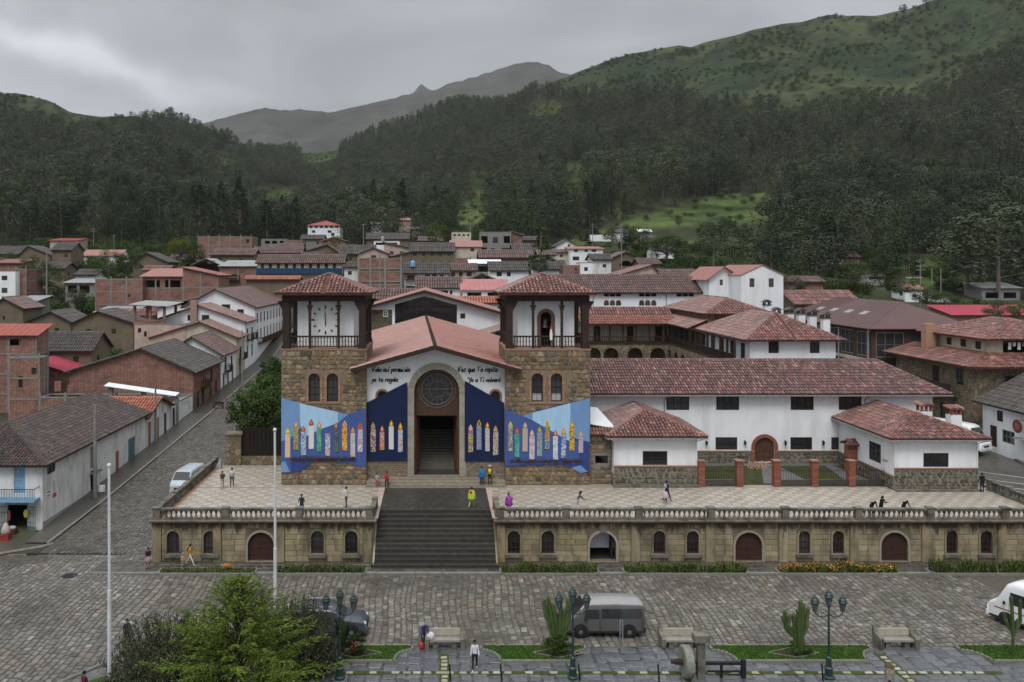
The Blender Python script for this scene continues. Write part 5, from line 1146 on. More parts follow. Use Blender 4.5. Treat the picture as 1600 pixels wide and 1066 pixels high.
# ------------------------------------------------------------------ cloister ranges behind the wing
def HP(label, px0, px1, eave, Y, d, roof='gx', rise=1.5, wall='white', rm='tilegrey', ops=None, name='house', cat='house', zb=None, tile=None, **k):
 w = (px1-px0)*Y/F; z0 = gz(Y)-.2 if zb is None else zb; ze = PZ(eave, Y); xa = PX(px0, Y); sc = Y/F
 def cv(q, left, base):
  return (PX(q[0], Y)-left, PZ(q[1], Y)-z0, q[2]*sc, q[3]*sc)+tuple(q[4:])
 o = {}
 if not ops and name == 'house' and wall != 'brickwall':   # a plain house front still has a couple of small windows
  rw = random.Random(int(px0*7+Y)); hz_ = ze-z0; nw = max(1, int(w/(4 if wall == 'adobe' else 2.8)))
  o['f'] = [((i+.5+rw.uniform(-.15, .15))*w/nw, hz_-rw.uniform(1.7, 2.1), .85, .9, 'w') for i in range(nw)]
  if d > 6 and roof in ('gx', 'flat', 'sf'): o['r'] = [(d*.35, hz_-1.9, .85, .9, 'w')]; o['l'] = [(d*.6, hz_-1.9, .85, .9, 'w')]
 for kk, lst in (ops or {}).items(): o[kk] = [cv(q, xa, z0) if kk == 'f' else q for q in lst]
 tile = tile or ((.42, 1.0) if Y < 130 else (.5, 1.6) if Y < 210 else (.6, 2.4))
 r = house(name, label, cat, xa+w/2, Y, z0, w, d, ze-z0, 0, roof, rise, wall=wall, rm=rm, ops=o, tile=tile, **k)
 if wall == 'brickwall' and roof in ('flat', 'sf', 'sr'):   # raw brick is framed in concrete
  h = ze-z0; fm = MB(); n = max(1, round(w/3.6)); hh = (lambda u: h+(.75 if roof == 'flat' else 0)) if roof != 'sr' else (lambda u: h+rise*(1-u/w))
  for i in range(n+1): u = w*i/n; fm.box(-w/2+max(u-.16, -.04), -.045, -.5, -w/2+min(u+.16, w+.04), -.002, hh(min(u+.16, w))-.05)
  for y in (d*.5, d-.3): fm.box(w/2+.002, y, -.5, w/2+.045, y+.3, h-.05)
  for j in range(1, 6):
   v = h-2.75*j
   if v > 0: fm.box(-w/2+.2, -.04, v, w/2-.2, -.003, v+.22); fm.box(w/2+.003, .05, v, w/2+.04, d, v+.22)
  fm.build('concrete_frame', M['concrete'], r)
 return r
north = HP('cloister range with arched stone ground floor and dark wooden upper gallery', 905, 1052, 503, 127, 6, 'gx', 1.9, 'stonewall', 'tilered', {}, 'cloister_range', 'building', over=.2)
hN = PZ(503, 127)-(gz(127)-.2); wN = 147*127/F
fN = Fr((-wN/2, 0, 0), X_, -Y_); zg = PZ(535, 127)-(gz(127)-.2)
mb = MB(); hol = [arch((px-905)*.1, zg-4.4, 2.35, 3.75, 9) for px in (950-27, 950, 987, 1022)]
mb.poly([(0, 0), (wN, 0), (wN, zg), (0, zg)], Vector((-wN/2, -2.2, 0)), X_, Z_, -Y_, -.5, 0, 0, hol); mb.build('arcade', M['stonewall'], north)
mb = MB(); mb.box(-wN/2, -2.35, zg, wN/2, .02, zg+.2); mb.build('gallery_floor', M['wood'], north)
MB().box(-wN/2+.1, -.05, zg+.2, wN/2-.1, -.003, hN).build('gallery_wall', M['cream'], north)
for i in range(8): MB().box(-wN/2+.3+i*(wN-.6)/7-.1, -2.3, zg+.2, -wN/2+.3+i*(wN-.6)/7+.1, -2.1, hN).build('gallery_post', M['wood'], north)
mb = MB(); mb.box(-wN/2, -2.3, hN-.35, wN/2, -2.08, hN); mb.box(-wN/2, -2.28, zg+1.0, wN/2, -2.16, zg+1.1)
for i in range(48): x = -wN/2+.1+i*(wN-.2)/47; mb.box(x-.05, -2.26, zg+.2, x+.05, -2.18, zg+1.0)
mb.build('gallery_railing', M['wood'], north)
for x in (-4.6, .6, 5.0): MB().box(x-.5, -.12, zg+.2, x+.5, -.05, zg+2.5).build('gallery_door', M['wood'], north)
roof_from(north, [[(-wN/2-.3, -3.0, hN-.15), (wN/2, -3.0, hN-.15), (wN/2, 0, hN+.9), (-wN/2-.3, 0, hN+.9)]], [], mat('new_red_clay_tile', [(.27, .085, .058), (.32, .105, .07), (.22, .072, .052), (.36, .13, .09)], .45, .2, 4, spec=.4, rnd=.15, **TR), M['tilebed2'], .36, .8, .12)
# east block A, hipped, facing the courtyard with its gallery
zA = 14.3; bA = 4.0
eA = house('cloister_range', 'white upper storey under broad hipped red roof with a line of chimneys', 'building', 42.6, 97, bA, 10.2, 17.5, zA-bA, 0, 'hip', 2.5, .9, 'white', 'tilered', (.34, .7), {'f': [(PX(1209, 97)-37.5, PZ(552, 97)-bA, 1.25, 1.85, 'd', 'wood'), (PX(1273, 97)-37.5, PZ(552, 97)-bA, 1.15, 1.85, 'w')]}, hx=5.1)
mb = MB(); mb.obox(Vector((-5.1, 0, 0)), X_, Z_, -Y_, -.9, 2.8, 6.6, 6.75, .003, 1.3); mb.build('landing_floor', M['cream'], eA)
mb = MB()
for i in range(14): mb.box(-5.9+i*.27, -1.28, 6.75, -5.84+i*.27, -1.2, 7.75)
mb.box(-5.95, -1.3, 7.72, -2.3, -1.18, 7.82); mb.build('landing_railing', M['wood'], eA)
for i, (yy, t_) in enumerate(((100.1, 488), (103.6, 484), (106.8, 482), (110.2, 481), (114.4, 481), (117.8, 469))):
 zt = PZ(t_, yy)-bA-.75; mb = MB(); cx, c2 = 5.35, yy-97; mb.box(cx-.42, c2-.4, zA-bA-1.0, cx+.42, c2+.4, zt); c = mb.build('chimney', M['white'], eA)
 mb = MB(); mb.box(cx-.55, c2-.5, zt, cx+.55, c2+.5, zt+.12)
 for p, q_ in ((-.36, -.3), (.36, -.3), (-.36, .3), (.36, .3)): mb.box(cx+p-.08, c2+q_-.08, zt+.12, cx+p+.08, c2+q_+.08, zt+.45)
 mb.poly([(-.7, .45), (.7, .45), (0, .85)], Vector((cx, c2, zt)), X_, Z_, -Y_, -.6, .6); mb.build('chimney_cap', M['tilegrey'], c)
# gallery on its courtyard (left) side and block B behind
mb = MB(); mb.box(-7.0, .4, 7.0, -5.12, 36, 7.2); mb.build('gallery_floor', M['wood'], eA)
for i in range(15): y = .6+i*2.45; MB().box(-6.85, y-.12, 7.2, -6.6, y+.12, 10.1).build('gallery_post', M['wood'], eA)
mb = MB(); mb.box(-6.85, .5, 9.85, -6.6, 36, 10.1); mb.box(-6.82, .5, 8.1, -6.66, 36, 8.2)
for i in range(120): mb.box(-6.79, .6+i*.29, 7.2, -6.71, .68+i*.29, 8.1)
mb.build('gallery_railing', M['wood'], eA)
for i in range(9): y = 2.2+i*3.6; MB().box(-5.17, y-.55, 7.2, -5.105, y+.55, 9.4).build('gallery_door', M['wood'], eA)
fE = Fr((-7.0, 36, 0), -Y_, -X_); mb = MB(); mb.poly([(0, 0), (35.5, 0), (35.5, 6.95), (0, 6.95)], *fE.a, -.3, 0, 0, [arch(2.2+i*3.4, 2.2, 2.0, 3.9, 8) for i in range(10)]); mb.build('arcade', M['stonewall'], eA)
zB = 16.2
eB = house('cloister_range', 'rear cloister block with raised hipped red roof above a lean-to', 'building', 42.65, 114.6, bA, 8.7, 19.6, zB-bA, 0, 'hip', 1.8, .6, 'stonewall', 'tilered', (.4, .8), {}, hx=4.35)
roof_from(eB, [[(-7.3, 19.4, 10.1), (-7.3, -.2, 10.1), (-4.4, -.2, 11.3), (-4.4, 19.4, 11.3)]], [], M['tilered'], M['tilebed2'], .4, .8, .12)
# long rear building with triple windows
zb_ = gz(150)
rear = HP('long white rear building with triple windows under a wide mottled roof', 786, 1136, 456, 150, 12, 'hip', 2.9, 'white', 'tilebrown', {'f': [(c+dx, 463.5, 8, 8.5, 'w', 'brickarch') for c in (957, 1012, 1070.5) for dx in (-9.4, 0, 9.4)]+[(c+dx, 478, 8.4, 9, 'aw', 'brickarch') for c in (957, 1012) for dx in (-9.4, 0, 9.4)]}, 'convent_building', 'building', tile=(.42, 1.1), over=.7)
for px in (927, 1041): MB().tube([(PX(px, 150)-PX(961, 150), -.08, PZ(457, 150)-zb_), (PX(px, 150)-PX(961, 150), -.08, 4)], .08, 6).build('downpipe', M['greymetal'], rear)
# glazed gable hall behind the nave
hall = thing('parish_hall', 'hall behind the church with dark glazed gable under a pale red roof', 'building', (-1.75, 125, 3.5))
fh = Fr((0, 0, 0), X_, -Y_); ztop = PZ(453, 125)-3.5; sl = .283
zh = lambda x: ztop-.35-sl*abs(x)
gl0, gl1 = PX(617, 125)+1.75, PX(714, 125)+1.75; gz0 = PZ(512, 125)-3.5
hole = [(gl0, gz0), (gl1, gz0), (gl1, zh(gl1)-.6), (0, zh(0)-.6), (gl0, zh(gl0)-.6)]
sq1 = rect(PX(602.5, 125)+1.75, PZ(495, 125)-3.5, .75, .95); sq2 = rect(PX(723, 125)+1.75, PZ(498, 125)-3.5, .75, .8)
mb = MB(); mb.poly([(-9.2, -.3), (12.6, -.3), (12.6, zh(12.6)), (0, zh(0)), (-9.2, zh(-9.2))], *fh.a, -.3, 0, 0, [hole, sq1, sq2]); mb.build('wall', M['white'], hall)
mb = MB(); mb.obox(*fh.a, -9.21, gl0-.42, -.3, zh(-7.5)-.6, .002, .04); q = mb.build('stone_facing', mat('olive_rubble_facing', [(.10, .085, .055), (.14, .12, .08), (.12, .10, .07)], .9, .25, 3, .02, vor=2.5), hall)
window(hall, fh, sq1, -.03, M['white_paint'], None, .12); window(hall, fh, sq2, .15, M['wood'], None, .07)
wg = MB()
for i in range(11): u = gl0+.05+(gl1-gl0-.1)*i/10; wg.obox(*fh.a, u-.05, u+.05, gz0, zh(u)-.55, -.22, -.1)
for j in range(5): v = gz0+.1+j*1.05; xe = (zh(0)-.6-v)/sl; wg.obox(*fh.a, max(gl0, -xe), min(gl1, xe), v-.04, v+.04, -.21, -.12)
gm = wg.build('gable_window', M['iron'], hall)
MB().poly(hole, *fh.a, -.26, -.2).build('pane', M['glass'], gm)
hp = lambda x, y: (x, y, ztop-sl*abs(x))
roof_from(hall, [[hp(-13.0, 18), hp(-10.6, -1.0), hp(0, -1.0), hp(0, 18)], [hp(12.4, -1), hp(12.4, 18), hp(0, 18), hp(0, -1)]], [], M['lightpink'], M['lightpink'], thick=.12, tiled=False)
mb = MB()
for a, b in ((0, -10.6), (0, 12.4)): 
 p, q = Vector(hp(a, -1.05)), Vector(hp(b, -1.05)); mb.add([p-Z_*.02, q-Z_*.02, q-Z_*.4, p-Z_*.45, p+Y_*.12-Z_*.02, q+Y_*.12-Z_*.02, q+Y_*.12-Z_*.4, p+Y_*.12-Z_*.45], [(0, 1, 2, 3), (7, 6, 5, 4), (3, 2, 6, 7), (0, 4, 5, 1)])
mb.build('verge_board', M['wood'], hall, fix=True)
# ------------------------------------------------------------------ houses along the left street
SX = -33.4
def wgrid(xs, ys, w, h, kd='w', *e): return [(x, y, w, h, kd, *e) for x in xs for y in ys]
# corner shop
shop = house('corner_house', 'old white corner house with pale blue balcony door and mottled grey tile roof', 'house', SX-6, 69, -.1, 12, 24.6, 6.15, 0, '', 0, wall='oldwhite', ops={
 'f': [(PX(30.5, 69)-(SX-12), PZ(771, 69)+.1, .95, 2.3, 'd', 'bluedoor'), (PX(27, 69)-(SX-12), .22, 1.7, 2.35, 'o'), (2.2, 3.3, 1.0, 2.0, 'd', 'bluedoor')],
 'r': [(1.6, 4.85, 1.5, .9, 'w'), (10.3, 3.0, 1.5, 2.3, 'd', 'concrete'), (10.4, .95, 1.5, 2.2, 'o'), (16.3, 1.35, .95, 2.1, 'd', 'orangewood'), (20.3, 1.55, 2.1, 2.5, 'd', 'tealdoor')]})
e = .6; ez = 6.0; hx = 6+e; rzz = 8.35
a, b, ap, bk = (-hx, -e, ez), (hx, -e, ez), (0, hx-e, rzz), (0, 24.9, rzz)
ro = roof_from(shop, [[a, b, ap], [b, (hx, 24.9, ez), bk, ap], [(-hx, 24.9, ez), a, ap, bk]], [(a, ap), (b, ap), (ap, bk)], mat('mossy_mixed_tile', [(.05, .043, .04), (.07, .056, .051), (.10, .06, .054), (.042, .039, .036), (.062, .049, .046), (.13, .078, .068), (.054, .047, .042)], .6, .2, 4, spec=.25, rnd=.2, dirt=(.045, .042, .036), dscale=.7, damt=.5), M['tilebedgrey'], .29, .45, .14)
MB().add([(-3.6, 3.0, 7.32), (-2.6, 3.0, 7.66), (-2.6, 4.6, 7.66), (-3.6, 4.6, 7.32)], [(0, 1, 2, 3)]).build('skylight', M['whitesheet'], ro)
f = Fr((-6, 0, 0), X_, -Y_); mb = MB(); mb.obox(*f.a, 6.4, 11.8, 3.02, 3.22, .002, 1.0); bl = mb.build('balcony', M['bluedoor'], shop)
mb = MB(); mb.obox(*f.a, 6.4, 11.8, 4.1, 4.14, .93, .97)
for i in range(40): u = 6.42+i*5.36/39; mb.obox(*f.a, u-.012, u+.012, 3.22, 4.1, .94, .965)
mb.obox(*f.a, 11.75, 11.79, 4.1, 4.14, .002, .93); mb.build('balcony_railing', M['iron'], bl)
u = PX(27, 69)-(SX-12)
for s in (-1, 1):
 mb = MB(); O = Vector((-6+u+s*.86, 0, 0)); U2 = Vector((s*.9, -.45, 0)).normalized(); N2 = Vector((-.45, -.9*s, 0)).normalized()
 for i in range(6): mb.obox(O, U2, Z_, N2, i*.2, i*.2+.03, .25, 2.45, 0, .03)
 for v in (.25, 1.1, 1.9, 2.42): mb.obox(O, U2, Z_, N2, 0, 1.05, v, v+.05, -.01, .02)
 mb.obox(O, U2, Z_, N2, .02, 1.03, .3, .8, .005, .02); mb.build('gate_leaf', M['tealdoor'], shop)
mb = MB(); mb.obox(*f.a, u-1.0, u+1.0, 2.57, 2.75, .002, .06); mb.build('door_lintel', M['greywall'], shop)
mb = MB(); mb.box(-5.8, .6, .1, 5.8, 6, .2); mb.box(-5.8, 6, .1, 5.8, 6.1, 3.0); mb.build('shop_interior', M['wood'], shop)
fr_ = Fr((6, 0, 0), Y_, X_)
MB().obox(*fr_.a, .02, 20, .02, 1.05, .002, .03).build('grey_base_band', M['greywall'], shop)
mb = MB(); mb.obox(*fr_.a, .75, 1.35, 3.0, 3.45, .002, .03); mb.build('street_sign', M['white_paint'], shop)
mb = MB(); mb.obox(*fr_.a, .78, 1.32, 3.29, 3.42, .031, .036); mb.obox(*fr_.a, .78, 1.32, 3.04, 3.14, .031, .036); mb.build('street_sign_bands', mat('dark_green_paint', (.03, .08, .05), .5), shop)
mb = MB(); mb.obox(*fr_.a, 1.85, 2.5, 2.6, 2.98, .002, .03); mb.build('red_notice', mat('faded_red_paint', (.4, .08, .09), .6), shop); mb = MB(); mb.obox(*fr_.a, 1.95, 2.3, 3.1, 4.1, .002, .025); mb.build('stencil_notice', mat('pale_notice', (.42, .43, .46), .7, .4, 9), shop)
mb = MB(); mb.obox(*fr_.a, 9.4, 11.2, 2.7, 2.85, .002, .5); mb.build('balcony', M['concrete'], shop)
# narrow houses up the street
house('row_house', 'low white row house with bright orange tile roof and varnished doors', 'house', SX-4.2, 93.8, 1.6, 8.4, 8.4, 3.75, 0, 'gx', 1.5, .5, 'oldwhite', 'tileorange', (.36, .7), {'r': [(1.1, .1, 1.05, 2.9, 'd', 'orangewood'), (4.0, .3, .8, 2.7, 'd', 'orangewood'), (6.6, .4, 1.0, 2.7, 'd', 'doorred')]}, ax=.5)
house('row_house', 'roofless grey and white walled plot with brick parapet on the street', 'house', SX-3, 102.3, 2.1, 6, 9.4, 3.1, 0, 'flat', 0, 0, 'oldwhite', 'concrete', ops={'r': [(1.4, .3, 1.1, 2.4, 'd', 'doorred'), (6, .3, 3.2, 2.3, 'd', 'whitesheet')]})
def rowhouse(label, Y0, Y1, xl, ez, apx, apz, zb, wall, rm, r_ops, f_ops=(), over=.55, nm='row_house', tile=(.4, .9), gr=None):
 w = SX-xl; ax = (apx-xl)/w
 return house(nm, label, 'house', xl+w/2, Y0, zb, w, Y1-Y0, ez-zb, 0, 'gy', apz-ez, over, wall, rm, (.33, .6), {'r': r_ops, 'f': list(f_ops)}, ax=ax)
l4 = rowhouse('big brick gabled house with old grey tile roof and orange street balcony', 112, 126, -50.5, 8.3, -40.5, 11.4, 2.7, 'brickwall', 'tilegrey', [(4.5, 2.9, 1.2, 2.2, 'db', 'orangewood'), (9, 2.9, 1.1, 2.0, 'w'), (2.2, .3, 1.1, 2.3, 'd', 'doorred'), (4.6, .3, 1.1, 2.3, 'd', 'doorred'), (8.4, .5, 1.1, 2.3, 'd', 'doorred'), (11.5, .6, 1.1, 2.3, 'd', 'doorred')])
rowhouse('white row house with dark wooden balcony under a reddish tile roof', 126.2, 136, -42, 9.2, -37.8, 11.8, 3.4, 'white', 'tilebrown', [(3, 2.9, 1.2, 2.2, 'db', 'doorred'), (6.8, 2.9, 1.1, 2.0, 'w'), (1.8, .4, 1.1, 2.3, 'd', 'woodmid'), (4.5, .5, 1.1, 2.3, 'd', 'woodmid'), (7.4, .6, 1.1, 2.3, 'd', 'woodmid')])
rowhouse('beige gabled row house with red tile roof above the street', 136.2, 142, -47.5, 11.0, -39.5, 13.5, 4.2, 'cream', 'tilered', [(2.8, 3.0, 1.4, 2.0, 'wb'), (2.5, .4, 1.2, 2.3, 'd', 'woodmid')])
rowhouse('tall white gabled house with brick chimney and shuttered windows', 142.2, 150, -49.5, 13.2, -41.5, 16.0, 4.5, 'white', 'tilered', [(2, 5.4, 1.2, 2.0, 'wb'), (5.6, 5.4, 1.2, 2.0, 'wb'), (2, 2.2, 1.2, 2.2, 'd', 'woodmid'), (5.6, 2.2, 1.2, 2.2, 'd', 'woodmid')], [(6.7, 8.9, 1.3, 1.0, 'w'), (9.2, 8.9, 1.3, 1.0, 'w'), (3.0, 6.4, 2.0, .8, 'w'), (13.0, 6.4, 2.1, .9, 'w'), (7.4, 6.5, .8, .8, 'w')])
rowhouse('largest white house of the street with dark gable windows and long red roof', 150.2, 180, -46.5, 15.4, -40.8, 18.6, 5.0, 'white', 'tilebrown', [(2+i*3.1, 7.3, 1.1, 1.9, 'w') for i in range(9)]+[(2+i*3.1, 4.0, 1.1, 2.2, 'd', 'woodmid') for i in range(9)], [(5.0, 9.9, 1.7, 1.0, 'w'), (7.7, 9.9, 1.6, 1.0, 'w'), (10.4, 9.2, 1.2, .8, 'w')])
fl_ = Fr((SX+.01, 150, 0), Y_, X_); gl_ = thing('long_balcony', 'dark wooden balcony running along the last white house of the street', 'balcony', (SX, 152, 8.6)); balcony(gl_, Fr((.02, 0, 0), Y_, X_), 13, 0, 25.5)
# brick chimney of the tall white house
ch = MB(); ch.box(-.55, 0, -6, .55, .9, 1.4); tag(ch.build('chimney_stack', mat('old_pink_brick', (.33, .22, .17), .9, .25, 4), None, (PX(303, 141.6), 141.3, 15.6)), 'tall pinkish brick chimney stack against the white gabled house', 'chimney')
# ------------------------------------------------------------------ houses of the town
def G(n, w, top, step, rows, hh=1.1, ww=1.0, kd='w', *e):
 return [((i+.5)*w/n, top-step*j, ww, hh, kd, *e) for i in range(n) for j in range(rows)]
def px_grid(px0, px1, n, pys, w, h, kd='w', *e): return [(px0+(px1-px0)*(i+.5)/n, py, w, h, kd, *e) for i in range(n) for py in pys]
HP('ruined pink walled building with open brick frame top floor', 210, 290, 507, 136, 8, 'flat', 0, 'pinkwall', 'concrete', {'f': [(218, 520, 5, 7, 'w'), (227, 526, 4, 8, 'w')]})
oh = thing('open_brick_frame', 'open brick framed roof terrace under a corrugated sheet roof', 'building', (PX(208, 137), 137, PZ(508, 137)))
for i, (u, v) in enumerate(((0, 0), (2.6, 0), (5.0, 0), (0, 6), (5.0, 6))): MB().box(u, v, 0, u+.4, v+.4, 3.2).build('brick_post', M['brickwall'], oh)
MB().box(.4, .05, .002, 5.0, .3, .9).build('low_brick_wall', M['brickwall'], oh)
mb = MB(); mb.add([(-.6, -.6, 3.5), (6.2, -.6, 3.2), (6.4, 7, 3.6), (-.4, 7, 3.9), (-.6, -.6, 3.42), (6.2, -.6, 3.12), (6.4, 7, 3.52), (-.4, 7, 3.82)], [(0, 1, 2, 3), (7, 6, 5, 4), (0, 4, 5, 1), (1, 5, 6, 2), (2, 6, 7, 3), (3, 7, 4, 0)]); mb.build('roof', M['zinc'], oh)
HP('brown adobe gable house with dark stained side wall', 114, 208, 505, 150, 9, 'gy', 2.1, 'adobe', 'tilegrey', {}, ax=.42)
HP('adobe house with low gable left of the stained adobe gable', 43, 110, 503, 157, 9, 'gy', 1.9, 'adobe', 'tilegrey', {}, ax=.55)
HP('old grey tile roof spreading above the magenta sheet roof', 59, 143, 547, 124, 7, 'gx', 2.3, 'adobe', 'tilegrey', {}, tile=(.38, .8))
HP('lean-to under a bright magenta metal sheet roof', 56, 112, 566, 117, 6, 'sl', -1.6, 'brickwall', 'magentaroof', {}, tiled=False)
HP('brick house under a flat orange red sheet roof at the left edge', -30, 57, 523, 111, 3.5, 'sf', 1.0, 'brickwall', 'redroof', {'f': [(22, 540, 16, 10, 'o')]}, tiled=False)
HP('unfinished low brick block with grey concrete columns', 14, 62, 560, 107, 2.2, 'flat', 0, 'brickwall', 'concrete', {'f': [(32, 606, 7, 18, 'w'), (53, 585, 8, 10, 'w')]})
HP('long unfinished brick wall plot with rusty rods standing up', 62, 262, 622, 106, 3, 'flat', 0, 'brickwall', 'concrete', {'f': [(90, 612, 10, 16, 'w', 'bluedoor'), (110, 616, 10, 14, 'o')]}, name='unfinished_plot', cat='wall')
rb = MB(); r_ = random.Random(2)
for i in range(15): x = PX(r_.uniform(15, 290), 106); z = PZ(620, 106); y = 106+r_.uniform(.2, 2.5); rb.tube([(x, y, z), (x+r_.uniform(-.1, .1), y, z+r_.uniform(1.2, 3.6))], .02, 4)
tag(rb.build('reinforcing_rods', mat('rusty_steel', (.10, .06, .045), .8, .3, 4)), 'rusty reinforcing rods standing up from the unfinished brick plot', 'rods', kind='stuff')
aw = thing('sheet_awning', 'long white corrugated sheet awning on a concrete post', 'awning', (PX(162, 104), 104, PZ(612, 104)))
mb = MB(); mb.add([(0, 0, .75), (9.2, 0, -.55), (9.2, 1.6, -.35), (0, 1.6, .95), (0, 0, .69), (9.2, 0, -.61), (9.2, 1.6, -.41), (0, 1.6, .89)], [(0, 1, 2, 3), (7, 6, 5, 4), (0, 4, 5, 1), (1, 5, 6, 2), (2, 6, 7, 3), (3, 7, 4, 0)]); mb.build('sheet', M['whitesheet'], aw)
for u in (.4, 4.6, 8.8): MB().box(u, .5, -4, u+.5, 1.0, .62-u*.13).build('post', M['concrete'], aw)
HP('white flat roofed house at the left edge beside raw brick', -25, 24, 424, 186, 8, 'flat', 0, 'white', 'concrete', {'f': [(7, 438, 9, 7, 'w'), (7, 458, 9, 8, 'w'), (-8, 438, 9, 7, 'w')]})
HP('narrow raw brick house beside the white flat roofed one', 24.5, 41, 421, 188, 8, 'flat', 0, 'brickwall', 'concrete')
HP('open shed on posts under grey corrugated sheet', 102, 148, 442, 196, 6, 'sf', .8, 'concrete', 'zinc', {'f': [(113, 458, 14, 12, 'o'), (132, 458, 16, 12, 'o')]}, tiled=False, name='shed', cat='shed')
HP('small shed with pale sheet roof below the hedge', 28, 58, 470, 178, 6, 'sf', .8, 'concrete', 'zinc', {}, tiled=False, name='shed', cat='shed')
HP('adobe house with grey roof at far left above the white house', -20, 33, 397, 268, 9, 'gx', 2.4, 'adobe', 'tilegrey', {'f': [(14, 412, 4, 6, 'w')]})
HP('adobe house with tall earth wall and grey roof beside a white chimney', 30, 79, 399, 254, 9, 'gy', 2.8, 'adobe', 'tilegrey', {'f': [(67, 416, 4, 8, 'w')]}, ax=.3)
HP('square adobe house under dark grey hipped roof with one window', 81, 111, 391, 250, 9, 'gx', 2.2, 'adobe', 'tilegrey', {'f': [(103, 402, 5, 5, 'w')]})
HP('pink house with thin red roof highest on the left', 78, 122, 376, 288, 8, 'sf', 1.0, 'pinkwall', 'redroof', {'f': [(93, 382, 4, 5, 'w')]}, tiled=False)
HP('white house with long faded pink roof and three dark windows', 111, 188, 399, 262, 8, 'gx', 1.8, 'white', 'lightpink', {'f': [(121, 408, 5, 6, 'w'), (129, 408, 4, 7, 'w'), (140, 408, 5, 6, 'w'), (160, 408, 5, 6, 'w')]}, tiled=False)
HP('adobe gable house with grey roof beside the yellow green tree', 208, 262, 410, 216, 9, 'gy', 2.4, 'adobe', 'tilegrey', {}, ax=.4)
HP('long two storey raw brick wall with concrete frame', 149, 222, 437, 178, 8, 'flat', 0, 'brickwall', 'concrete', {'f': [(202, 464, 4, 4, 'w')]})
HP('brick building with open upper floor under a wide pale red roof', 222, 286, 432, 180, 9, 'sf', 1.6, 'brickwall', 'lightpink', {'f': [(237, 449, 26, 11, 'o'), (270, 449, 24, 11, 'o')]}, tiled=False)
HP('orange brick block with sloping pale roof right of the open floor', 286, 341, 430, 176, 9, 'sr', 1.6, 'brickwall', 'lightpink', {}, tiled=False)
HP('brick building with grey sheet roof and small balcony', 344, 400, 416, 192, 9, 'sf', 1.3, 'brickwall', 'zinc', {'f': [(362, 437, 20, 8, 'wb')]}, tiled=False)
HP('brick gable wall peeking out behind the grey sheet roof', 303, 342, 413, 202, 8, 'gy', 1.4, 'brickwall', 'zinc', {'f': [(330, 412, 12, 5, 'o')]}, tiled=False)
bb = HP('long building with a blue boarded balcony under a brown tile roof', 402, 536, 411, 188, 7, 'gx', 1.7, 'cream', 'tilebrown', {'f': [(410+i*12.5, 420, 5, 9, 'd', 'woodmid') for i in range(10)]})
wbb = 134*188/F; MB().box(-wbb/2, -1.3, PZ(428, 188)-gz(188)+.2, wbb/2, -1.15, PZ(419, 188)-gz(188)+.2).build('balcony_board', M['bluerail'], bb)
MB().box(-wbb/2, -1.15, PZ(428.5, 188)-gz(188)+.2, wbb/2, .0, PZ(427.5, 188)-gz(188)+.2).build('balcony_floor', M['wood'], bb)
HP('low brown wall with an orange tiled coping below the blue balcony', 385, 466, 437, 178, 3, 'gx', .5, 'adobe', 'tileorange', {}, name='boundary_wall', cat='wall')
HP('wide unfinished brick block of three storeys on the hill foot', 309, 393, 370, 262, 9, 'flat', 0, 'brickwall', 'concrete', {'f': [(387, 380, 5, 6, 'w'), (387, 395, 5, 6, 'w')]})
HP('grey concrete house with dark balconies next to the brick block', 408, 446, 374, 270, 8, 'flat', 0, 'concrete', 'concrete', {'f': [(418, 381, 8, 5, 'o'), (429, 381, 8, 5, 'o'), (440, 381, 6, 5, 'o'), (420, 390, 8, 5, 'o'), (433, 390, 8, 5, 'o')]})
HP('small raw brick house right of the grey concrete house', 447, 472, 376, 265, 8, 'flat', 0, 'brickwall', 'concrete')
HP('white three storey villa with bright red hipped roof on the hill', 481, 531, 352, 306, 12, 'hip', 2.0, 'white', 'redroof', {'f': px_grid(482, 530, 6, (356.5,), 5, 3.5)+[(490, 364, 5, 4, 'w'), (515, 364, 6, 4, 'w'), (520, 369, 5, 5, 'w')]}, zb=PZ(374, 306), tiled=False)
HP('dark stone house with grey roof below the white villa', 470, 505, 374, 288, 8, 'gx', 1.4, 'concrete', 'tilegrey')
HP('brick house with small gable below the white villa', 504, 540, 377, 282, 8, 'gy', 1.2, 'brickwall', 'tilebrown')
HP('broad grey tile roof above the blue balcony building', 468, 530, 396, 238, 10, 'gy', 2.4, 'adobe', 'tilegrey', ax=.7)
HP('grey tile roof sloping to the right beside the brick tower block', 531, 583, 397, 232, 10, 'gx', 2.4, 'adobe', 'tilegrey')
HP('long grey roof with white chimney high in the centre', 573, 638, 374, 276, 9, 'gx', 2.0, 'adobe', 'tilegrey')
HP('white flat house with dark top storey', 584, 624, 377, 256, 7, 'flat', 0, 'white', 'concrete', {'f': [(604, 383, 34, 4, 'o'), (590, 395, 6, 6, 'w')]})
HP('reddish house with dark slanted roof beside the white flat house', 600, 641, 388, 246, 9, 'sr', 1.6, 'pinkwall', 'tilegrey', {'f': [(612, 398, 6, 5, 'w'), (628, 398, 6, 5, 'w')]})
HP('brown house with grey roof and long dark balcony in the centre', 641, 709, 393, 240, 9, 'gx', 2.4, 'adobe', 'tilegrey', {'f': px_grid(642, 708, 5, (400, 413), 5, 5)})
HP('tall raw brick tower block with concrete columns', 560, 627, 404, 168, 9, 'flat', 0, 'brickwall', 'concrete')
tb = thing('column_set', 'grey concrete columns framing the tall raw brick tower block', 'column', (PX(593, 168), 167.9, 8))
for px in (560.5, 579, 602, 626.5): MB().box(PX(px, 168)-PX(593, 168)-.22, -.1, 0, PX(px, 168)-PX(593, 168)+.22, .09, PZ(402, 168)-8).build('column', M['concrete'], tb)
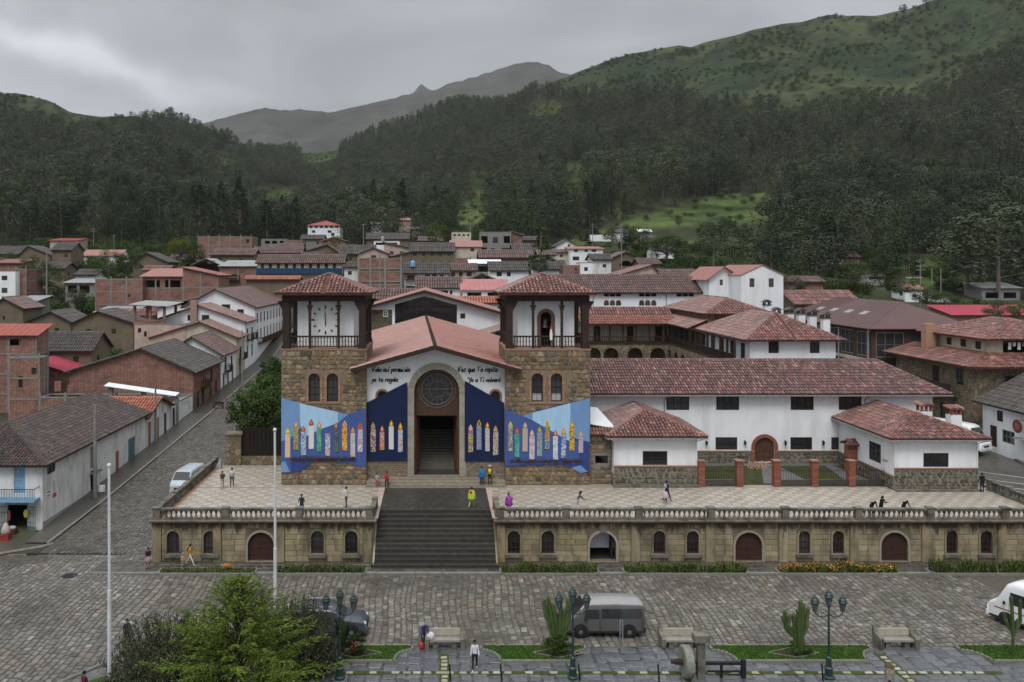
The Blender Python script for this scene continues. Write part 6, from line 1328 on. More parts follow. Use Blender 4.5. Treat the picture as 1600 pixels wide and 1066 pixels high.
for py in (421, 441): MB().box(PX(560, 168)-PX(593, 168), -.07, PZ(py, 168)-8, PX(627, 168)-PX(593, 168), .085, PZ(py, 168)-7.7).build('beam', M['concrete'], tb)
HP('white house with grey roof and railed window behind the church', 632, 700, 427, 180, 9, 'gx', 2.2, 'white', 'tilegrey', {'f': [(642, 436, 12, 7, 'wb'), (668, 435, 8, 6, 'w'), (679, 435, 8, 6, 'w'), (690, 435, 6, 6, 'w'), (641, 455, 14, 8, 'w')]})
HP('red walled house with brown roof and white pillars', 700, 744, 423, 184, 8, 'gx', 1.4, 'pinkwall', 'tilebrown', {'f': [(708, 432, 6, 7, 'w'), (720, 432, 6, 7, 'w'), (733, 432, 8, 7, 'w')]})
HP('white house with reddish tile roof just behind the parish hall', 652, 719, 450, 163, 8, 'gx', 1.9, 'white', 'tilebrown', {'f': [(693, 461, 14, 7, 'w'), (705, 460, 4, 6, 'w')]})
HP('terrace covered by a bright pink sheet roof', 723, 793, 453, 160, 7, 'sf', 1.8, 'white', 'pinkroof', {'f': [(741, 464, 22, 7, 'o'), (773, 464, 22, 7, 'o')]}, tiled=False)
HP('white arcaded house with orange tile eave left of the bell tower', 706, 792, 474, 150, 6, 'gx', .9, 'white', 'tileorange', {'f': [(745, 488, 10, 10, 'aw'), (768, 488, 8, 10, 'aw'), (781, 488, 9, 10, 'aw')]})
HP('small white house with red tile roof tucked beside the bell tower', 733, 792, 514, 117, 8, 'sr', -1.6, 'white', 'tilered', {'f': [(778, 529, 10, 12, 'aw')]}, tile=(.34, .7))
HP('small brown gable house with pale roof lantern', 733, 774, 438, 173, 8, 'gy', 1.2, 'adobe', 'tilegrey', {'f': [(758, 437, 10, 4, 'o')]})
HP('cream house under a faded pink roof with one window', 705, 752, 385, 246, 8, 'gx', 1.8, 'cream', 'lightpink', {'f': [(738, 393, 6, 5, 'w')]}, tiled=False)
HP('cream flat topped house behind the faded pink roof', 706, 736, 363, 266, 8, 'flat', 0, 'cream', 'concrete', {'f': px_grid(707, 735, 4, (369,), 4, 3)})
HP('grey unfinished concrete house with open balconies', 751, 799, 363, 250, 9, 'flat', 0, 'concrete', 'concrete', {'f': [(757, 380, 10, 11, 'o'), (774, 380, 8, 9, 'w'), (792, 380, 10, 11, 'o'), (757, 396, 8, 9, 'o'), (770, 393, 6, 5, 'w'), (790, 396, 12, 8, 'o')]})
HP('brick side house with sloped dark roof right of the concrete house', 800, 816, 363, 254, 8, 'sl', -1.0, 'brickwall', 'tilegrey')
HP('grey shed house with a white fascia roof', 735, 782, 412, 214, 6, 'sf', 1.0, 'greywall', 'whitesheet', {'f': [(758, 425, 40, 9, 'o')]}, tiled=False)
HP('long brown tile roof right of the concrete house', 750, 833, 403, 224, 9, 'gx', 2.0, 'adobe', 'tilebrown')
HP('white house with dark grey roof behind the bell tower', 766, 826, 423, 204, 9, 'gx', 2.0, 'white', 'tilegrey', {'f': [(780, 432, 8, 7, 'w'), (795, 432, 6, 7, 'w')]})
HP('small dark roofed house with pale sheet beside the slender tree', 802, 834, 390, 242, 8, 'gx', 1.6, 'adobe', 'tilegrey', {'f': [(818, 395, 6, 4, 'w')]})
HP('white house with long grey roof right of the slender tree', 833, 884, 421, 200, 9, 'gx', 2.0, 'white', 'tilegrey', {'f': [(877, 428, 6, 7, 'w')]})
HP('small raw brick box beside a white box house', 881, 907, 415, 190, 6, 'flat', 0, 'brickwall', 'concrete', {'f': [(900, 423, 3, 6, 'w')]})
HP('small white box house with pale top', 907, 926, 411, 189, 6, 'flat', 0, 'white', 'whitesheet')
HP('white two storey house with pinkish flat roof and six windows', 890, 942, 389, 235, 9, 'sf', .8, 'white', 'lightpink', {'f': [(900, 394, 6, 4, 'w'), (916, 394, 5, 4, 'w'), (928, 394, 7, 4, 'w'), (900, 407, 10, 6, 'w'), (923, 407, 8, 6, 'w'), (938, 407, 5, 7, 'w')]}, tiled=False)
HP('white gable house behind the two storey white house', 868, 903, 385, 250, 9, 'gy', 1.9, 'white', 'tilegrey', {'f': [(889, 386, 4, 4, 'w')]})
HP('small cream house with red eave left of the two storey white house', 868, 890, 395, 238, 8, 'gx', .8, 'cream', 'tilered', {'f': [(877, 402, 5, 4, 'w')]})
HP('brown arched barn with curved looking tile roof', 955, 1000, 404, 214, 10, 'gy', 1.6, 'adobe', 'tilebrown', {'f': [(978, 416, 22, 9, 'ao')]})
HP('white walled house with low grey roof by the green fields', 1021, 1053, 391, 256, 8, 'gx', 1.6, 'white', 'tilegrey', zb=PZ(397, 256))
HP('long white garden wall at the foot of the fields', 922, 955, 367, 302, 2, 'flat', 0, 'white', 'concrete', zb=PZ(371, 302), name='boundary_wall', cat='wall')
HP('low house with pale red roof behind the long convent roof', 968, 1034, 430, 172, 10, 'gy', 2.0, 'pinkwall', 'tilered', ax=.75)
HP('grey walled house with dark roof behind the long convent roof', 1036, 1092, 432, 169, 9, 'gx', 1.2, 'greywall', 'tilebrown')
HP('tall white gabled house with two paired shutter windows', 1158, 1224, 430, 140, 16, 'gy', 1.7, 'white', 'lightpink', {'f': [(1175, 449, 8, 14, 'w', 'concrete'), (1205, 449, 8, 14, 'w', 'concrete')]}, tiled=False, over=.15)
HP('white wing with pale gable left of the tall white house', 1108, 1157, 434, 146, 12, 'gy', 1.9, 'white', 'lightpink', {'f': [(1127, 446, 5, 9, 'w', 'concrete'), (1145, 447, 8, 10, 'w', 'concrete')]}, tiled=False, ax=.45, over=.7)
HP('broad red roof behind the line of chimneys', 1243, 1346, 476, 150, 11, 'gx', 2.2, 'adobe', 'tilered')
HP('low brick farm building with brown roof by the trees', 1226, 1286, 441, 166, 6, 'gx', .9, 'brickwall', 'tilebrown')
HP('long low building under a bright pinkish red sheet roof', 1488, 1650, 492, 148, 7, 'sf', 1.3, 'brickwall', 'magentaroof', {}, tiled=False)
HP('white farm house with brown roof among the far trees', 1281, 1318, 403, 262, 7, 'gx', 1.4, 'white', 'tilebrown', {'f': px_grid(1284, 1316, 4, (411,), 4, 4)})
HP('brick farm house beside the white one among the far trees', 1319, 1343, 402, 264, 7, 'gx', 1.6, 'brickwall', 'tilebrown')
HP('grey and white flat house with red beam by the right fields', 1355, 1382, 430, 226, 4, 'flat', 0, 'greywall', 'concrete', {'f': [(1369, 436, 24, 4, 'o')]})
HP('small house with pale pink roof by the right fields', 1414, 1441, 452, 204, 6, 'gx', 1.2, 'white', 'lightpink', {}, tiled=False)
HP('small white house above the pale pink roofed one', 1417, 1441, 433, 238, 5, 'flat', 0, 'white', 'whitesheet')
HP('shed with grey sheet roof left of the pink red roof', 1455, 1483, 472, 192, 5, 'sf', 1.0, 'concrete', 'zinc', {}, tiled=False, name='shed', cat='shed')
HP('open farm shed with grey zinc roof under the big right trees', 1534, 1594, 450, 206, 7, 'sf', 1.2, 'concrete', 'zinc', {'f': [(1550, 466, 20, 9, 'o'), (1578, 466, 20, 9, 'o')]}, tiled=False, name='shed', cat='shed')
for i, (px, py, yy, lab) in enumerate(((588, 350, 330, 'tiny white hut on the slope left of the pink hut'), (632, 344, 340, 'small pinkish hut on the slope above the centre roofs'), (652, 358, 322, 'row of tiny dark roofed huts on the slope'), (690, 360, 318, 'tiny grey roofed hut below the green field'), (1290, 387, 320, 'long low pale shed among the right hand trees'), (1195, 366, 335, 'tiny pale hut in the upper green field'), (972, 363, 310, 'tiny hut with white walls by the field path'), (1008, 362, 312, 'pale sheet roofed hut at the field corner'))):
 HP(lab, px-9, px+9, py, yy, 6, 'gx', 1.0, ('white', 'pinkwall', 'adobe', 'adobe', 'white', 'white', 'white', 'concrete')[i], ('zinc', 'lightpink', 'tilegrey', 'tilegrey', 'zinc', 'zinc', 'tilegrey', 'whitesheet')[i], {}, zb=PZ(py+5, yy)-2, tiled=False, name='hut', cat='hut')
HP('adobe gable house at the left edge below the white flat house', -14, 36, 482, 162, 8, 'gy', 2.0, 'adobe', 'tilebrown', {'f': [(6, 500, 4, 6, 'w')]}, ax=.4)
HP('white house with open attic under a dark sloped roof', 246, 330, 482, 158, 9, 'sl', 2.6, 'white', 'tilebrown', {'f': [(300, 480, 34, 9, 'o'), (292, 497, 6, 6, 'w')]})
HP('low shed roof with rusty sheets between brick wall and adobe gable', 150, 205, 488, 166, 7, 'sf', .8, 'greywall', 'zinc', {}, tiled=False, name='shed', cat='shed')
HP('pink roofed house behind the stained adobe gable', 180, 240, 494, 158, 6, 'gx', 1.0, 'pinkwall', 'tilered')
HP('small cream house beside the yellow green tree foot', 224, 262, 423, 208, 6, 'gx', 1.0, 'cream', 'tilered', {'f': [(240, 429, 6, 5, 'w')]})
HP('grey roofed house between white villa and brick block', 395, 470, 396, 230, 8, 'gx', 1.6, 'adobe', 'tilebrown')
HP('brown roofed house behind the brick tower block', 560, 606, 397, 222, 8, 'gy', 1.6, 'pinkwall', 'tilebrown', {'f': [(584, 404, 8, 5, 'w')]})
HP('low brown roof between the nave and the white reddish roofed house', 586, 660, 468, 146, 7, 'gx', 1.6, 'oldwhite', 'tilebrown')
for a in (('pinkish house with brown roof left of the broad grey roof', 436, 470, 388, 246, 8, 'gx', 1.2, 'pinkwall', 'tilebrown'), ('adobe house with slanted grey roof above the brick tower block', 610, 642, 402, 226, 8, 'sl', 1.4, 'adobe', 'tilegrey'), ('brown roofed adobe house below the bright green tree', 655, 690, 377, 270, 8, 'gx', 1.4, 'adobe', 'tilebrown'), ('small brick box house above the white fascia shed', 712, 736, 404, 222, 7, 'flat', 0, 'brickwall', 'concrete'), ('grey roofed adobe house behind the slender tree top', 816, 840, 376, 262, 8, 'gx', 1.2, 'adobe', 'tilegrey'), ('old white house with brown roof right of the slender tree', 842, 868, 399, 226, 8, 'gx', 1.3, 'oldwhite', 'tilebrown'), ('grey roofed house left of the brown barn', 926, 955, 406, 206, 8, 'gx', 1.3, 'oldwhite', 'tilegrey'), ('adobe house with brown roof right of the brown barn', 1001, 1032, 413, 200, 8, 'gx', 1.3, 'adobe', 'tilebrown'), ('small white house squeezed left of the brick tower block', 538, 559, 418, 186, 7, 'gx', 1.0, 'oldwhite', 'tilegrey'), ('adobe house showing behind the blue balcony roof', 470, 502, 404, 212, 8, 'gx', 1.4, 'adobe', 'tilegrey'), ('brick house with sloped pale roof at the far left edge', -8, 34, 412, 228, 7, 'sf', 1.0, 'brickwall', 'lightpink'), ('adobe house among bushes below the tall earth house', 58, 100, 420, 222, 8, 'gx', 1.5, 'adobe', 'tilegrey'), ('small old white house above the open shed', 118, 150, 430, 214, 7, 'gx', 1.2, 'oldwhite', 'tilegrey'), ('pinkish house beneath the darker green tree', 264, 303, 407, 232, 8, 'gx', 1.4, 'pinkwall', 'tilebrown'), ('brown roofed adobe house behind the grey sheet roof', 330, 396, 399, 222, 8, 'gx', 1.5, 'adobe', 'tilebrown')): HP(*a)
for i, (px, py, yy, c, lb) in enumerate(((420, 374, 272, 'iron', 'black water tank on the grey concrete house'), (770, 362, 252, 'iron', 'black water tank on the unfinished concrete house roof'), (645, 418, 182, 'bluedoor', 'pale blue water tank on the grey roofed white house'), (760, 452, 170, 'bluedoor', 'blue water tank beside the small brown gable house'), (350, 367, 264, 'iron', 'black water tank on the wide brick block'), (598, 377, 258, 'greymetal', 'grey water tank on the white flat house with dark top'))):
 t_ = thing('water_tank', lb, 'water tank', P(px, py, yy)+Z_*.1); MB().lathe([(.55, 0), (.58, .1), (.56, 1.1), (.3, 1.35), (.2, 1.4)], 12).build('tank', M[c], t_); MB().lathe([(.2, 1.4), (.2, 1.48), (.05, 1.5)], 8).build('lid', M[c], t_)
# ------------------------------------------------------------------ right hand buildings
mr = house('maroon_roofed_hall', 'large hall with dark maroon sheet roof, skylights and glazed walls', 'building', 62.4, 104.5, 4.5, 12.8, 26, 10.6, 0, 'hip', 2.9, .8, 'woodmid', 'maroonroof', ops={'l': [(26-2.0-i*4.2, 6.6, 3.4, 3.2, 'w', 'greymetal') for i in range(4)]+[(26-2.0-i*4.2, 2.6, 3.4, 3.0, 'w', 'wood') for i in range(4)], 'f': [(2.4, 6.6, 3.6, 3.2, 'w', 'greymetal'), (6.9, 6.6, 3.6, 3.2, 'w', 'wood'), (10.8, 6.6, 2.6, 3.2, 'w', 'wood')]}, tiled=False, hx=4.5)
for i in range(4): y = 6+i*4.2; s = 2.9/6.4; MB().add([(-4.2, y, 10.6+s*2.2+.2), (-4.2, y+1.5, 10.6+s*2.2+.2), (-3.3, y+1.5, 10.6+s*3.1+.2), (-3.3, y, 10.6+s*3.1+.2), (-4.2, y, 10.6+s*2.2), (-4.2, y+1.5, 10.6+s*2.2), (-3.3, y+1.5, 10.6+s*3.1), (-3.3, y, 10.6+s*3.1)], [(3, 2, 1, 0), (0, 1, 5, 4), (1, 2, 6, 5), (2, 3, 7, 6), (3, 0, 4, 7)]).build('skylight', M['greywall'], mr)
MB().obox(Vector((-6.4, 26, 0)), -Y_, Z_, -X_, 10, 26, 5.9, 6.3, .003, .3).build('pale_band', M['cream'], mr)
MB().tube([(-6.6, .4, 10.2), (-6.6, .4, 0)], .13, 8).build('downpipe', M['greymetal'], mr)
MB().tube([(-6.9, 7.5, 10.0), (-6.9, 7.5, 0)], .10, 8).build('downpipe', M['greymetal'], mr)
yard = MB(); yard.box(56.8, 100.4, 3, 61.2, 100.9, 9.2); tag(yard.build('yard_wall', M['stonewall']), 'stone yard wall between the maroon roofed hall and stone house', 'wall')
sh = house('stone_house', 'large stone house with red skirt roof and small upper storey', 'building', 65.3, 88, 3.4, 14, 15, 8.55, 0, '', 0, wall='stonewall', wmat='wood', ops={'l': [(15-2.4, 6.2, 1.2, 1.8, 'w'), (15-6.8, 5.6, 1.3, 2.2, 'd', 'wood'), (15-2.6, 2.0, 1.5, 1.7, 'w'), (15-5.2, 2.0, 1.5, 1.7, 'w'), (15-9, 2.2, 1.5, 1.7, 'w')], 'f': [(4.0, 5.9, 1.4, 1.6, 'w'), (5.4, 5.9, 1.2, 1.6, 'w'), (9.5, 5.9, 1.6, 1.6, 'w'), (4, 2.2, 1.4, 1.6, 'w')]})
e = 1.1; hz0 = 8.5; o7 = 7+e
ro = roof_from(sh, [[(-o7, -e, hz0), (o7, -e, hz0), (7, 2.4, 9.7), (-4, 2.4, 9.7)], [(-o7, 15+e, hz0), (-o7, -e, hz0), (-4, 2.4, 9.7), (-4, 15+e, 9.7)]], [((-o7, -e, hz0), (-4, 2.4, 9.7))], M['tilered'], M['tilebed2'], .36, .7, .14)
up = house('upper_storey_house', 'cream upper storey with red hipped roof above the stone house skirt roof', 'building', 66.8, 90.6, 12.9, 10.6, 11, 1.9, 0, 'hip', 1.7, .9, 'cream', 'tilered', (.36, .7), {'l': [(11-1.6-i*2.6, .5, 1.0, .9, 'w') for i in range(3)], 'f': [(4.2, .1, 5.0, 1.5, 'o'), (8.6, .2, 1.5, 1.3, 'w')]}, hx=4)
MB().obox(Vector((-7, 15, 0)), -Y_, Z_, -X_, 4.2, 12.2, 4.7, 6.2, .8, 1.0).build('wooden_balcony', M['wood'], sh); MB().obox(Vector((-7, 15, 0)), -Y_, Z_, -X_, 4.2, 12.2, 4.5, 4.7, .002, 1.0).build('balcony_floor', M['wood'], sh)
MB().box(-5.6, 11, 9, -4.4, 12, 12.4).build('chimney', M['brickarch'], sh)
cl = MB(); r_ = random.Random(8)
for i in range(9): x = 63.6+i*.52; w_ = r_.uniform(.3, .46); h_ = r_.uniform(.4, .8); cl.add([(x, 90.3, 14.3), (x+w_, 90.3, 14.28), (x+w_, 90.32, 14.3-h_), (x, 90.32, 14.3-h_)], [(0, 1, 2, 3)], r_.randrange(3))
cl.tube([(63, 90.3, 14.32), (69, 90.3, 14.3)], .012, 4)
tag(cl.build('laundry', [M['white_paint'], M['bluedoor'], M['greywall']]), 'washing hung on a line on the stone house terrace', 'laundry')
rh = house('white_corner_house', 'white street house with old dark tile roof at the right edge', 'house', 62.6, 72, 3.5, 10, 13.6, 5.2, 0, 'gy', 2.6, .7, 'white', 'tilegrey', (.36, .65), {'l': [(1.6, .6, 1.1, 2.2, 'd', 'doorred'), (2.6, 3.4, .9, 1.1, 'w'), (3.8, 1.4, 1.8, 1.3, 'w', 'concrete'), (7.9, .5, 1.2, 2.4, 'd', 'doorred')]})
fl = Fr((-5, 13.6, 0), -Y_, -X_)
mb = MB(); mb.lathe([(.02, -.05), (.62, -.05), (.66, 0), (.62, .05), (.02, .05)], 20, fl.O+fl.U*6.2+Z_*3.6+fl.N*.8, 'x'); mb.tube([fl.O+fl.U*6.2+Z_*4.2, fl.O+fl.U*6.2+Z_*4.2+fl.N*1.2], .03, 5); s_ = mb.build('round_sign', mat('dull_red_sign', (.14, .045, .04), .5, .3, 5), rh)
MB().lathe([(.02, -.06), (.38, -.06), (.38, .06), (.02, .06)], 16, fl.O+fl.U*6.2+Z_*3.6+fl.N*.8, 'x').build('sign_disc', mat('pale_red_disc', (.25, .10, .09), .5, .4, 8), s_)
MB().obox(*fl.a, 7.0, 8.6, 2.75, 3.9, .05, .12).build('wooden_panel', M['orangewood'], rh)
MB().obox(*fl.a, 5.6, 7.6, 2.35, 2.42, .05, .9).build('shelf_canopy', M['greywall'], rh)
# ------------------------------------------------------------------ gateway between street and church
M['trim2'] = mat('blackened_wood', (.018, .015, .013), .7, .3, 3)
gt = thing('garden_gate', 'stone garden wall with dark wooden gates beside the clock tower', 'gate', (-20.6, 79.6, TER-.2))
mb = MB(); mb.box(0, 0, -1, 1.5, 1.3, 3.1); p = mb.build('gate_pillar', M['stonewall'], gt); MB().box(-.15, -.15, 3.1, 1.65, 1.45, 3.25).build('pillar_cap', M['greystone'], p)
mb = MB(); mb.box(1.5, .2, -1, 7, .6, 1.0); mb.build('low_wall', M['stonewall'], gt)
for i in range(14): MB().box(1.55+i*.385, .3, 1.0, 1.55+i*.385+.36, .38+.02*(i % 2), 3.7+.05*(i % 3)).build('plank', M['trim2'], gt)
# ------------------------------------------------------------------ trees
FOL = {}
def fol(name, cols, rnd=.14, rough=.85, spec=.04, po=True): FOL[name] = mat('foliage_'+name, [tuple(q*.86 for q in c) for c in cols], rough, .2, .8, rnd=rnd, spec=spec, perobj=po)
fol('euc', [(.034, .054, .028), (.052, .076, .040), (.026, .042, .023), (.064, .084, .048), (.040, .058, .034), (.074, .088, .052)])
fol('euc2', [(.060, .080, .046), (.086, .106, .064), (.046, .064, .036), (.105, .122, .078), (.07, .085, .052)])
fol('pine', [(.026, .044, .023), (.038, .058, .030), (.021, .035, .019)])
fol('green', [(.045, .075, .020), (.06, .10, .028), (.035, .06, .018)])
fol('bright', [(.07, .12, .02), (.10, .16, .03), (.05, .09, .016)])
fol('yellow', [(.11, .13, .02), (.15, .17, .03), (.08, .10, .018)])
fol('olive', [(.055, .07, .03), (.08, .095, .045), (.04, .052, .024)])
M['bark'] = mat('pale_bark', (.13, .11, .09), .9, .3, 3); M['barkdark'] = mat('dark_bark', (.05, .04, .03), .9, .3, 3)
def leafq(mb, c, s, rg, up=.3, m=0, asp=1.0, out=None):
 n_ = Vector((rg.gauss(0, 1), rg.gauss(0, 1), rg.gauss(0, 1)+up*1.6))
 if out is not None: n_ = n_*.55+out*1.5
 n_.normalize(); a = n_.orthogonal().normalized(); a = Matrix.Rotation(rg.uniform(0, 6.28), 3, n_) @ a; b = n_.cross(a)
 k = s*rg.uniform(.6, 1.25); mb.add([c-a*k*.5*asp, c+b*k*.32, c+a*k*.5*asp, c-b*k*.32], [(0, 1, 2, 3)], m)
def blob(mb, c, r, n, s, rg, m=0, shell=.5, asp=1.0):
 for i in range(n):
  d = Vector((rg.gauss(0, 1), rg.gauss(0, 1), rg.gauss(0, 1))).normalized(); q = rg.uniform(shell, 1)**.6
  leafq(mb, Vector((c[0]+d.x*r[0]*q, c[1]+d.y*r[1]*q, c[2]+d.z*r[2]*q)), s, rg, .3, m, asp, d)
def tree_mesh(kind, seed, H=1.0, dens=1.0):
 """returns (trunk MB, crown MB)"""
 rg = random.Random(seed); tr, cr = MB(), MB(); bend = Vector((rg.uniform(-.04, .04)*H, rg.uniform(-.04, .04)*H, 0))
 top = lambda t: Vector((0, 0, H*t))+bend*t*t
 if kind == 'euc':
  tr.tube([top(0), top(.3), top(.6), top(.92)], [H*.015, H*.011, H*.007, H*.002], 6)
  for i in range(11):
   t = .22+.74*(i+rg.random()*.6)/11; r = H*(.26-.24*abs(t-.55)**1.2-(.05 if t > .9 else 0))*rg.uniform(.65, 1.3); a = rg.uniform(0, 6.28); o = r*rg.uniform(.35, 1.0)
   c = top(t)+Vector((math.cos(a)*o, math.sin(a)*o, 0)); tr.tube([top(t-.09), c], [H*.005, H*.002], 4, cap=False)
   blob(cr, c, (r*.72, r*.72, r*rg.uniform(.55, .8)), int(62*dens), H*.052/dens**.45, rg, 0, .7, 1.0)
 elif kind == 'pine':
  tr.tube([top(0), top(.5), top(.98)], [H*.02, H*.012, H*.003], 6)
  for i in range(16):
   t = .12+.86*i/15; r = H*.19*(1-t)**.8+H*.015
   for j in range(5):
    a = rg.uniform(0, 6.28); o = r*rg.uniform(.3, .9); blob(cr, top(t)+Vector((math.cos(a)*o, math.sin(a)*o, -o*.25)), (r*.42, r*.42, H*.035), int(9*dens), H*.040/dens**.45, rg, 0, .2, 1.3)
 elif kind == 'round':
  tr.tube([top(0), top(.25), top(.5)], [H*.035, H*.028, H*.012], 7)
  for i in range(20):
   d = Vector((rg.gauss(0, 1), rg.gauss(0, 1), rg.gauss(0, .9))).normalized(); c = Vector((0, 0, H*.5))+Vector((d.x*H*.29, d.y*H*.29, d.z*H*.36)); tr.tube([top(.35), c], [H*.012, H*.004], 4, cap=False)
   blob(cr, c, (H*.15, H*.15, H*.12), int(60*dens), H*.045/dens**.3, rg, 0, .3)
 elif kind == 'bush':
  for i in range(9):
   c = Vector((rg.uniform(-.4, .4)*H, rg.uniform(-.4, .4)*H, H*rg.uniform(.25, .65))); tr.tube([(0, 0, 0), c], [H*.02, H*.006], 4, cap=False); blob(cr, c, (H*.28, H*.28, H*.26), int(30*dens), H*.10, rg, 0, .3)
 elif kind == 'slender':
  tr.tube([top(0), top(.4), top(.95)], [H*.022, H*.015, H*.004], 6)
  for i in range(26):
   t = rg.uniform(.2, .98); r = H*(.17-.12*t)*rg.uniform(.5, 1.3); a = rg.uniform(0, 6.28); c = top(t)+Vector((math.cos(a)*r, math.sin(a)*r, H*.02)); tr.tube([top(t-.06), c], [H*.007, H*.002], 4, cap=False)
   blob(cr, c, (H*.06, H*.06, H*.05), int(26*dens), H*.032, rg, 0, .2, 1.3)
 return tr, cr
TM = {}
def get_tree(kind, f, seed, H, dens=1.0, bark='bark'):
 k = (kind, f, seed, dens)
 if k not in TM:
  tr, cr = tree_mesh(kind, seed, 1.0 if H is None else H, dens); TM[k] = (tr.mesh('trunk', M[bark]), cr.mesh('crown', FOL[f]))
 return TM[k]
def plant(name, label, loc, kind, f, seed, H, rz=0, group=None, dens=1.0, bark='bark', sc=(1, 1, 1), cat='tree'):
 tr, cr = get_tree(kind, f, seed, None, dens, bark); r = thing(name, label, cat, loc, rz, group); r.scale = (H*sc[0], H*sc[1], H*sc[2])
 link('trunk', tr, r); link('crown', cr, r); return r
rf = random.Random(21); cand = []
for i in range(95000):
 px = rf.uniform(-140, 1740); R = lerp_list(RIDGE, px); u = rf.random(); Y = math.sqrt(225**2+(R*1.0**2-225)*u*(R+225))
 if Y > R-4: continue
 z = hill(px, Y); py = CY+(CH-z)*F/Y; x = (px-CX)*Y/F
 if Y < 300 and not (px > 1200 and Y > 232 or px > 1490 or 985 < px < 1200 and Y > 262): continue
 if Y < 300 and px < 270: continue
 n = noise.noise(Vector((x/32, Y/32, 2)))
 if (935 < px < 1195 and 318 < py < 420 or 1320 < px < 1520 and 370 < py < 470) and rf.random() < .82: continue
 if abs(px-505) < 42 and Y < 345: continue
 tl = lerp_list(TREELINE, px); h = rf.uniform(13, 24)*(.78+.4*noise.noise(Vector((x/60, Y/60, 6)))); hp_ = h*F/Y
 if field(px, py) > -.05+.5*n:
  if math.floor(Y*.085+n*.5) != math.floor((Y-3)*.085+n*.5) and rf.random() < .75: cand.append((.001, px, Y, x, z, rf.uniform(2, 4.5), n))
  continue
 if max(field(px, py-hp_*q) for q in (.3, .6, .95)) > .05: h *= .34
 if max(field(px, py-h*F/Y*q) for q in (.5, .95)) > .15: continue
 if py < tl+6:
  if rf.random() > (.035 if n < .08 else .9): continue
  h *= rf.uniform(.10, .26)+max(0, n)*.25
 elif py < tl+40 and rf.random() > .30+n+(py-tl)/60: continue
 if n < -.42 and rf.random() < .75: continue
 if px < 300 and Y < 520: h *= .95
 cand.append((h/Y, px, Y, x, z, h, n))
cand.sort(reverse=True)
seen = [c for c in cand if 0 < c[1] < 1600]
def thin(lst, d):                                  # keep trees a few metres apart
 g_ = {}; o = []
 for c in lst:
  k = (int(c[3]//d), int(c[2]//d))
  if any((k[0]+a, k[1]+b) in g_ and (g_[(k[0]+a, k[1]+b)][0]-c[3])**2+(g_[(k[0]+a, k[1]+b)][1]-c[2])**2 < d*d for a in (-1, 0, 1) for b in (-1, 0, 1)): continue
  g_[k] = (c[3], c[2]); o.append(c)
 return o
cand = thin(cand, 7.0)
print('forest trees', len(cand))
solo = [c for c in cand if -10 < c[1] < 1610][:255]; ids = set(id(c) for c in solo); rest = [c for c in cand if id(c) not in ids]
KN = {'euc': ('eucalyptus_tree', 'dark eucalyptus', 'dark eucalyptus trees along the forest edge'), 'euc2': ('eucalyptus_tree', 'pale eucalyptus', 'paler eucalyptus trees along the forest edge'), 'pine': ('pine_tree', 'dark conical pine', 'dark pines along the forest edge')}
ZONES = [(40, 'above the far left adobe roofs'), (85, 'behind the square adobe house at left'), (130, 'behind the pink house at left'), (175, 'behind the pink roofed white house'), (225, 'left of the yellow green tree'), (270, 'behind the yellow green tree'), (310, 'left of the wide brick block'), (350, 'behind the wide brick block'), (400, 'right of the wide brick block'), (445, 'behind the grey concrete house'), (480, 'left of the white villa'), (535, 'behind the white hill villa'), (580, 'behind the white chimneyed grey roof'), (640, 'among the huts above the centre'), (700, 'behind the bright green round tree'), (745, 'above the cream house'), (800, 'behind the grey unfinished concrete house'), (850, 'behind the slender loose crowned tree'), (900, 'behind the white two storey house'), (960, 'above the white garden wall'), (1030, 'beside the terraced green fields'), (1090, 'right of the green fields'), (1150, 'left of the white gabled house'), (1210, 'above the tall white gabled house'), (1270, 'behind the low brick farm building'), (1340, 'behind the far farm houses'), (1400, 'above the maroon roofed hall'), (1460, 'by the small fields at right'), (1520, 'left of the huge pale eucalyptus'), (1700, 'at the right forest edge')]
def pick(c):
 v = .3 if c[2] > 430 and rf.random() < .8 else noise.noise(Vector((c[3]/45, c[2]/45, 11)))+rf.uniform(-.3, .3)
 return 'pine' if v < -.34 else ('euc2' if v > .12 else 'euc')
TL = {}; ORD = 'leftmost second third fourth fifth sixth seventh eighth ninth tenth eleventh twelfth'.split()
for i, c in enumerate(solo):
 k = pick(c); nm, lb, gp = KN[k]; sd = rf.randrange(4); w_ = rf.uniform(.9, 1.4)
 zn = next(z for a, z in ZONES if c[1] < a); sz = 'towering' if c[5] > 21 else 'tall' if c[5] > 17.5 else 'middling' if c[5] > 14 else 'short'; dp = 'lowest row' if c[2] < 306 else 'second row' if c[2] < 318 else 'mid slope' if c[2] < 350 else 'high slope'
 TL.setdefault(f'{sz} {lb} {zn}, {dp}', []).append((c[1], plant(nm, lb, (c[3], c[2], c[4]-.5), 'pine' if k == 'pine' else 'euc', k, sd, c[5]*(1.05 if k == 'pine' else 1.0), rf.uniform(0, 6.28), gp, 3.0, sc=(w_, w_, 1))))
for lb, q in TL.items():
 for i, (_, o) in enumerate(sorted(q, key=lambda t: t[0])): o['label'] = lb if len(q) == 1 else ('leftmost ' if i == 0 else ORD[i]+' from left, ')+lb
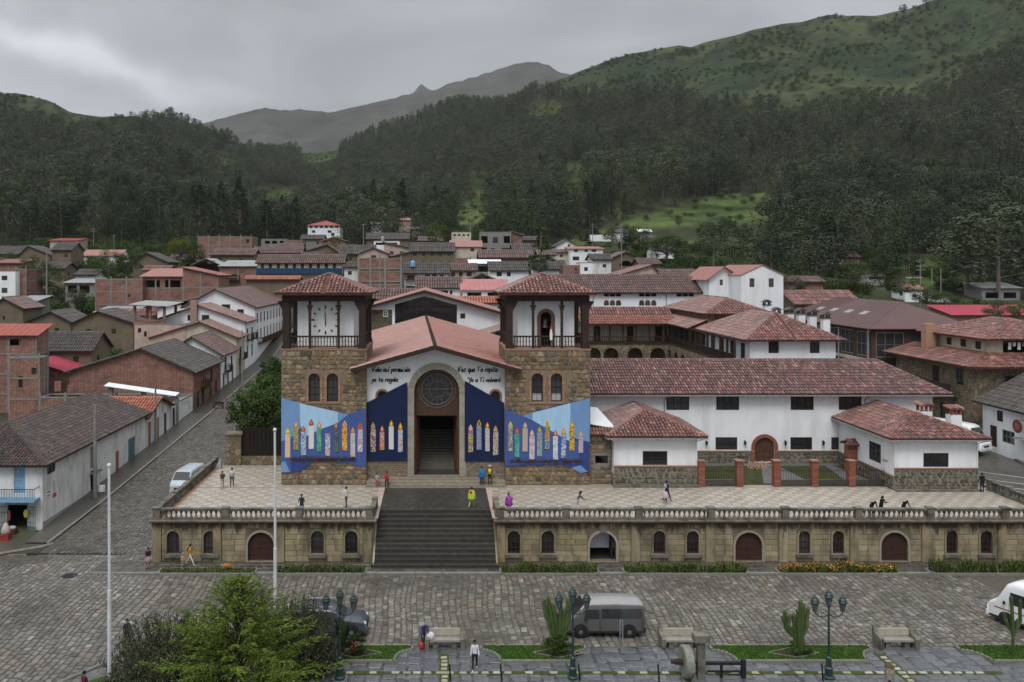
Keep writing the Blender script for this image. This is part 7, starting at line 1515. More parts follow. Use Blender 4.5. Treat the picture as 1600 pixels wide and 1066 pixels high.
# the forest beyond: one object that scatters whole trees over the slope
var = []
for k, f in (('euc', 'euc'), ('euc', 'euc2'), ('pine', 'pine'), ('bush', 'green')):
 for sd in range(4):
  tr, cr = tree_mesh(k, sd+40, 1.0, 1.5); me = MB(); me.add(cr.v, cr.f, 0); me.add(tr.v, tr.f, 1); m_ = me.mesh('forest_tree', [FOL[f], M['bark']]); var.append((f, bpy.data.objects.new('forest_tree_form', m_)))
pts = []; sc_ = []; ix = []; rot = []
for c in rest:
 k = pick(c); base = {'euc': 0, 'euc2': 4, 'pine': 8}[k]; pts.append((c[3], c[2], c[4]-.4)); sc_.append(c[5]); ix.append((12 if c[5] < 8.5 else base)+rf.randrange(4)); rot.append(rf.uniform(0, 6.28))
fm = bpy.data.meshes.new('forest_points'); fm.from_pydata(pts, [], [])
for nm, tp, dat in (('size', 'FLOAT', sc_), ('form', 'INT', ix), ('turn', 'FLOAT', rot)): fm.attributes.new(nm, tp, 'POINT').data.foreach_set('value', dat)
fo = link('forest', fm); tag(fo, kind='stuff')
ng = bpy.data.node_groups.new('forest_scatter', 'GeometryNodeTree'); ng.interface.new_socket('Geometry', in_out='INPUT', socket_type='NodeSocketGeometry'); ng.interface.new_socket('Geometry', in_out='OUTPUT', socket_type='NodeSocketGeometry')
gn = ng.nodes.new; gi = gn('NodeGroupInput'); go = gn('NodeGroupOutput'); g2 = gn('GeometryNodeGeometryToInstance')
for f, o in var:
 oi = gn('GeometryNodeObjectInfo'); oi.inputs['Object'].default_value = o; oi.inputs['As Instance'].default_value = True; ng.links.new(oi.outputs['Geometry'], g2.inputs[0])
def na(nm, tp): a = gn('GeometryNodeInputNamedAttribute'); a.data_type = tp; a.inputs[0].default_value = nm; return a.outputs[0]
ip = gn('GeometryNodeInstanceOnPoints'); ip.inputs['Pick Instance'].default_value = True
jn = gn('GeometryNodeJoinGeometry')
ng.nodes.remove(g2)
for n_ in [n for n in ng.nodes if n.bl_idname == 'GeometryNodeObjectInfo'][::-1]: ng.links.new(n_.outputs['Geometry'], jn.inputs[0])
m2p = gn('GeometryNodeMeshToPoints'); ng.links.new(gi.outputs[0], m2p.inputs[0]); ng.links.new(m2p.outputs[0], ip.inputs['Points']); ng.links.new(jn.outputs[0], ip.inputs['Instance'])
ng.links.new(na('form', 'INT'), ip.inputs['Instance Index'])
cx = gn('ShaderNodeCombineXYZ'); ng.links.new(na('turn', 'FLOAT'), cx.inputs[2]); ng.links.new(cx.outputs[0], ip.inputs['Rotation']); ng.links.new(na('size', 'FLOAT'), ip.inputs['Scale'])
ng.links.new(ip.outputs[0], go.inputs[0])
fo.modifiers.new('scatter', 'NODES').node_group = ng
# undergrowth in the gaps between the houses
up_ = []; ru_ = random.Random(44)
for i in range(7000):
 px = ru_.uniform(-60, 1680); Y = ru_.uniform(140, 302); x = (px-CX)*Y/F
 if 300 < px < 1150 and Y < 190 or x > -36 and x < -20: continue
 if any(a < x < b and c < Y < d for a, b, c, d in FOOT): continue
 if noise.noise(Vector((x/14, Y/14, 3))) < (-.05 if px < 320 else .12): continue
 up_.append((x, Y, gz(Y)-.2, ru_.uniform(1.2, 5.2), 12+ru_.randrange(4), ru_.uniform(0, 6.28)))
um = bpy.data.meshes.new('undergrowth_points'); um.from_pydata([q[:3] for q in up_], [], [])
for nm, tp, k in (('size', 'FLOAT', 3), ('form', 'INT', 4), ('turn', 'FLOAT', 5)): um.attributes.new(nm, tp, 'POINT').data.foreach_set('value', [q[k] for q in up_])
uo = link('undergrowth', um); tag(uo, kind='stuff'); uo.modifiers.new('scatter', 'NODES').node_group = ng
# trees in and around the town
TT = [('dark conical pine, tallest of the three above the brick block', 375, 350, 296, 17.5, 'pine', 'pine', 1.5), ('dark conical pine left of the tallest one above the brick block', 346, 352, 298, 16, 'pine', 'pine', 1.4), ('broad dark pine standing apart left of the conical pair', 312, 352, 300, 15, 'pine', 'pine', 1.5),
 ('yellow green leafy tree left of the wide brick block', 283, 420, 230, 10, 'round', 'yellow', 1.0), ('darker green tree beside the yellow green tree', 303, 420, 232, 8.5, 'round', 'green', 1), ('round green tree behind the white house with pink roof', 160, 405, 282, 9, 'round', 'green', 1.4), ('pale green bushy tree at the forest foot on the left', 135, 384, 300, 10, 'round', 'olive', 1.2),
 ('leafy dark tree between the adobe houses and brick wall', 170, 436, 205, 8, 'round', 'green', 1.3), ('bushy green tree in the gap below the pink roofed house', 200, 432, 210, 7, 'round', 'green', 1.2), ('bush thicket between the sheds on the left', 75, 452, 196, 7, 'round', 'green', 1.3), ('overgrown tree beside the blue painted mast', 52, 440, 205, 7.5, 'round', 'green', 1.1), ('low brown thicket in front of the open shed', 118, 482, 178, 5, 'round', 'olive', 1.4),
 ('bright green round tree right of the central grey roof', 682, 384, 262, 8, 'round', 'bright', 1.3), ('small yellow green bush by the dark stone house', 524, 388, 262, 4.5, 'round', 'yellow', 1.1), ('slender loose crowned tree standing before the convent roof', 845, 424, 195, 10.5, 'slender', 'green', 1.5), ('bushy base of shrubs under the slender tree', 842, 428, 190, 4.5, 'round', 'green', 1.3),
 ('dark tree right of the white two storey house', 965, 398, 240, 9, 'round', 'pine', 1.3), ('bushy tree at the field edge behind the white hut', 1000, 395, 250, 9, 'round', 'green', 1.3), ('dark leafy tree below the right fields', 1042, 416, 215, 9, 'round', 'green', 1.4), ('large dark tree left of the tall white gabled house', 1115, 420, 225, 13, 'euc', 'euc', 1.4), ('round tree behind the pale gable wing', 1080, 425, 205, 8, 'round', 'green', 1.4),
 ('round green tree beside the tall white gabled house', 1235, 470, 165, 6, 'round', 'olive', 1.2), ('green tree behind the broad red roof', 1338, 458, 180, 8, 'round', 'green', 1.4), ('dark leafy tree by the grey and white flat house', 1388, 455, 172, 9, 'round', 'pine', 1.2), ('dense green tree above the maroon roof', 1408, 462, 168, 6.5, 'round', 'green', 1.4), ('long dark bush over the maroon roof corner', 1448, 478, 160, 4.5, 'round', 'green', 1.6), ('dark bush right of the zinc shed', 1478, 484, 158, 4, 'round', 'green', 1.5), ('round green tree before the pinkish red roof', 1562, 506, 140, 4.5, 'round', 'green', 1.5), ('small green tree at the right edge before the pinkish red roof', 1592, 505, 140, 4.0, 'round', 'bright', 1.3),
 ('huge pale eucalyptus with spreading crown at the right edge', 1560, 455, 205, 22, 'euc', 'euc2', 1.7), ('large pale eucalyptus left of the huge one at right', 1512, 452, 210, 19, 'euc', 'euc2', 1.6), ('tall dark eucalyptus over the right edge houses', 1598, 440, 215, 20, 'euc', 'euc', 1.4), ('broad eucalyptus behind the maroon roof', 1420, 430, 240, 17, 'euc', 'euc', 1.4), ('eucalyptus above the far farm houses', 1255, 440, 215, 14, 'euc', 'euc2', 1.5), ('dark tree over the low brick farm building', 1205, 440, 205, 12, 'euc', 'euc', 1.5), ('single tree on the grassy skyline at right', 1411, 19, 840, 9, 'round', 'pine', 1.3), ('bushy tree on the grassy skyline left of the rounded top', 1447, 5, 840, 10, 'round', 'pine', 1.4)]
for i, (lb, px, py, Y, H, k, f, w_) in enumerate(TT):
 plant('bush' if 'bush ' in lb or 'thicket' in lb else ('pine_tree' if k == 'pine' else 'eucalyptus_tree' if k == 'euc' else 'tree'), lb, P(px, py, Y), k, f, 60+i % 5, H, i*1.3, None, 2.5, sc=(w_, w_, 1))
# dense tree and hedge by the street
def big_round(name, label, loc, r, n, f, s, seed, cat='tree', trunk=True):
 rg = random.Random(seed); root = thing(name, label, cat, loc); cr = MB(); tr = MB()
 if trunk: tr.tube([(0, 0, 0), (.1, 0, r[2]*.7), (0, 0, r[2]*1.2)], [.28, .22, .1], 8)
 for i in range(n):
  d = Vector((rg.gauss(0, 1), rg.gauss(0, 1), rg.gauss(0, 1))).normalized(); q = rg.uniform(.45, .95); c = Vector((d.x*r[0]*q, d.y*r[1]*q, r[2]*1.15+d.z*r[2]*q))
  if trunk: tr.tube([(0, 0, r[2]*.8), c*.5+Vector((0, 0, r[2]*.45)), c], [.06, .035, .012], 4, cap=False)
  k = rg.uniform(.16, .30); blob(cr, c, (r[0]*k, r[1]*k, r[2]*k), 60, s, rg, 0, .2, 1.3)
 if tr.v: tr.build('trunk', M['barkdark'], root)
 cr.build('crown', FOL[f], root); return root
big_round('street_tree', 'dense rounded green tree over the gate beside the clock tower', (PX(404, 86), 86.0, 2.4), (3.6, 3.0, 3.6), 115, 'green', .26, 5)
big_round('hedge', 'loose green hedge along the street behind the clock tower', (PX(412, 100), 101, 3.4), (2.6, 9, 2.9), 110, 'green', .28, 6, 'hedge')
big_round('hedge', 'far green hedge narrowing up the street behind the dense tree', (PX(425, 118), 119, 4.0), (1.9, 8, 2.6), 80, 'green', .28, 7, 'hedge')
# ------------------------------------------------------------------ lawns, slate walk and beds in front
sl = MB(); sl.add([(-60, 20, .02), (60, 20, .02), (60, 48.32, .02), (-17.4, 48.32, .02), (-21.2, 43.0, .02), (-60, 43, .02)], [(0, 1, 2, 3, 4, 5)]); slate = tag(sl.build('slate_walk', M['slate']), kind='structure')
rg = random.Random(12); cells = []; x = -16.
while x < 36:
 w = rg.uniform(.55, 1.25); y = 43.4+rg.uniform(0, .4)
 while y < 48.2:
  l = rg.uniform(.4, .9)
  if y+l > 48.25: l = 48.25-y
  if l > .15: cells.append((x+w/2, y+l/2, w-.02, l-.02, .02))
  y += l
 x += w
floor_pieces(slate, [c for c in cells if 430 < CX+c[0]*F/c[1] < 1640], M['slateplain'], 298, 'slate_slab', .022, 7, key=lambda q: q[1])
wst = mat('pale_border_stone', [(.33, .32, .28), (.27, .255, .20), (.38, .36, .31), (.24, .24, .17)], .6, .2, 3, rnd=.1); moss = mat('moss_strip', (.05, .06, .018), .95, .3, 4)
bs = MB()
for a, b in ((-14, 31.5),): bs.box(a, 44.98, .02, b, 45.34, .046)
for px in (694, 1392): xx = PX(px, 46.2); bs.box(xx-.28, 43.2, .02, xx+.28, 47.4, .047)
bs.build('moss_strip', moss, slate)
stm = [flat_mesh(90+i, wst) for i in range(5)]
for i in range(36):
 xx = -13.5+i*1.25+rg.uniform(-.08, .08); inb = 617 < CX+xx*F/45.1 < 770 or 1350 < CX+xx*F/45.1 < 1520
 for k in ((0, .5) if inb else (0,)): o = link('border_stone', rg.choice(stm), slate, (xx+k*1.25, 45.16, .047)); o.scale = (.5, .26, .035)
for px in (694, 1392):
 for j in range(9): o = link('border_stone', rg.choice(stm), slate, (PX(px, 46.2), 43.4+j*.44, .048)); o.scale = (.42, .3, .035)
# lawn beds with stone kerbs
def bed_shape(a, b, la, rb):
 pts = [(a+(.0 if la else 0), 48.3)]; 
 n_ = 7
 if la: pts = [(a, 48.3), (a, 47.75)]+[(a+1.0*math.sin(math.pi/2*i/n_)*1.0, 47.75-1.35*(1-math.cos(math.pi/2*i/n_))) for i in range(1, n_+1)]
 else: pts = [(a, 48.3), (a, 46.4)]
 if rb: pts += [(b-1.0*math.sin(math.pi/2*i/n_), 47.75-1.35*(1-math.cos(math.pi/2*i/n_))) for i in range(n_, 0, -1)]+[(b, 47.75), (b, 48.3)]
 else: pts += [(b, 46.4), (b, 48.3)]
 return pts
BEDS = [(-17.2, PX(644, 48.3), False, True, 'lawn strip with kerb left of the first bench'), (PX(752, 48.3), PX(912, 48.3), True, True, 'lawn strip with kerb in front of the grey van'), (PX(1108, 48.3), PX(1355, 48.3), True, True, 'lawn strip with kerb right of the millstone'), (PX(1492, 48.3), 40, True, False, 'lawn strip with kerb at the right edge by the thin cactus')]
blade = mat('lawn_grass', [(.035, .085, .012), (.055, .115, .02), (.045, .095, .014), (.08, .12, .025)], .8, .2, 2, rnd=.2)
def inpoly(p, q):
 c = False
 for i in range(len(q)):
  a, b = q[i], q[i-1]
  if (a[1] > p[1]) != (b[1] > p[1]) and p[0] < (b[0]-a[0])*(p[1]-a[1])/(b[1]-a[1])+a[0]: c = not c
 return c
for (a, b, la, rb, lab) in BEDS:
 sh_ = bed_shape(a, b, la, rb); cx = (a+b)/2; root = thing('lawn_bed', lab, 'lawn', (cx, 47.3, 0))
 lp = [(p[0]-cx, p[1]-47.3) for p in sh_]
 mb = MB(); mb.poly(lp, Vector((0, 0, 0)), X_, Y_, Z_, .0, .13); mb.build('turf', M['lawn'], root, fix=True)
 kb = MB(); ring = lp+[lp[0]]
 for (p, q) in zip(ring, ring[1:]):
  d = Vector((q[0]-p[0], q[1]-p[1], 0)); L_ = d.length; d.normalize(); nn_ = Vector((-d.y, d.x, 0)); kb.obox(Vector((p[0], p[1], 0)), d, nn_, Z_, -.03, L_+.03, -.07, .07, 0, .17)
 kb.build('kerb', M['kerb'], root)
 g = MB(); r_ = random.Random(int(a*10)); k = 0
 while k < (b-a)*520:
  p = (r_.uniform(a-cx, b-cx), r_.uniform(-1, 1.05))
  k += 1
  if not inpoly(p, lp): continue
  h_ = r_.uniform(.05, .14); t_ = r_.uniform(0, 6.28); e1 = Vector((math.cos(t_), math.sin(t_), 0))*r_.uniform(.02, .05); c = Vector((p[0], p[1], .12)); g.add([c-e1, c+e1, c+Vector((r_.uniform(-.05, .05), r_.uniform(-.05, .05), h_))], [(0, 1, 2)])
 tag(g.build('grass', blade, root), kind='stuff')
# planting beds by the footway
pf = [mat('bed_leaves', [(.045, .075, .02), (.075, .11, .028), (.11, .135, .035), (.035, .06, .018), (.12, .125, .045)], .8, .2, 2, rnd=.3), mat('orange_flower', [(.55, .18, .02), (.5, .28, .03), (.45, .12, .03)], .7, .1, 2), mat('red_flower', (.35, .05, .05), .7)]
def planting(lab, px0, px1, h, fl, dens=70, seed=1, Yb=60.0, wide=.95):
 xa, xb = PX(px0, 60.2), PX(px1, 60.2); r = thing('planting_bed', lab, 'flower bed', ((xa+xb)/2, Yb, 0)); w = xb-xa; r_ = random.Random(seed)
 pts = [(-w/2+.25, -.45), (w/2-.25, -.45), (w/2, -.2), (w/2, wide*.6), (-w/2, wide*.6), (-w/2, -.2)]
 mb = MB(); mb.poly(pts, Vector((0, 0, 0)), X_, Y_, Z_, -.05, .17); mb.build('soil', M['soil'], r, fix=True)
 kb = MB(); ring = pts+[pts[0]]
 for (p, q) in zip(ring, ring[1:]):
  d = Vector((q[0]-p[0], q[1]-p[1], 0)); L_ = d.length; d.normalize(); nn_ = Vector((-d.y, d.x, 0)); kb.obox(Vector((p[0], p[1], 0)), d, nn_, Z_, 0, L_, -.08, .06, -.04, .20)
 kb.build('edging', M['kerb'], r)
 lf = MB(); fw = MB()
 for i in range(int(w*dens)):
  c = Vector((r_.uniform(-w/2+.1, w/2-.1), r_.uniform(-.38, wide*.5), .17)); hh = h*r_.uniform(.4, 1.55)*(.7+.5*noise.noise(Vector((c.x*.9, seed, 0))))
  t_ = r_.uniform(0, 6.28); o_ = Vector((math.cos(t_), math.sin(t_), 0)); tip = c+o_*hh*.4+Z_*hh; e1 = Vector((-o_.y, o_.x, 0))*.035
  lf.add([c-e1, c+e1, (c+tip)/2+e1*1.6+Z_*hh*.15, tip, (c+tip)/2-e1*1.6+Z_*hh*.15], [(0, 1, 2, 3, 4)])
  for k in range(3): leafq(lf, c+o_*r_.uniform(0, .15)+Z_*hh*r_.uniform(.3, 1.0), .13, r_, .8)
  if fl and r_.random() < fl: q = c+Z_*hh*1.02+o_*.1; [leafq(fw, q, .15, r_, 1.5, 0 if fl > .1 else 1) for _ in range(3)]
 tag(lf.build('foliage', pf[0], r), kind='stuff')
 if fw.v: tag(fw.build('flowers', pf[1:], r), kind='stuff')
planting('low grassy bed left of the nearer flagpole with one orange marigold', 250, 400, .16, .012, 60, 1)
planting('green planted bed between the flagpole and the stairs', 432, 572, .50, .015, 70, 2)
planting('leafy planted bed just right of the stairs', 782, 934, .62, .02, 70, 3)
planting('long leafy planted bed right of the open passage', 974, 1166, .6, .02, 75, 4)
planting('bed full of orange flowers by the right terrace doors', 1214, 1402, .52, .45, 75, 5)
planting('tall bushy bed at the right end of the footway', 1450, 1640, .8, 0, 80, 6)
mg = MB(); r_ = random.Random(3)
for i in range(60): leafq(mg, Vector((r_.gauss(0, .22), r_.gauss(0, .15), r_.uniform(.3, .6))), .16, r_, 1)
for i in range(40): leafq(mg, Vector((r_.gauss(0, .2), r_.gauss(0, .15), r_.uniform(.15, .4))), .2, r_, 1, 1)
tag(mg.build('marigold', [pf[1], pf[0]], None, (PX(357, 60.3), 60.2, .1)), 'clump of orange marigolds in the grassy bed left of the flagpole', 'flower')
# ------------------------------------------------------------------ lamps, poles, benches
M['lampgreen'] = mat('dark_green_iron', (.012, .035, .032), .45, .25, 4, spec=.5)
M['lampglass'] = mat('dull_lamp_glass', (.10, .12, .12), .25, .2, 3, spec=.5)
def lamp(label, px, H=5.0, Y=44.6):
 r = thing('street_lamp', label, 'street lamp', (PX(px, Y), Y, .02), 0, 'green street lamps along the plaza edge')
 MB().lathe([(.30, 0), (.30, .12), (.22, .18), (.20, .55), (.25, .60), (.16, .68), (.13, 1.1), (.15, 1.15), (.085, 1.22)], 12).build('lamp_base', M['lampgreen'], r)
 MB().lathe([(.075, 1.2), (.06, 2.5), (.08, 2.52), (.08, 2.58), (.055, 2.62), (.045, H-1.0), (.09, H-.98), (.09, H-.93), (.03, H-.9)], 10).build('lamp_pole', M['lampgreen'], r)
 mb = MB()
 for s in (-1, 1):
  mb.tube([(0, 0, H-1.35), (s*.25, 0, H-1.55), (s*.55, 0, H-1.5), (s*.75, 0, H-1.32), (s*.76, 0, H-1.2)], [.035, .03, .03, .03, .03], 6)
  mb.tube([(s*.1, 0, H-1.2), (s*.3, 0, H-1.28), (s*.42, 0, H-1.4), (s*.36, 0, H-1.5), (s*.28, 0, H-1.45)], .02, 5)
 mb.build('lamp_arm', M['lampgreen'], r)
 for (x, z) in ((0, H-.95), (-.76, H-1.25), (.76, H-1.25)):
  l_ = MB(); l_.lathe([(.04, 0), (.10, .03), (.03, .06)], 8, (x, 0, z)); l_.lathe([(.235, .50), (.25, .54), (.19, .64), (.20, .68), (.12, .76), (.14, .80), (.05, .86), (.02, .93)], 8, (x, 0, z))
  for k in range(6): a = math.pi/3*k; l_.tube([(x+.11*math.cos(a), .11*math.sin(a), z+.05), (x+.21*math.cos(a), .21*math.sin(a), z+.52)], .012, 4)
  la = l_.build('lantern', M['lampgreen'], r); MB().lathe([(.09, .05), (.19, .50)], 6, (x, 0, z)).build('glass', M['lampglass'], la)
 return r
lamp('green triple lantern street lamp beside the conifer and dark estate car', 531)
lamp('green triple lantern street lamp in front of the grey van and cactus', 895, 5.05)
lamp('green triple lantern street lamp at right beside the twin cactus', 1295, 4.9)
def pole(label, px, Y, z, r, H):
 t = thing('flagpole', label, 'flagpole', (PX(px, Y), Y, 0), 0, 'white flagpoles at the plaza edge')
 MB().tube([(0, 0, 0), (0, 0, z*.5), (0, 0, z*.5)], r*1.35, 10).build('lower_pole', M['pole_white'], t); m_ = MB(); m_.tube([(0, 0, z*.5), (-.02, 0, z-.1)], [r, r*.85], 10); m_.build('upper_pole', M['pole_white'], t)
 MB().ball((-.02, 0, z-.02), r*1.5, 8, 6).build('finial', M['pole_white'], t); MB().lathe([(.3, 0), (.3, .1), (.12, .2)], 10).build('pole_base', M['concrete'], t)
pole('nearest white flagpole, standing left in front of the street', 171, 41.0, 12.6, .075, 1)
pole('white flagpole behind the conifer in front of the terrace', 430, 46.0, 13.4, .075, 1)
def upole(label, px, py, Y, h, r=.15, arms=0, m='concrete'):
 t = thing('utility_pole', label, 'utility pole', P(px, py, Y)); m_ = MB(); m_.tube([(0, 0, -1), (0, 0, h)], [r, r*.7], 8); m_.build('pole', M[m], t)
 for k in range(arms): MB().box(-.9, -.05, h-.5-k*.8, .9, .05, h-.38-k*.8).build('cross_arm', M[m], t)
upole('thick grey concrete utility pole on the corner shop footway', 148.5, 792, 76.8, 9.6, .22)
upole('slim grey pole beside the orange tiled row house', 243, 690, 96, 6.5, .16)
upole('grey pole on the street before the white row house balcony', 378.5, 597, 128, 8.2, .14)
upole('thin mast rising by the left hand bushes', 73, 480, 186, 12.5, .2)
upole('tall pole on the skyline left of the centre', 568, 392, 250, 8.5, .14, 1)
upole('pole with wires above the central grey roofs', 735, 362, 300, 7, .14, 1)
upole('twin armed pole beside the brown barn', 971, 425, 205, 12, .14, 2)
upole('pole left of the garden wall by the fields', 926, 384, 270, 7.5, .12, 2)
upole('pale pole by the right hand fields', 1456, 468, 165, 6.5, .11); upole('second pale pole right of the first by the fields', 1470, 468, 164, 6.3, .11); upole('pole before the small house with pale pink roof', 1438, 470, 165, 7.5, .12, 2)
upole('thin mast above the pink house on the left', 146, 388, 280, 7, .1, 2); upole('mast over the white house with pink roof', 178, 400, 262, 7, .12, 1)
def wire(label, a, b, sag):
 a, b = Vector(a), Vector(b); mb = MB(); mb.tube([a.lerp(b, i/14)-Z_*sag*4*(i/14)*(1-i/14) for i in range(15)], .016, 4); tag(mb.build('overhead_wire', M['iron']), label, 'wire')
pA = Vector((PX(148.5, 76.8), 76.8, 10)); pB = Vector((PX(243, 96), 96, 8.6)); pC = Vector((PX(378.5, 128), 128, 15.6))
wire('overhead wire from the corner pole to the slim grey pole', pA, pB, .7); wire('overhead wire from the slim pole up the street', pB, pC, .9); wire('wire dropping from the corner pole to the blue balcony', pA-Z_*.4, (PX(20, 69), 68.6, 5.4), .5)
def bench(label, px, Y=48.3):
 r = thing('stone_bench', label, 'bench', (PX(px, Y), Y, .03), 0, 'stone benches in the plaza bays')
 MB().box(-.92, -.30, .40, .92, .25, .52).build('seat', mat('pale_bench_stone', (.25, .24, .21), .7, .2, 3, .006, dirt=(.2, .19, .16), damt=.6), r)
 m_ = MB(); m_.obox(Vector((0, .28, .58)), X_, Vector((0, .2, 1)).normalized(), -Y_, -.92, .92, 0, .38, -.06, .06); m_.build('backrest', M['trimstone'], r)
 for s in (-1, 1):
  m_ = MB(); m_.poly([(-.42, 0), (.42, 0), (.46, .5), (.5, 1.05), (.36, 1.1), (.22, .78), (-.30, .72), (-.44, .62)], Vector((s*1.05, 0, 0)), Y_, Z_, X_, -.12, .12); m_.build('bench_end', M['greystone'], r, fix=True)
 for x in (-.55, .55): MB().box(x-.15, -.2, 0, x+.15, .2, .40).build('support', M['greystone'], r)
bench('stone bench with scrolled ends beside the bending woman', 695); bench('stone bench with scrolled ends behind the millstone', 1062); bench('stone bench with scrolled ends in the right hand bay', 1400)
ms = thing('millstone_monument', 'old stone mill wheel on a wooden axle beside a squared post', 'monument', (PX(1080, 44.7), 44.7, .02))
wb = MB(); wb.lathe([(.12, -.2), (.78, -.24), (.86, -.19), (.86, .19), (.78, .24), (.12, .2)], 28, (-.25, 0, .87), 'x'); wb.build('mill_wheel', mat('lichened_mill_stone', (.21, .215, .18), .95, .3, 5, .02, dirt=(.12, .12, .10), damt=.6), ms)
wb = MB(); wb.lathe([(.11, -1.1), (.11, -.9), (.16, -.9), (.16, -.5), (.10, -.5), (.10, .5)], 10, (0, 0, .87), 'x'); wb.build('axle', M['wood'], ms)
wb = MB(); wb.box(.32, -.18, 0, .72, .2, 2.0); wb.box(.12, -.3, 2.0, .95, .32, 2.4); wb.build('squared_post', M['greystone'], ms)
wb = MB(); wb.box(.75, -.1, .72, 2.9, .1, .86); wb.box(1.6, -.06, 0, 1.72, .06, .72); wb.box(2.75, -.12, 0, 2.98, .12, 1.0); wb.box(.9, -.06, .3, 2.75, .06, .38); wb.build('iron_rail', M['iron'], ms)
for i, (px, lab) in enumerate(((704, 'thin black leaning bollard left of the walking boy'), (784, 'thin black bollard right of the walking boy'), (1030, 'thin black bollard left of the millstone'), (906, 'thin black bollard beside the middle street lamp'), (1286, 'thin black bollard beside the right street lamp'))):
 m_ = MB(); m_.tube([(0, 0, 0), (-.06, 0, .85)], [.05, .045], 8); m_.ball((-.065, 0, .88), .06, 8, 5); tag(m_.build('bollard', M['iron'], None, (PX(px, 44.3), 44.3, .02)), lab, 'bollard')
bn = thing('litter_bin', 'wooden slatted litter bin on a brown post by the right bay', 'bin', (PX(1390, 43.9), 43.9, .02)); MB().box(-.06, -.06, 0, .06, .06, .6).build('post', M['woodmid'], bn)
for i in range(6): a = math.pi/3*i; m_ = MB(); m_.obox(Vector((.2*math.cos(a), .2*math.sin(a), .35)), Vector((-math.sin(a), math.cos(a), 0)), Z_, Vector((math.cos(a), math.sin(a), 0)), -.09, .09, 0, .65, 0, .03); m_.build('slat', mat('pale_grey_wood', (.25, .22, .18), .8, .2, 4), bn)
m_ = MB(); m_.lathe([(.25, 1.0), (.25, 1.05), (.02, 1.06)], 8); m_.build('lid', M['woodmid'], bn)
rs = thing('road_sign', 'small grey road sign plate on a pole behind the grey van', 'road sign', (PX(973, 47.4), 47.4, .1)); MB().tube([(0, 0, 0), (0, 0, 1.9)], .03, 6).build('pole', M['greymetal'], rs)
m_ = MB(); m_.obox(Vector((-.12, .04, 1.0)), Vector((.35, .94, 0)).normalized(), Z_, Vector((.94, -.35, 0)).normalized(), -.28, .28, 0, .85, -.01, .01); m_.build('sign_plate', M['greymetal'], rs)
mh = MB(); mh.lathe([(.02, .045), (.52, .045), (.55, .03)], 20); tag(mh.build('manhole_cover', M['iron'], None, (PX(109, 59.5), 59.5, .0)), 'round dark manhole cover in the cobbles at the street mouth', 'manhole')
dg = MB(); dg.box(-32.2, 63.9, -.1, -24.5, 64.25, .045)
tag(dg.build('drain_channel', M['iron']), 'long dark drain channel crossing the street mouth', 'drain')
ts = MB(); ts.add([(-.35, -.3, 0), (.35, -.3, 0), (.3, .3, 0), (-.3, .3, 0), (.25, 0, .9)], [(0, 1, 4), (1, 2, 4), (2, 3, 4), (3, 0, 4), (3, 2, 1, 0)]); tag(ts.build('folded_board', M['greywall'], None, (-21.0, 78.4, 3.3)), 'small grey folded board leaning by the gate pillar', 'board')
# ------------------------------------------------------------------ cacti, shrubs, conifer
cac = mat('cactus_skin', [(.05, .08, .026), (.07, .10, .034), (.042, .065, .022)], .6, .25, 3, rnd=.1)
def cactus(label, x, y, arms, cat='cactus', rr=.11):
 r = thing('cactus', label, cat, (x, y, .12))
 for (bx, h, lean, hb) in arms:
  m_ = MB(); n = 8; k = 6; path = [Vector((bx*.25, 0, .05 if hb == 0 else hb)), Vector((bx*.7, 0, hb+.25 if hb else .35)), Vector((bx, 0, (hb or .2)+.55)), Vector((bx+lean*.5, .02, (hb+h)*.5+.3)), Vector((bx+lean, 0, h-.12)), Vector((bx+lean, 0, h))]
  if hb == 0: path = [Vector((bx, 0, 0)), Vector((bx, 0, h*.4)), Vector((bx+lean*.5, 0, h*.75)), Vector((bx+lean, 0, h-.1)), Vector((bx+lean, 0, h))]
  rs_ = [rr*.8]+[rr]*(len(path)-2)+[rr*.35]
  b = len(m_.v); m_.tube(path, rs_, 10)
  for i in range(len(path)):
   c = path[i]
   for j in range(10):
    if j % 2: v = Vector(m_.v[b+i*10+j]); m_.v[b+i*10+j] = tuple(c+(v-c)*.68)
  m_.build('cactus_arm', cac, r, smooth=False)
 return r
cactus('tall many armed cactus standing left of the middle street lamp', PX(872, 47.3), 47.3, [(0, 2.9, -.3, 0), (-.25, 3.3, -.35, 0), (.25, 2.6, .15, 0), (-.5, 2.9, -.2, .9), (.45, 3.2, .15, .8), (.15, 3.0, -.02, 0), (-.15, 2.4, .05, 0), (.62, 3.0, .1, 1.4), (-.72, 3.2, -.12, 1.6)], rr=.13)
cactus('clustered cactus with twin clumps left of the right street lamp', PX(1248, 47.3), 47.3, [(0, 2.6, -.05, 0), (.22, 2.9, .05, 0), (-.2, 2.3, -.1, 0), (.45, 2.7, .1, .9), (.1, 3.1, .02, 0), (-.75, 2.5, -.05, .9), (-.62, 2.3, .12, 1.0), (-.88, 2.2, -.02, 1.3)], rr=.12)
cactus('slender three armed cactus in front of the white minibus', PX(1583, 46.9), 46.9, [(0, 3.5, -.1, 0), (.42, 3.3, .0, 1.5), (-.42, 2.6, -.1, 1.5), (.22, 2.2, .05, 1.2)], rr=.1)
big_round('shrub', 'dark dense shrub at the foot of the cactus by the van', (PX(868, 47.0), 47.0, .1), (.95, .75, .55), 34, 'green', .10, 31, 'shrub', False)
big_round('shrub', 'reddish green shrub at the foot of the left street lamp', (PX(556, 47.0), 47.0, .1), (.9, .6, .6), 30, 'green', .10, 32, 'shrub', False)
big_round('shrub', 'low dark shrub at the foot of the twin cactus', (PX(1250, 47.2), 47.2, .1), (.7, .5, .35), 22, 'green', .09, 33, 'shrub', False)
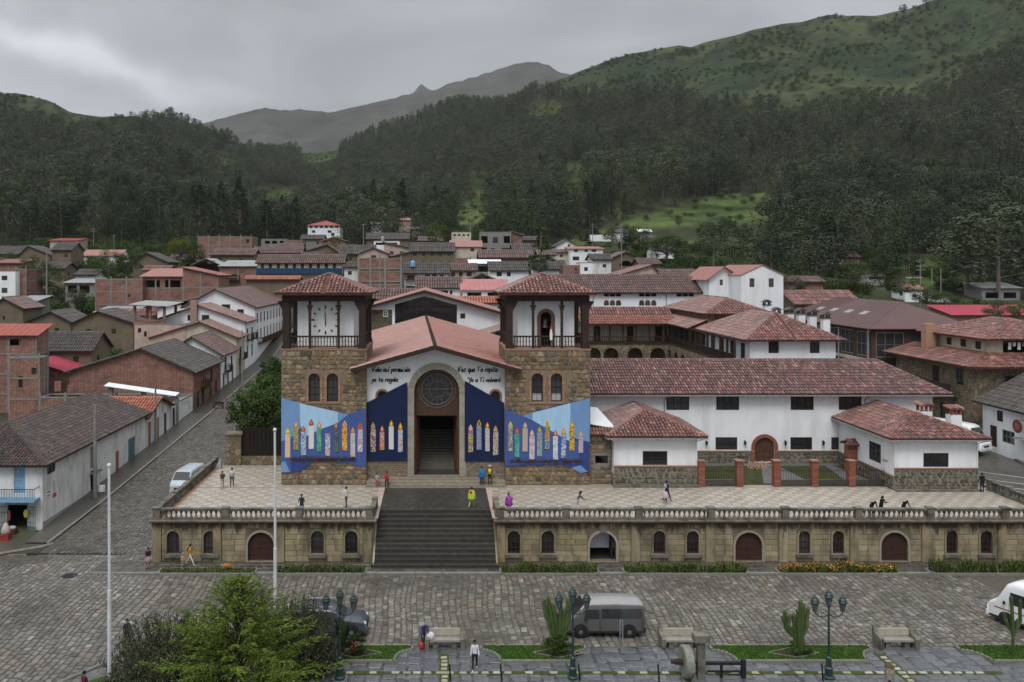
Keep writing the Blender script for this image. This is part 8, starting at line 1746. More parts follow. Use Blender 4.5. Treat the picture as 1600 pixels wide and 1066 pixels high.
for i, (px, lab) in enumerate(((556, 'terracotta edged diamond bed around the left shrub'), (872, 'terracotta edged diamond bed around the cactus'), (1240, 'terracotta edged diamond bed around the twin cactus'))):
 db = thing('diamond_bed', lab, 'flower bed', (PX(px, 47.3), 47.3, .125)); d_ = [(-1.5, 0), (0, -.6), (1.5, 0), (0, .6)]; m_ = MB(); m_.poly(d_, Vector((0, 0, 0)), X_, Y_, Z_, 0, .04); m_.build('soil', M['soil'], db)
 m_ = MB()
 for (p, q) in zip(d_, d_[1:]+d_[:1]): d = Vector((q[0]-p[0], q[1]-p[1], 0)); L_ = d.length; d.normalize(); m_.obox(Vector((*p, 0)), d, Vector((-d.y, d.x, 0)), Z_, 0, L_, -.025, .025, 0, .06)
 m_.build('edging', M['kerb'], db)
lf_ = MB(); r_ = random.Random(6)
for i in range(50): leafq(lf_, Vector((r_.gauss(0, .25), r_.gauss(0, .15), r_.uniform(.5, 1.1))), .16, r_, 1)
tag(lf_.build('red_blossom', pf[2], None, (PX(548, 46.8), 46.7, .0)), 'patch of deep red blossom on the shrub by the left lamp', 'flower', kind='stuff')
bl = MB(); r_ = random.Random(9)
for i in range(5):
 a = i*1.25+.4; d = Vector((math.cos(a), math.sin(a)*.5, 0)); p = [Vector((0, 0, .6)), d*.22+Z_*1.4, d*.42+Z_*2.0, d*.55+Z_*2.5]; e = Vector((-d.y, d.x, 0)).normalized()
 for j in range(3): wv = (.12, .22, .2, .02); bl.add([p[j]-e*wv[j], p[j]+e*wv[j], p[j+1]+e*wv[j+1], p[j+1]-e*wv[j+1]], [(0, 1, 2, 3)])
tag(bl.build('broad_leaf_plant', FOL['green'], None, (PX(535, 46.2), 46.2, .1)), 'broad leaved dark plant growing behind the left street lamp', 'plant')
fol('conA', [(.10, .16, .024), (.15, .215, .036), (.065, .11, .02), (.19, .25, .045), (.05, .08, .018)], .35, po=False)
fol('grey', [(.085, .10, .055), (.12, .13, .075), (.05, .06, .034), (.085, .09, .055)], .3, po=False)
def conifer(label, x, y, H, Rm, seed, f, nb=210):
 r = thing('conifer_tree', label, 'tree', (x, y, 0)); rg = random.Random(seed); tr, cr = MB(), MB(); tr.tube([(0, 0, 0), (0, 0, H*.5), (.05, 0, H*.97)], [.22, .13, .02], 8)
 for i in range(nb):
  t = (i+rg.random())/nb; t = .05+.94*t; az = i*2.399+rg.uniform(-.3, .3); L_ = (Rm*(1-t)**.95+.16)*rg.uniform(.6, 1.2); up = .75+.7*t
  d = Vector((math.cos(az), math.sin(az), 0)); base = Vector((0, 0, H*t*.93)); pts = [base+d*L_*s+Z_*(L_*(up*s-.42*s*s)) for s in (0, .3, .6, .85, 1)]
  tr.tube(pts, [.03, .022, .014, .008, .004], 4, cap=False)
  side = Vector((-d.y, d.x, 0)); ns = max(6, int(L_*9))
  for j in range(ns):
   s = .25+.75*(j+rg.random())/ns; k = min(int(s*4), 3); p = base+d*L_*s+Z_*(L_*(up*s-.42*s*s)); sg = rg.choice((-1, 1)); sl_ = L_*.24*(1.12-s)*rg.uniform(.6, 1.2)+.13
   dr = (d*.75+side*sg*rg.uniform(.3, 1.0)+Z_*rg.uniform(-.25, .35)).normalized()
   nl = max(4, int(sl_*13))
   for q in range(nl):
    c = p+dr*sl_*(q+.5)/nl+Vector((rg.gauss(0, .02), rg.gauss(0, .02), rg.gauss(0, .03)))-Z_*.10*sl_*(q/nl)**2
    a = (dr+Vector((rg.gauss(0, .28), rg.gauss(0, .28), rg.gauss(0, .25)))).normalized(); w_ = a.cross(Vector((rg.gauss(0, 1), rg.gauss(0, 1), rg.gauss(0, 1)))).normalized(); ln = rg.uniform(.14, .28)
    cr.add([c-a*ln*.4, c+w_*.020, c+a*ln*.6, c-w_*.020], [(0, 1, 2, 3)])
 tr.build('trunk', M['barkdark'], r); cr.build('crown', FOL[f], r); return r
conifer('large feathery yellow green conifer in the left foreground', PX(372, 40.6), 40.6, 7.5, 5.0, 3, 'conA', 260)
conifer('smaller feathery conifer at the bottom edge right of the large one', PX(440, 37.6), 37.6, 4.0, 2.2, 5, 'conA', 150)
def wispy(label, x, y, H, Rm, n, f, seed, name='shrub'):
 r = thing(name, label, 'shrub', (x, y, 0)); rg = random.Random(seed); tr, cr = MB(), MB()
 for i in range(n):
  az = rg.uniform(0, 6.28); o = Rm*math.sqrt(rg.random()); h = H*rg.uniform(.55, 1.0)*(1-.35*(o/Rm)**2); d = Vector((math.cos(az), math.sin(az), 0)); pts = [d*o*.25, d*o*.6+Z_*h*.45, d*o*.9+Z_*h*.8, d*o*1.05+Z_*h]; tr.tube(pts, [.03, .02, .012, .004], 4, cap=False)
  for j in range(70):
   s = rg.uniform(.25, 1); k = min(int(s*3), 2); p = pts[k].lerp(pts[k+1], s*3-k)+Vector((rg.gauss(0, .09), rg.gauss(0, .09), rg.gauss(0, .09))); a = (Vector((rg.gauss(0, .5), rg.gauss(0, .5), .9+rg.gauss(0, .3)))).normalized(); w_ = a.cross(Vector((rg.gauss(0, 1), rg.gauss(0, 1), rg.gauss(0, 1)))).normalized(); ln = rg.uniform(.10, .2); cr.add([p-a*ln*.4, p+w_*.03, p+a*ln*.6, p-w_*.03], [(0, 1, 2, 3)])
 tr.build('stems', M['barkdark'], r); cr.build('crown', FOL[f], r)
wispy('broad dull grey green shrub left of the conifer', PX(262, 42), 42.4, 4.7, 3.3, 300, 'grey', 1); wispy('dark twiggy shrub at the bottom left beside the flagpole', PX(215, 40), 40.2, 3.6, 2.0, 170, 'grey', 2)
wispy('tall wispy grey green shrub right of the conifer hiding the dark car', PX(466, 44.6), 44.6, 5.0, 1.9, 220, 'grey', 3); wispy('low grey green shrub in front of the dark car', PX(500, 45.2), 45.0, 2.6, 1.3, 110, 'grey', 4)
wispy('tall thin shrub tip behind the conifer', PX(415, 46.8), 46.8, 4.2, .9, 60, 'grey', 6); wispy('scrubby mound under the left shrubs', PX(300, 41.2), 41.4, 3.9, 2.4, 170, 'grey', 7)
# edge strips of the corner lawn bottom left
cl_ = MB(); cl_.add([(-20.6, 43.1, .05), (-20.0, 42.6, .05), (-15.6, 45.6, .05), (-16.2, 46.2, .05)], [(0, 1, 2, 3)]); cl_.add([(-16.4, 46.4, .05), (-15.0, 46.0, .05), (-15.0, 48.3, .05), (-16.6, 48.3, .05)], [(0, 1, 2, 3)]); tag(cl_.build('corner_grass_strip', M['lawn']), kind='structure')
ck = MB(); ck.tube([(-21.2, 43.0, .06), (-17.4, 48.3, .06)], .09, 6); tag(ck.build('corner_kerb_line', M['kerb']), kind='structure')
# ------------------------------------------------------------------ shop front goods
gd = thing('goods_stand', 'bundle wrapped in pale cloth on a red crate outside the shop', 'goods', (PX(11, 67.2), 67.0, .16)); MB().box(-.32, -.28, 0, .32, .28, .45).build('crate', mat('red_crate', (.28, .03, .03), .6), gd); m_ = MB(); m_.lathe([(.28, .45), (.36, .7), (.30, 1.0), (.14, 1.3), (.05, 1.4)], 9); m_.build('wrapped_bundle', mat('pale_cloth_bundle', (.42, .36, .33), .9, .2, 3), gd, smooth=True)
g2 = MB(); g2.ball((0, 0, .2), (.22, .12, .38), 8, 6); tag(g2.build('hanging_bag', mat('yellow_plastic', (.45, .40, .08), .5), None, (PX(40, 68.8), 68.85, 1.55)), 'yellow bag hanging in the corner shop doorway', 'bag')
g3 = MB(); g3.ball((0, 0, .3), (.12, .1, .5), 7, 5); tag(g3.build('hanging_goods', mat('red_pink_cloth', (.32, .08, .08), .8, .4, 8), None, (PX(14, 68.8), 68.85, 1.3)), 'red and pink goods hanging at the left of the shop doorway', 'goods')
g4 = MB(); g4.box(-.35, -.3, 0, .35, .3, .55); g4.ball((0, 0, .6), (.34, .28, .16), 8, 5, 1); tag(g4.build('goods_box', [M['woodmid'], mat('mixed_wrapped_goods', (.35, .33, .33), .7, .5, 12)], None, (PX(20, 68.3), 68.2, .17)), 'box of wrapped goods in front of the shop doorway', 'box')
st_ = thing('white_cloth_rack', 'white cloth draped on a small stand beside the corner pole', 'stand', (PX(158, 77.2), 77.2, .95)); m_ = MB(); m_.add([(-.3, 0, .35), (.3, .05, .35), (.33, .06, .95), (-.28, 0, .98), (-.3, .12, .35), (.3, .17, .35), (.33, .18, .95), (-.28, .12, .98)], [(0, 1, 2, 3), (7, 6, 5, 4), (0, 4, 5, 1), (1, 5, 6, 2), (2, 6, 7, 3), (3, 7, 4, 0)]); m_.build('cloth', M['white_paint'], st_); m_ = MB()
for x in (-.25, .25): m_.tube([(x, 0, -.1), (x, .05, .95)], .02, 4)
m_.build('legs', M['iron'], st_)
sb = thing('street_bench', 'small dark wooden bench at the kerb up the street', 'bench', (PX(341, 113), 113, gz(113)+.15)); MB().box(-.7, -.25, .4, .7, .25, .46).build('seat', M['wood'], sb); m_ = MB()
for x in (-.62, .62):
 for y in (-.2, .2): m_.box(x-.05, y-.05, 0, x+.05, y+.05, .4)
m_.build('legs', M['wood'], sb); MB().box(-.7, .22, .5, .7, .27, .9).build('backrest', M['wood'], sb)
# ------------------------------------------------------------------ vehicles
M['tyre'] = mat('tyre_rubber', (.02, .02, .02), .85); M['rim'] = mat('dull_rim', (.22, .22, .23), .4, .1, 3, metal=.6)
M['lightred'] = mat('red_lamp', (.30, .02, .03), .3, spec=.5); M['lightclear'] = mat('clear_lamp', (.5, .5, .52), .15, spec=.6); M['trim'] = mat('black_trim', (.025, .025, .027), .5); M['plate'] = mat('number_plate', (.5, .5, .46), .5)
def vehicle(name, label, cat, loc, rz, L, Wd, zb, prof, belt, paint, sidewin, ws, rear, wheels, wr=.34, tumble=.14, roofcol=None, seats=False, rails=False, hlz=.85, stripe=None, lower=None):
 r = thing(name, label, cat, loc, rz); xs = sorted(set([p[0] for p in prof]+[prof[0][0]+(prof[-1][0]-prof[0][0])*i/26 for i in range(27)]))
 top = lambda x: lerp_list(prof, x); x0, x1 = xs[0], xs[-1]
 def W(x): e = min(x-x0, x1-x); return Wd/2*(1-.13*max(0, 1-e/.5)**2.2)
 def wf(z, zt): return 1-.03*max(0, (belt-z)/belt) if z < belt else 1-tumble*((z-belt)/max(.3, max(p[1] for p in prof)-belt))**1.5
 fr_ = (0, .1, .25, .4, .52, .64, .76, .88, .95, 1.0); mb = MB(); n = len(fr_)
 for x in xs:
  zt = top(x)
  ring = []
  for i, f in enumerate(fr_): z = zb+(zt-zb)*f; y = W(x)*wf(z, zt)*(1 if i < n-2 else (.97 if i == n-2 else .86)); ring.append((x, y, z))
  mb.v += ring+[(x, 0, zt+.03)]+[(a, -b, c) for a, b, c in reversed(ring)]
 m = 2*n+1
 for i in range(len(xs)-1):
  for j in range(m-1): mb.f.append((i*m+j, (i+1)*m+j, (i+1)*m+j+1, i*m+j+1)); mb.m.append(1 if (roofcol and n-2 <= j <= n+1 and top(xs[i]) > belt+.5 and top(xs[i+1]) > belt+.5) else 0)
  mb.f.append((i*m+m-1, (i+1)*m+m-1, (i+1)*m, i*m)); mb.m.append(0)
 mb.f.append(tuple(range(m))); mb.m.append(0); mb.f.append(tuple((len(xs)-1)*m+j for j in reversed(range(m)))); mb.m.append(0)
 body = mb.build('body', [paint, roofcol or paint], r, fix=True)
 for p in body.data.polygons: p.use_smooth = len(p.vertices) < 5
 ys = lambda x, z: W(x)*wf(z, top(x))+.012
 for s in (-1, 1):
  for (a, b, c, d, nm) in sidewin:
   q = MB(); k = 5
   for i in range(k+1):
    for z in (c, (c+d)/2, d): x = a+(b-a)*i/k; q.v.append((x, s*ys(x, z), min(z, top(x)-.1)))
   q.f = [(3*i+j, 3*i+3+j, 3*i+4+j, 3*i+1+j) for i in range(k) for j in (0, 1)]; q.m = [0]*len(q.f); q.build(nm, M['glass'], r)
 for (a, b, nm) in ws:
  q = MB(); k = 5
  for i in range(k+1): x = a+(b-a)*i/k; w = W(x)*wf(top(x), top(x))*.84; q.v += [(x, -w, top(x)+.022), (x, 0, top(x)+.048), (x, w, top(x)+.022)]
  q.f = [(3*i+j, 3*i+3+j, 3*i+4+j, 3*i+1+j) for i in range(k) for j in (0, 1)]; q.m = [0]*len(q.f); q.build(nm, M['glass'], r)
 zt = top(x0); wv = W(x0)
 sm_ = MB()                                     # shut lines of the doors
 for s in (-1, 1):
  for x in sorted(set([q[0]-.04 for q in sidewin]+[q[1]+.04 for q in sidewin])):
   z0_, z1_ = zb+.16, min(belt+.55, top(x)-.1); k = 5; b_ = len(sm_.v)
   for i in range(k+1): z = z0_+(z1_-z0_)*i/k; sm_.v += [(x-.012, s*(ys(x, z)-.004), z), (x+.012, s*(ys(x, z)-.004), z)]
   for i in range(k): sm_.f.append((b_+2*i, b_+2*i+1, b_+2*i+3, b_+2*i+2)); sm_.m.append(0)
 sm_.build('shut_lines', M['trim'], r)
 MB().box(x0-.015, -wv*.78, rear[0], x0+.02, wv*.78, rear[1]).build('rear_window', M['glass'], r)
 MB().box(x0-.06, -Wd*.46, zb, x0+.08, Wd*.46, zb+.28).build('rear_bumper', M['trim'] if lower is None else lower, r); MB().box(x1-.10, -Wd*.44, zb-.02, x1+.07, Wd*.44, zb+.26).build('front_bumper', paint, r); MB().box(x1-.02, -.42, zb+.30, x1+.025, .42, zb+.48).build('grille', M['trim'], r)
 MB().box(x0-.08, -.26, zb+.32, x0-.02, .26, zb+.45).build('number_plate', M['plate'], r); MB().box(x1+.06, -.26, zb+.05, x1+.09, .26, zb+.17).build('number_plate', M['plate'], r)
 for s in (-1, 1):
  MB().box(x0-.02, s*(wv-.14)-.07, rear[0]-.45, x0+.07, s*(wv-.06)+.05, rear[0]+.05).build('tail_light', M['lightred'], r); MB().ball((x1-.16, s*(W(x1-.2)-.22), hlz), (.16, .2, .12), 8, 6).build('headlight', M['lightclear'], r)
  xm = ws[0][0] if ws else 1; MB().ball((xm-.05, s*(Wd/2+.14), belt+.10), (.07, .12, .13), 7, 5).build('wing_mirror', M['trim'], r)
  MB().box(x0+.2, s*(Wd/2-.02), zb+.02, x1-.2, s*(Wd/2+.012), zb+.13).build('sill_trim', M['trim'], r)
  for x in wheels:
   MB().lathe([(wr+.10, -.02), (wr+.10, .02)], 20, (x, s*(Wd/2-.012), wr+.02), 'y').build('wheel_arch', M['trim'], r)
   w_ = MB(); w_.lathe([(wr*.6, -.12), (wr*.93, -.12), (wr, -.08), (wr, .08), (wr*.93, .12), (wr*.6, .12)], 20, (x, s*(Wd/2-.06), wr), 'y'); wh = w_.build('wheel', M['tyre'], r); MB().lathe([(.03, -.125), (wr*.28, -.13), (wr*.62, -.09), (wr*.62, .09), (wr*.28, .13), (.03, .125)], 14, (x, s*(Wd/2-.06), wr), 'y').build('rim', M['rim'], wh)
  if rails: m_ = MB(); m_.tube([(-L*.36, s*Wd*.36, max(p[1] for p in prof)+.07), (L*.05, s*Wd*.36, max(p[1] for p in prof)+.08)], .03, 5); m_.build('roof_rail', M['greymetal'], r)
  if stripe: q = MB(); q.v = []; [q.v.extend([(x0+.1+(L-.6)*i/12, s*ys(x0+.1+(L-.6)*i/12, stripe[0]), stripe[0]), (x0+.1+(L-.6)*i/12, s*ys(x0+.1+(L-.6)*i/12, stripe[1]), stripe[1])]) for i in range(13)]; q.f = [(2*i, 2*i+2, 2*i+3, 2*i+1) for i in range(12)]; q.m = [0]*12; q.build('side_stripe', stripe[2], r)
 if seats:
  for x in (-1.5, -.5):
   for y in (-.4, .4): MB().box(x-.1, y-.25, .9, x+.05, y+.25, 1.55).build('seat', M['greywall'], r)
 return r
VAN = [(-2.42, 1.72), (-2.36, 1.95), (-2.1, 2.03), (-.6, 2.08), (.9, 2.05), (1.22, 1.98), (1.9, 1.28), (2.28, 1.08), (2.42, .82)]
vwin = [(-2.2, -1.05, 1.18, 1.74, 'side_window'), (-.98, .22, 1.18, 1.74, 'side_window'), (.38, 1.22, 1.16, 1.70, 'front_side_window')]
carp = lambda n, c, r=.28: mat(n, c, r, .06, 1.5, spec=.55, dirt=tuple(q*.6 for q in c), dscale=1.2, damt=.25)
vehicle('minivan', 'pale silver blue minivan parked in the left street by the balustrade', 'van', (PX(291, 79), 79.6, gz(78)+.10), RAD(-95), 4.8, 1.9, .26, VAN, 1.1, carp('silver_blue_paint', (.40, .45, .50)), vwin, [(1.26, 1.88, 'windscreen')], (1.2, 1.7), (-1.35, 1.55), .33)
vehicle('van', 'dark grey van parked on the cobbles behind the cactus', 'van', (PX(940, 50.6), 50.4, .035), RAD(180), 4.84, 1.92, .28, VAN, 1.12, carp('dark_grey_paint', (.10, .098, .095)), vwin, [(1.26, 1.88, 'windscreen')], (1.2, 1.7), (-1.45, 1.5), .36, roofcol=carp('pale_grey_roof_paint', (.27, .265, .26)))
SUV = [(-2.3, 1.15), (-2.22, 1.5), (-2.0, 1.68), (-1.0, 1.74), (.1, 1.70), (.4, 1.62), (1.0, 1.13), (1.9, 1.02), (2.2, .92), (2.32, .7)]
vehicle('estate_car', 'dark blue grey estate car half hidden behind the foreground shrubs', 'car', (PX(516, 50.4), 50.3, .035), 0, 4.6, 1.84, .30, SUV, 1.08, carp('dark_blue_grey_paint', (.055, .065, .08)), [(-2.0, -1.05, 1.12, 1.52, 'side_window'), (-.98, -.1, 1.12, 1.55, 'side_window'), (-.02, .62, 1.12, 1.5, 'front_side_window')], [(.46, .98, 'windscreen')], (1.18, 1.52), (-1.4, 1.42), .36, rails=True, hlz=.82, lower=M['greymetal'])
SPR = [(-3.4, 2.35), (-3.3, 2.62), (-2.9, 2.72), (0, 2.76), (2.0, 2.7), (2.35, 2.55), (2.9, 1.5), (3.35, 1.2), (3.5, .95)]
vehicle('minibus', 'white minibus parked at the right edge behind the slender cactus', 'minibus', (PX(1628, 50)+.6, 49.6, .035), RAD(118), 6.9, 2.05, .32, SPR, 1.35, mat('white_van_paint', (.68, .69, .70), .3, .05, 1, spec=.5), [(-3.1, -1.2, 1.42, 2.2, 'side_window'), (-1.1, .6, 1.42, 2.2, 'side_window'), (.75, 2.1, 1.42, 2.15, 'front_side_window')], [(2.42, 2.86, 'windscreen')], (1.4, 2.2), (-2.0, 2.3), .37, stripe=(.95, 1.02, M['lightred']))
vehicle('coach', 'white coach with a yellow stripe parked in the street behind the annex chimneys', 'bus', (54.2, 85.5, 3.75), RAD(-62), 6.9, 2.2, .32, SPR, 1.35, mat('white_coach_paint', (.68, .69, .70), .3, .05, 1, spec=.5), [(-3.1, -1.2, 1.42, 2.2, 'side_window'), (-1.1, .6, 1.42, 2.2, 'side_window'), (.75, 2.1, 1.42, 2.15, 'front_side_window')], [(2.42, 2.86, 'windscreen')], (1.4, 2.2), (-2.0, 2.3), .37, stripe=(1.1, 1.25, mat('yellow_green_stripe', (.5, .5, .05), .4)))
# ------------------------------------------------------------------ people
SK = mat('skin', (.30, .17, .11), .6, .1, 5); HAIR = mat('black_hair', (.012, .010, .009), .5, .2, 8); SHOE_W = mat('white_shoe', (.5, .5, .5), .6); SHOE_D = mat('dark_shoe', (.03, .025, .025), .6)
CLOTH = {}
def cloth(c):
 k = tuple(round(q, 3) for q in c)
 if k not in CLOTH: CLOTH[k] = mat('cloth_%d' % len(CLOTH), c, .85, .18, 6)
 return CLOTH[k]
def rotx(v, a): c, s = math.cos(a), math.sin(a); return Vector((v.x, v.y*c-v.z*s, v.y*s+v.z*c))
def person(label, x, y, z, h=1.65, face=0, top=(.05, .05, .05), bot=(.03, .03, .04), shoe=0, arm_l=(8, 8, 12), arm_r=(8, 8, 12), leg_l=(0, 0), leg_r=(0, 0), lean=0, sit=False, hair=None, hat=None, poncho=None, skirt=None, pack=None, vest=None, longhair=False, nod=0, scarf=None):
 """legs: (thigh pitch forward, knee bend); arms: (pitch forward, out, elbow bend), degrees; the figure looks towards -y before turning by face"""
 s = h/1.70; J = []; E = []; Rr = []; K = []
 def add(p, rad, par, k): J.append(Vector(p)); Rr.append(rad); K.append(k); E.append((par, len(J)-1)) if par is not None else None; return len(J)-1
 la = RAD(lean); piv = Vector((0, 0, .93)); up = lambda p: rotx(Vector(p)-piv, la)+piv
 pe = add((0, 0, .93), .125, None, 'b'); sp = add(up((0, .01, 1.10)), .115, pe, 't'); ch = add(up((0, .0, 1.30)), .125, sp, 't'); nk = add(up((0, 0, 1.445)), .055, ch, 't')
 hp = lambda p: up(rotx(Vector(p)-Vector((0, 0, 1.45)), RAD(nod))+Vector((0, 0, 1.45)))
 h0 = add(hp((0, -.01, 1.50)), .058, nk, 's'); h1 = add(hp((0, -.018, 1.585)), .085, h0, 's'); h2 = add(hp((0, -.008, 1.655)), .068, h1, 's')
 add(hp((0, -.112, 1.575)), .014, h1, 's')
 for sd, (pt, ab, eb) in ((-1, arm_l), (1, arm_r)):
  sh = add(up((sd*.165, 0, 1.385)), .058, ch, 't'); d = rotx(Vector((0, 0, -1)), RAD(-pt)); d = Vector((d.x+sd*math.sin(RAD(ab)), d.y, d.z)).normalized(); d = rotx(d, la)
  el = add(J[sh]+d*.27, .043, sh, 't'); d2 = rotx(d, RAD(-eb)); d2 = (d2+Vector((-sd*.25*math.sin(RAD(min(eb, 90))), 0, 0))).normalized(); wr_ = add(J[el]+d2*.23, .032, el, 't'); pm = add(J[wr_]+d2*.06, .032, wr_, 's')
  e1 = d2.orthogonal().normalized() if abs(d2.x) > .9 else (Vector((1, 0, 0))-d2*d2.x).normalized(); e2 = d2.cross(e1)
  for i, ln in enumerate((.065, .075, .07, .055)): o = (i-1.5)*.019; f1 = add(J[pm]+e2*o+d2*.045, .0095, pm, 's'); add(J[f1]+(d2*.9-e1*sd*.35).normalized()*ln*.55, .008, f1, 's')
  t1 = add(J[pm]-e2*.038+d2*.005, .0105, pm, 's'); add(J[t1]+(d2*.8-e2*.3).normalized()*.035, .009, t1, 's')
 for sd, (tp, kb) in ((-1, leg_l), (1, leg_r)):
  hi = add((sd*.095, 0, .87), .088, pe, 'b'); d = rotx(Vector((sd*.03, 0, -1)), RAD(-tp)); kn = add(J[hi]+d*.40, .058, hi, 'b'); d2 = rotx(d, RAD(kb)); an = add(J[kn]+d2*.39, .042, kn, 'b'); heel = add(J[an]+Vector((0, .0, -.035)), .038, an, 'h'); add(J[heel]+Vector((sd*.02, -.15, -.01)), .034, heel, 'h')
 zmin = min(j.z for j in J)-.035
 J = [(j-Vector((0, 0, zmin)))*s for j in J]
 me = bpy.data.meshes.new('person'); me.from_pydata([tuple(j) for j in J], [tuple(e) for e in E], []); o = bpy.data.objects.new('person_form', me); C.objects.link(o)
 sm = o.modifiers.new('s', 'SKIN'); lay = me.skin_vertices[0] if me.skin_vertices else None
 if lay is None:
  bm = bmesh.new(); bm.from_mesh(me); bm.verts.layers.skin.verify(); bm.to_mesh(me); bm.free(); lay = me.skin_vertices[0]
 for i, d_ in enumerate(lay.data): d_.radius = (Rr[i]*s*(1.25 if K[i] in 'tb' and i < 3 else 1), Rr[i]*s*(.85 if i < 3 else 1)); d_.use_root = (i == 0)
 ss = o.modifiers.new('d', 'SUBSURF'); ss.levels = 1; ss.render_levels = 1
 dg_ = bpy.context.evaluated_depsgraph_get(); m2 = bpy.data.meshes.new_from_object(o.evaluated_get(dg_)); bpy.data.objects.remove(o)
 for a in (SK, cloth(top), cloth(bot), SHOE_W if shoe else SHOE_D): m2.materials.append(a)
 segs = [(J[a], J[b], K[b]) for a, b in E]; idx = {'s': 0, 't': 1, 'b': 2, 'h': 3}
 for p in m2.polygons:
  c = p.center; best = 9; bk = 't'
  for a, b, k in segs:
   ab = b-a; t = max(0, min(1, (c-a).dot(ab)/max(ab.length_squared, 1e-9))); dd = (c-a-ab*t).length
   if dd < best: best = dd; bk = k
  p.material_index = idx[bk]; p.use_smooth = True
 m2.name = 'person'
 r = link('person', m2, None, (x, y, z), RAD(face)); tag(r, label, 'person')
 hc = J[h1]; hd = (J[h2]-J[h1]).normalized(); hm_ = MB(); hm_.ball(hc+hd*.035*s+Vector((0, .022*s, 0)), (.095*s, .10*s, .10*s), 10, 7)
 if longhair: hm_.tube([hc+Vector((0, .06*s, .02)), hc+Vector((0, .10*s, -.12*s)), hc+Vector((0, .10*s, -.30*s))], [.085*s, .085*s, .04*s], 8)
 hm_.build('hair', hair or HAIR, r, smooth=True)
 ey = MB(); fw_ = (J[7]-J[h1]).normalized()
 for sd in (-1, 1): ey.ball(hc+fw_*.082*s+Vector((sd*.03*s, 0, .018*s)), .011*s, 6, 4)
 ey.ball(hc+fw_*.080*s-hd*.038*s, (.022*s, .008*s, .006*s), 6, 4); ey.build('eyes_and_mouth', HAIR, r)
 if hat: m_ = MB(); m_.lathe([(.17*s, .0), (.17*s, .015*s), (.10*s, .03*s), (.09*s, .11*s), (.03*s, .13*s)], 12, hc+hd*.06*s); m_.build('hat', cloth(hat), r)
 if poncho: m_ = MB(); b_ = J[ch]; m_.lathe([(.34*s, -.62*s), (.33*s, -.45*s), (.29*s, -.15*s), (.22*s, .06*s), (.12*s, .12*s), (.09*s, .16*s)], 14, b_); m_.build('poncho', cloth(poncho), r, smooth=True)
 if skirt: m_ = MB(); m_.lathe([(.24*s, -.42*s), (.21*s, -.2*s), (.15*s, .06*s)], 12, J[pe]); m_.build('skirt', cloth(skirt), r, smooth=True)
 if pack: b_ = J[ch]+rotx(Vector((0, .17*s, -.05*s)), la); m_ = MB(); m_.ball(b_, (.15*s, .11*s, .21*s), 10, 7); m_.build('backpack', cloth(pack), r, smooth=True)
 if vest: m_ = MB(); b_ = J[sp]; m_.lathe([(.185*s, -.16*s), (.18*s, .1*s), (.185*s, .24*s), (.11*s, .32*s)], 12, b_); m_.build('vest', cloth(vest), r, smooth=True)
 return r
tz = TER
def at(px, Y): return PX(px, Y)
TF = TER+.0
walk_a, walk_b = dict(leg_l=(22, 6), leg_r=(-18, 22), arm_l=(-22, 8, 15), arm_r=(22, 8, 20)), dict(leg_l=(-16, 20), leg_r=(20, 6), arm_l=(20, 8, 20), arm_r=(-20, 8, 15))
person('person in olive jacket and pink trousers on the left terrace', at(347.5, 70.9), 70.9, TF, 1.6, 20, (.065, .06, .045), (.42, .26, .23), 0, arm_l=(35, 10, 80), arm_r=(35, 10, 80), longhair=True, **{k: v for k, v in walk_a.items() if 'leg' in k})
person('person in white hooded top with dark backpack straps beside the olive jacket', at(362.5, 71.5), 71.5, TF, 1.68, 190, (.5, .5, .53), (.02, .02, .025), 1, leg_l=(6, 2), leg_r=(-6, 4), pack=(.42, .43, .46))
person('man in dark open jacket and blue shirt leaning at the left balustrade', at(471.5, 63.3), 63.3, TF, 1.68, 0, (.03, .035, .045), (.03, .03, .035), 0, arm_l=(25, 12, 70), arm_r=(25, 12, 70), vest=None, lean=8)
person('man in white jacket and blue jeans taking a picture on the left terrace', at(541, 65.2), 65.2, TF, 1.72, -100, (.55, .56, .58), (.035, .045, .08), 0, arm_l=(80, 5, 85), arm_r=(80, 5, 85), leg_l=(5, 3), leg_r=(-5, 3))
for lb, px, tc_, bc_ in (('child in grey top and red trousers sitting on the church step', 589.5, (.30, .30, .34), (.3, .05, .07)), ('woman in bright red jacket sitting on the church step', 604.5, (.38, .03, .08), (.03, .03, .04))):
 person(lb, at(px, 71.6), 71.55, TER+.02, 1.45 if 'child' in lb else 1.6, 0, tc_, bc_, 1 if 'child' in lb else 0, (45, 8, 60), (45, 8, 60), (78, 95), (70, 85), lean=-0, longhair='woman' in lb)
person('person in long blue rain poncho standing by the church portal', at(752.5, 71.9), 71.6, TER+.17, 1.62, 25, (.03, .14, .32), (.03, .03, .035), 0, arm_l=(30, 12, 70), arm_r=(30, 12, 70), poncho=(.025, .15, .36))
person('person in yellow vest and black trousers beside the blue poncho', at(765, 71.9), 71.6, TER+.17, 1.7, -20, (.03, .03, .035), (.02, .02, .025), 0, arm_l=(30, 12, 75), arm_r=(12, 14, 20), vest=(.55, .45, .05), hat=(.45, .38, .36))
person('person in yellow green rain poncho with red backpack at the top of the stairs', at(737, 65.5), 65.45, TER+.005, 1.66, 160, (.42, .44, .06), (.5, .45, .15), 1, poncho=(.44, .46, .06), pack=(.28, .05, .06), **walk_a)
person('woman in purple rain cape standing behind the right balustrade', at(795, 63.9), 63.9, TF, 1.6, 10, (.25, .05, .27), (.35, .06, .25), 0, arm_l=(45, 20, 90), arm_r=(45, 20, 90), poncho=(.26, .05, .28), longhair=True)
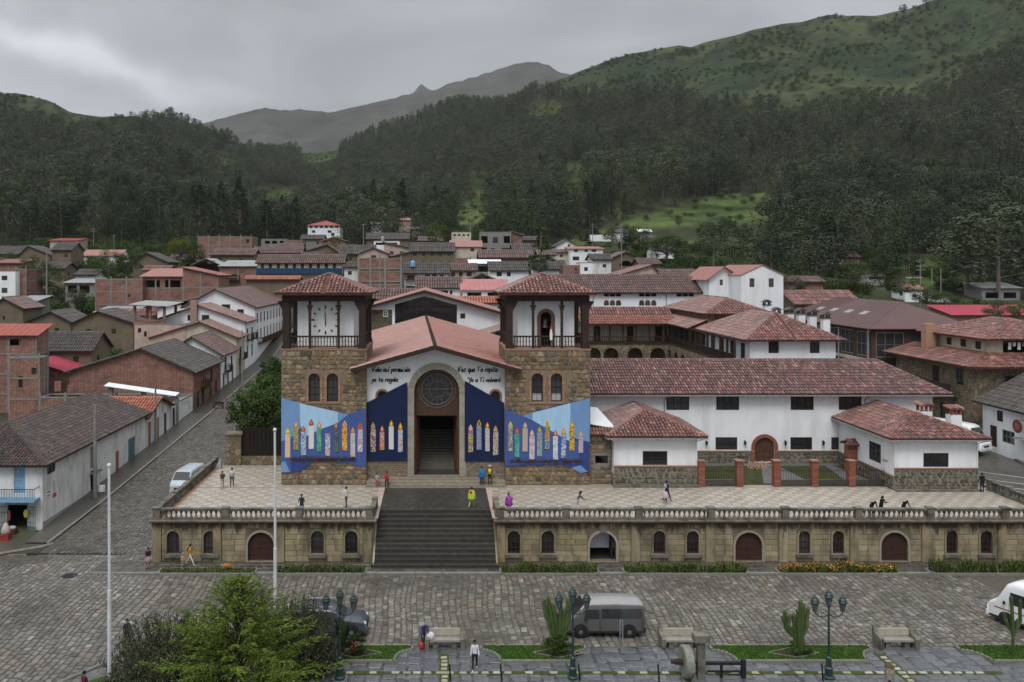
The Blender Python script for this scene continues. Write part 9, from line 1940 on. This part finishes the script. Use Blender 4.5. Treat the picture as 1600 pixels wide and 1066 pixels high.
person('girl in grey top leaning sideways on the right terrace', at(903, 64.6), 64.6, TF, 1.62, 80, (.10, .10, .10), (.38, .37, .37), 1, arm_l=(70, 20, 10), arm_r=(35, 10, 30), lean=22, leg_l=(18, 10), leg_r=(-14, 8), longhair=True)
person('person in dark jacket walking on the right terrace with a child', at(1042.5, 67.2), 67.2, TF, 1.72, 110, (.025, .025, .03), (.02, .02, .03), 0, pack=(.3, .34, .40), **walk_a)
person('small child in pale pink cape beside the dark jacketed walker', at(1040, 66.5), 66.5, TF, 1.15, 100, (.5, .34, .42), (.03, .04, .12), 1, poncho=(.5, .33, .42), **walk_b)
person('person in black bending far over the right balustrade, leftmost of three', at(1361, 63.0), 62.95, TF, 1.68, 0, (.015, .015, .017), (.02, .02, .022), 0, (60, 8, 60), (60, 8, 60), (4, 2), (-6, 4), lean=52, nod=20)
person('woman in black with pale face upright between the two bent figures', at(1376, 63.0), 62.95, TF, 1.68, 10, (.015, .015, .017), (.02, .02, .022), 0, (45, 8, 85), (45, 8, 85), lean=16, longhair=True)
person('person in black bending over the right balustrade, rightmost of three', at(1411, 63.0), 62.95, TF, 1.66, 0, (.015, .015, .017), (.02, .02, .022), 0, (60, 10, 70), (60, 10, 70), (4, 2), (-6, 4), lean=46, nod=25)
person('woman in black hooded jacket and pink skirt at the left end of the footway', at(231.5, 60.6), 60.6, .12, 1.6, 20, (.02, .022, .024), (.38, .22, .24), 0, arm_l=(35, 8, 80), arm_r=(35, 8, 80), skirt=(.36, .21, .23), longhair=True)
person('woman in orange top and white trousers striding along the footway', at(297.5, 61.3), 61.3, .12, 1.68, 85, (.55, .24, .04), (.58, .54, .46), 1, pack=(.03, .03, .035), leg_l=(28, 6), leg_r=(-24, 22), arm_l=(-25, 8, 15), arm_r=(25, 8, 20))
person('small child in peach top and blue hat beside the striding woman', at(286, 61.0), 60.95, .12, 1.05, 20, (.45, .28, .22), (.42, .26, .2), 0, hat=(.16, .28, .45), leg_l=(8, 4), leg_r=(-8, 4))
person('person in black jacket standing at the right end of the terrace railing', at(1534.5, 69.9), 69.9, TF, 1.65, 180, (.012, .012, .014), (.02, .02, .02), 0, poncho=None, arm_l=(5, 16, 10), arm_r=(5, 16, 10))
person('woman in purple coat bending to a bag at the first stone bench', at(661, 48.1), 48.3, .03, 1.68, 25, (.10, .06, .17), (.03, .03, .045), 0, (30, 8, 30), (35, 8, 20), (12, 4), (-10, 10), lean=24, nod=35, hair=cloth((.17, .12, .27)), poncho=None)
person('young man in white top and black trousers walking on the slate', at(742, 45.4), 45.5, .045, 1.68, 0, (.55, .56, .60), (.018, .018, .02), 1, (10, 10, 20), (10, 10, 20), (14, 4), (-10, 16))
person('person in maroon jacket seen at the bottom left corner', at(133, 42.2), 42.1, .03, 1.65, 150, (.10, .02, .04), (.02, .02, .03), 0)
person('person in dark hood half hidden behind the left shrub', at(198.5, 48.4), 48.4, .03, 1.62, 30, (.03, .032, .036), (.03, .03, .03), 0)
person('person in black half hidden behind the conifer top branches', at(289.5, 48.8), 48.8, .03, 1.66, -20, (.02, .02, .024), (.03, .03, .03), 0)
bg = MB(); bg.ball((0, 0, .22), (.26, .2, .27), 9, 6); tag(bg.build('white_bag', mat('white_plastic_bag', (.55, .54, .57), .6, .2, 6), None, (PX(672.5, 48.3), 48.15, .50), smooth=True), 'white plastic bag on the end of the first stone bench', 'bag')
rb_ = MB(); rb_.ball((0, 0, .2), (.16, .13, .22), 8, 6); tag(rb_.build('red_bag', mat('bright_red_cloth', (.45, .04, .06), .7), None, (PX(658.5, 47.9), 48.0, .05), smooth=True), 'red bag on the ground beside the bending woman', 'bag')
b2 = MB(); b2.ball((0, 0, .1), (.22, .15, .12), 8, 5); tag(b2.build('folded_bundle', mat('tan_pink_bundle', (.42, .26, .19), .8, .3, 6), None, (PX(1087, 48.2), 47.7, .04), smooth=True), 'small tan bundle on the ground by the second stone bench', 'bundle')
rl_ = thing('metal_railing', 'thin grey metal railing at the right end of the terrace', 'railing', (48.4, 70.8, TER))
m_ = MB(); m_.tube([(-1.2, 1.4, 0), (-1.2, 1.4, 1.3), (2.6, -.6, 1.1), (2.6, -.6, 0)], .035, 6); m_.tube([(-1.2, 1.4, .7), (2.6, -.6, .55)], .03, 6); m_.tube([(-1.2, 1.4, .2), (2.6, -.6, .1)], .03, 6); m_.tube([(.6, .45, 0), (.6, .45, 1.2)], .03, 6); m_.build('rail', M['greymetal'], rl_)
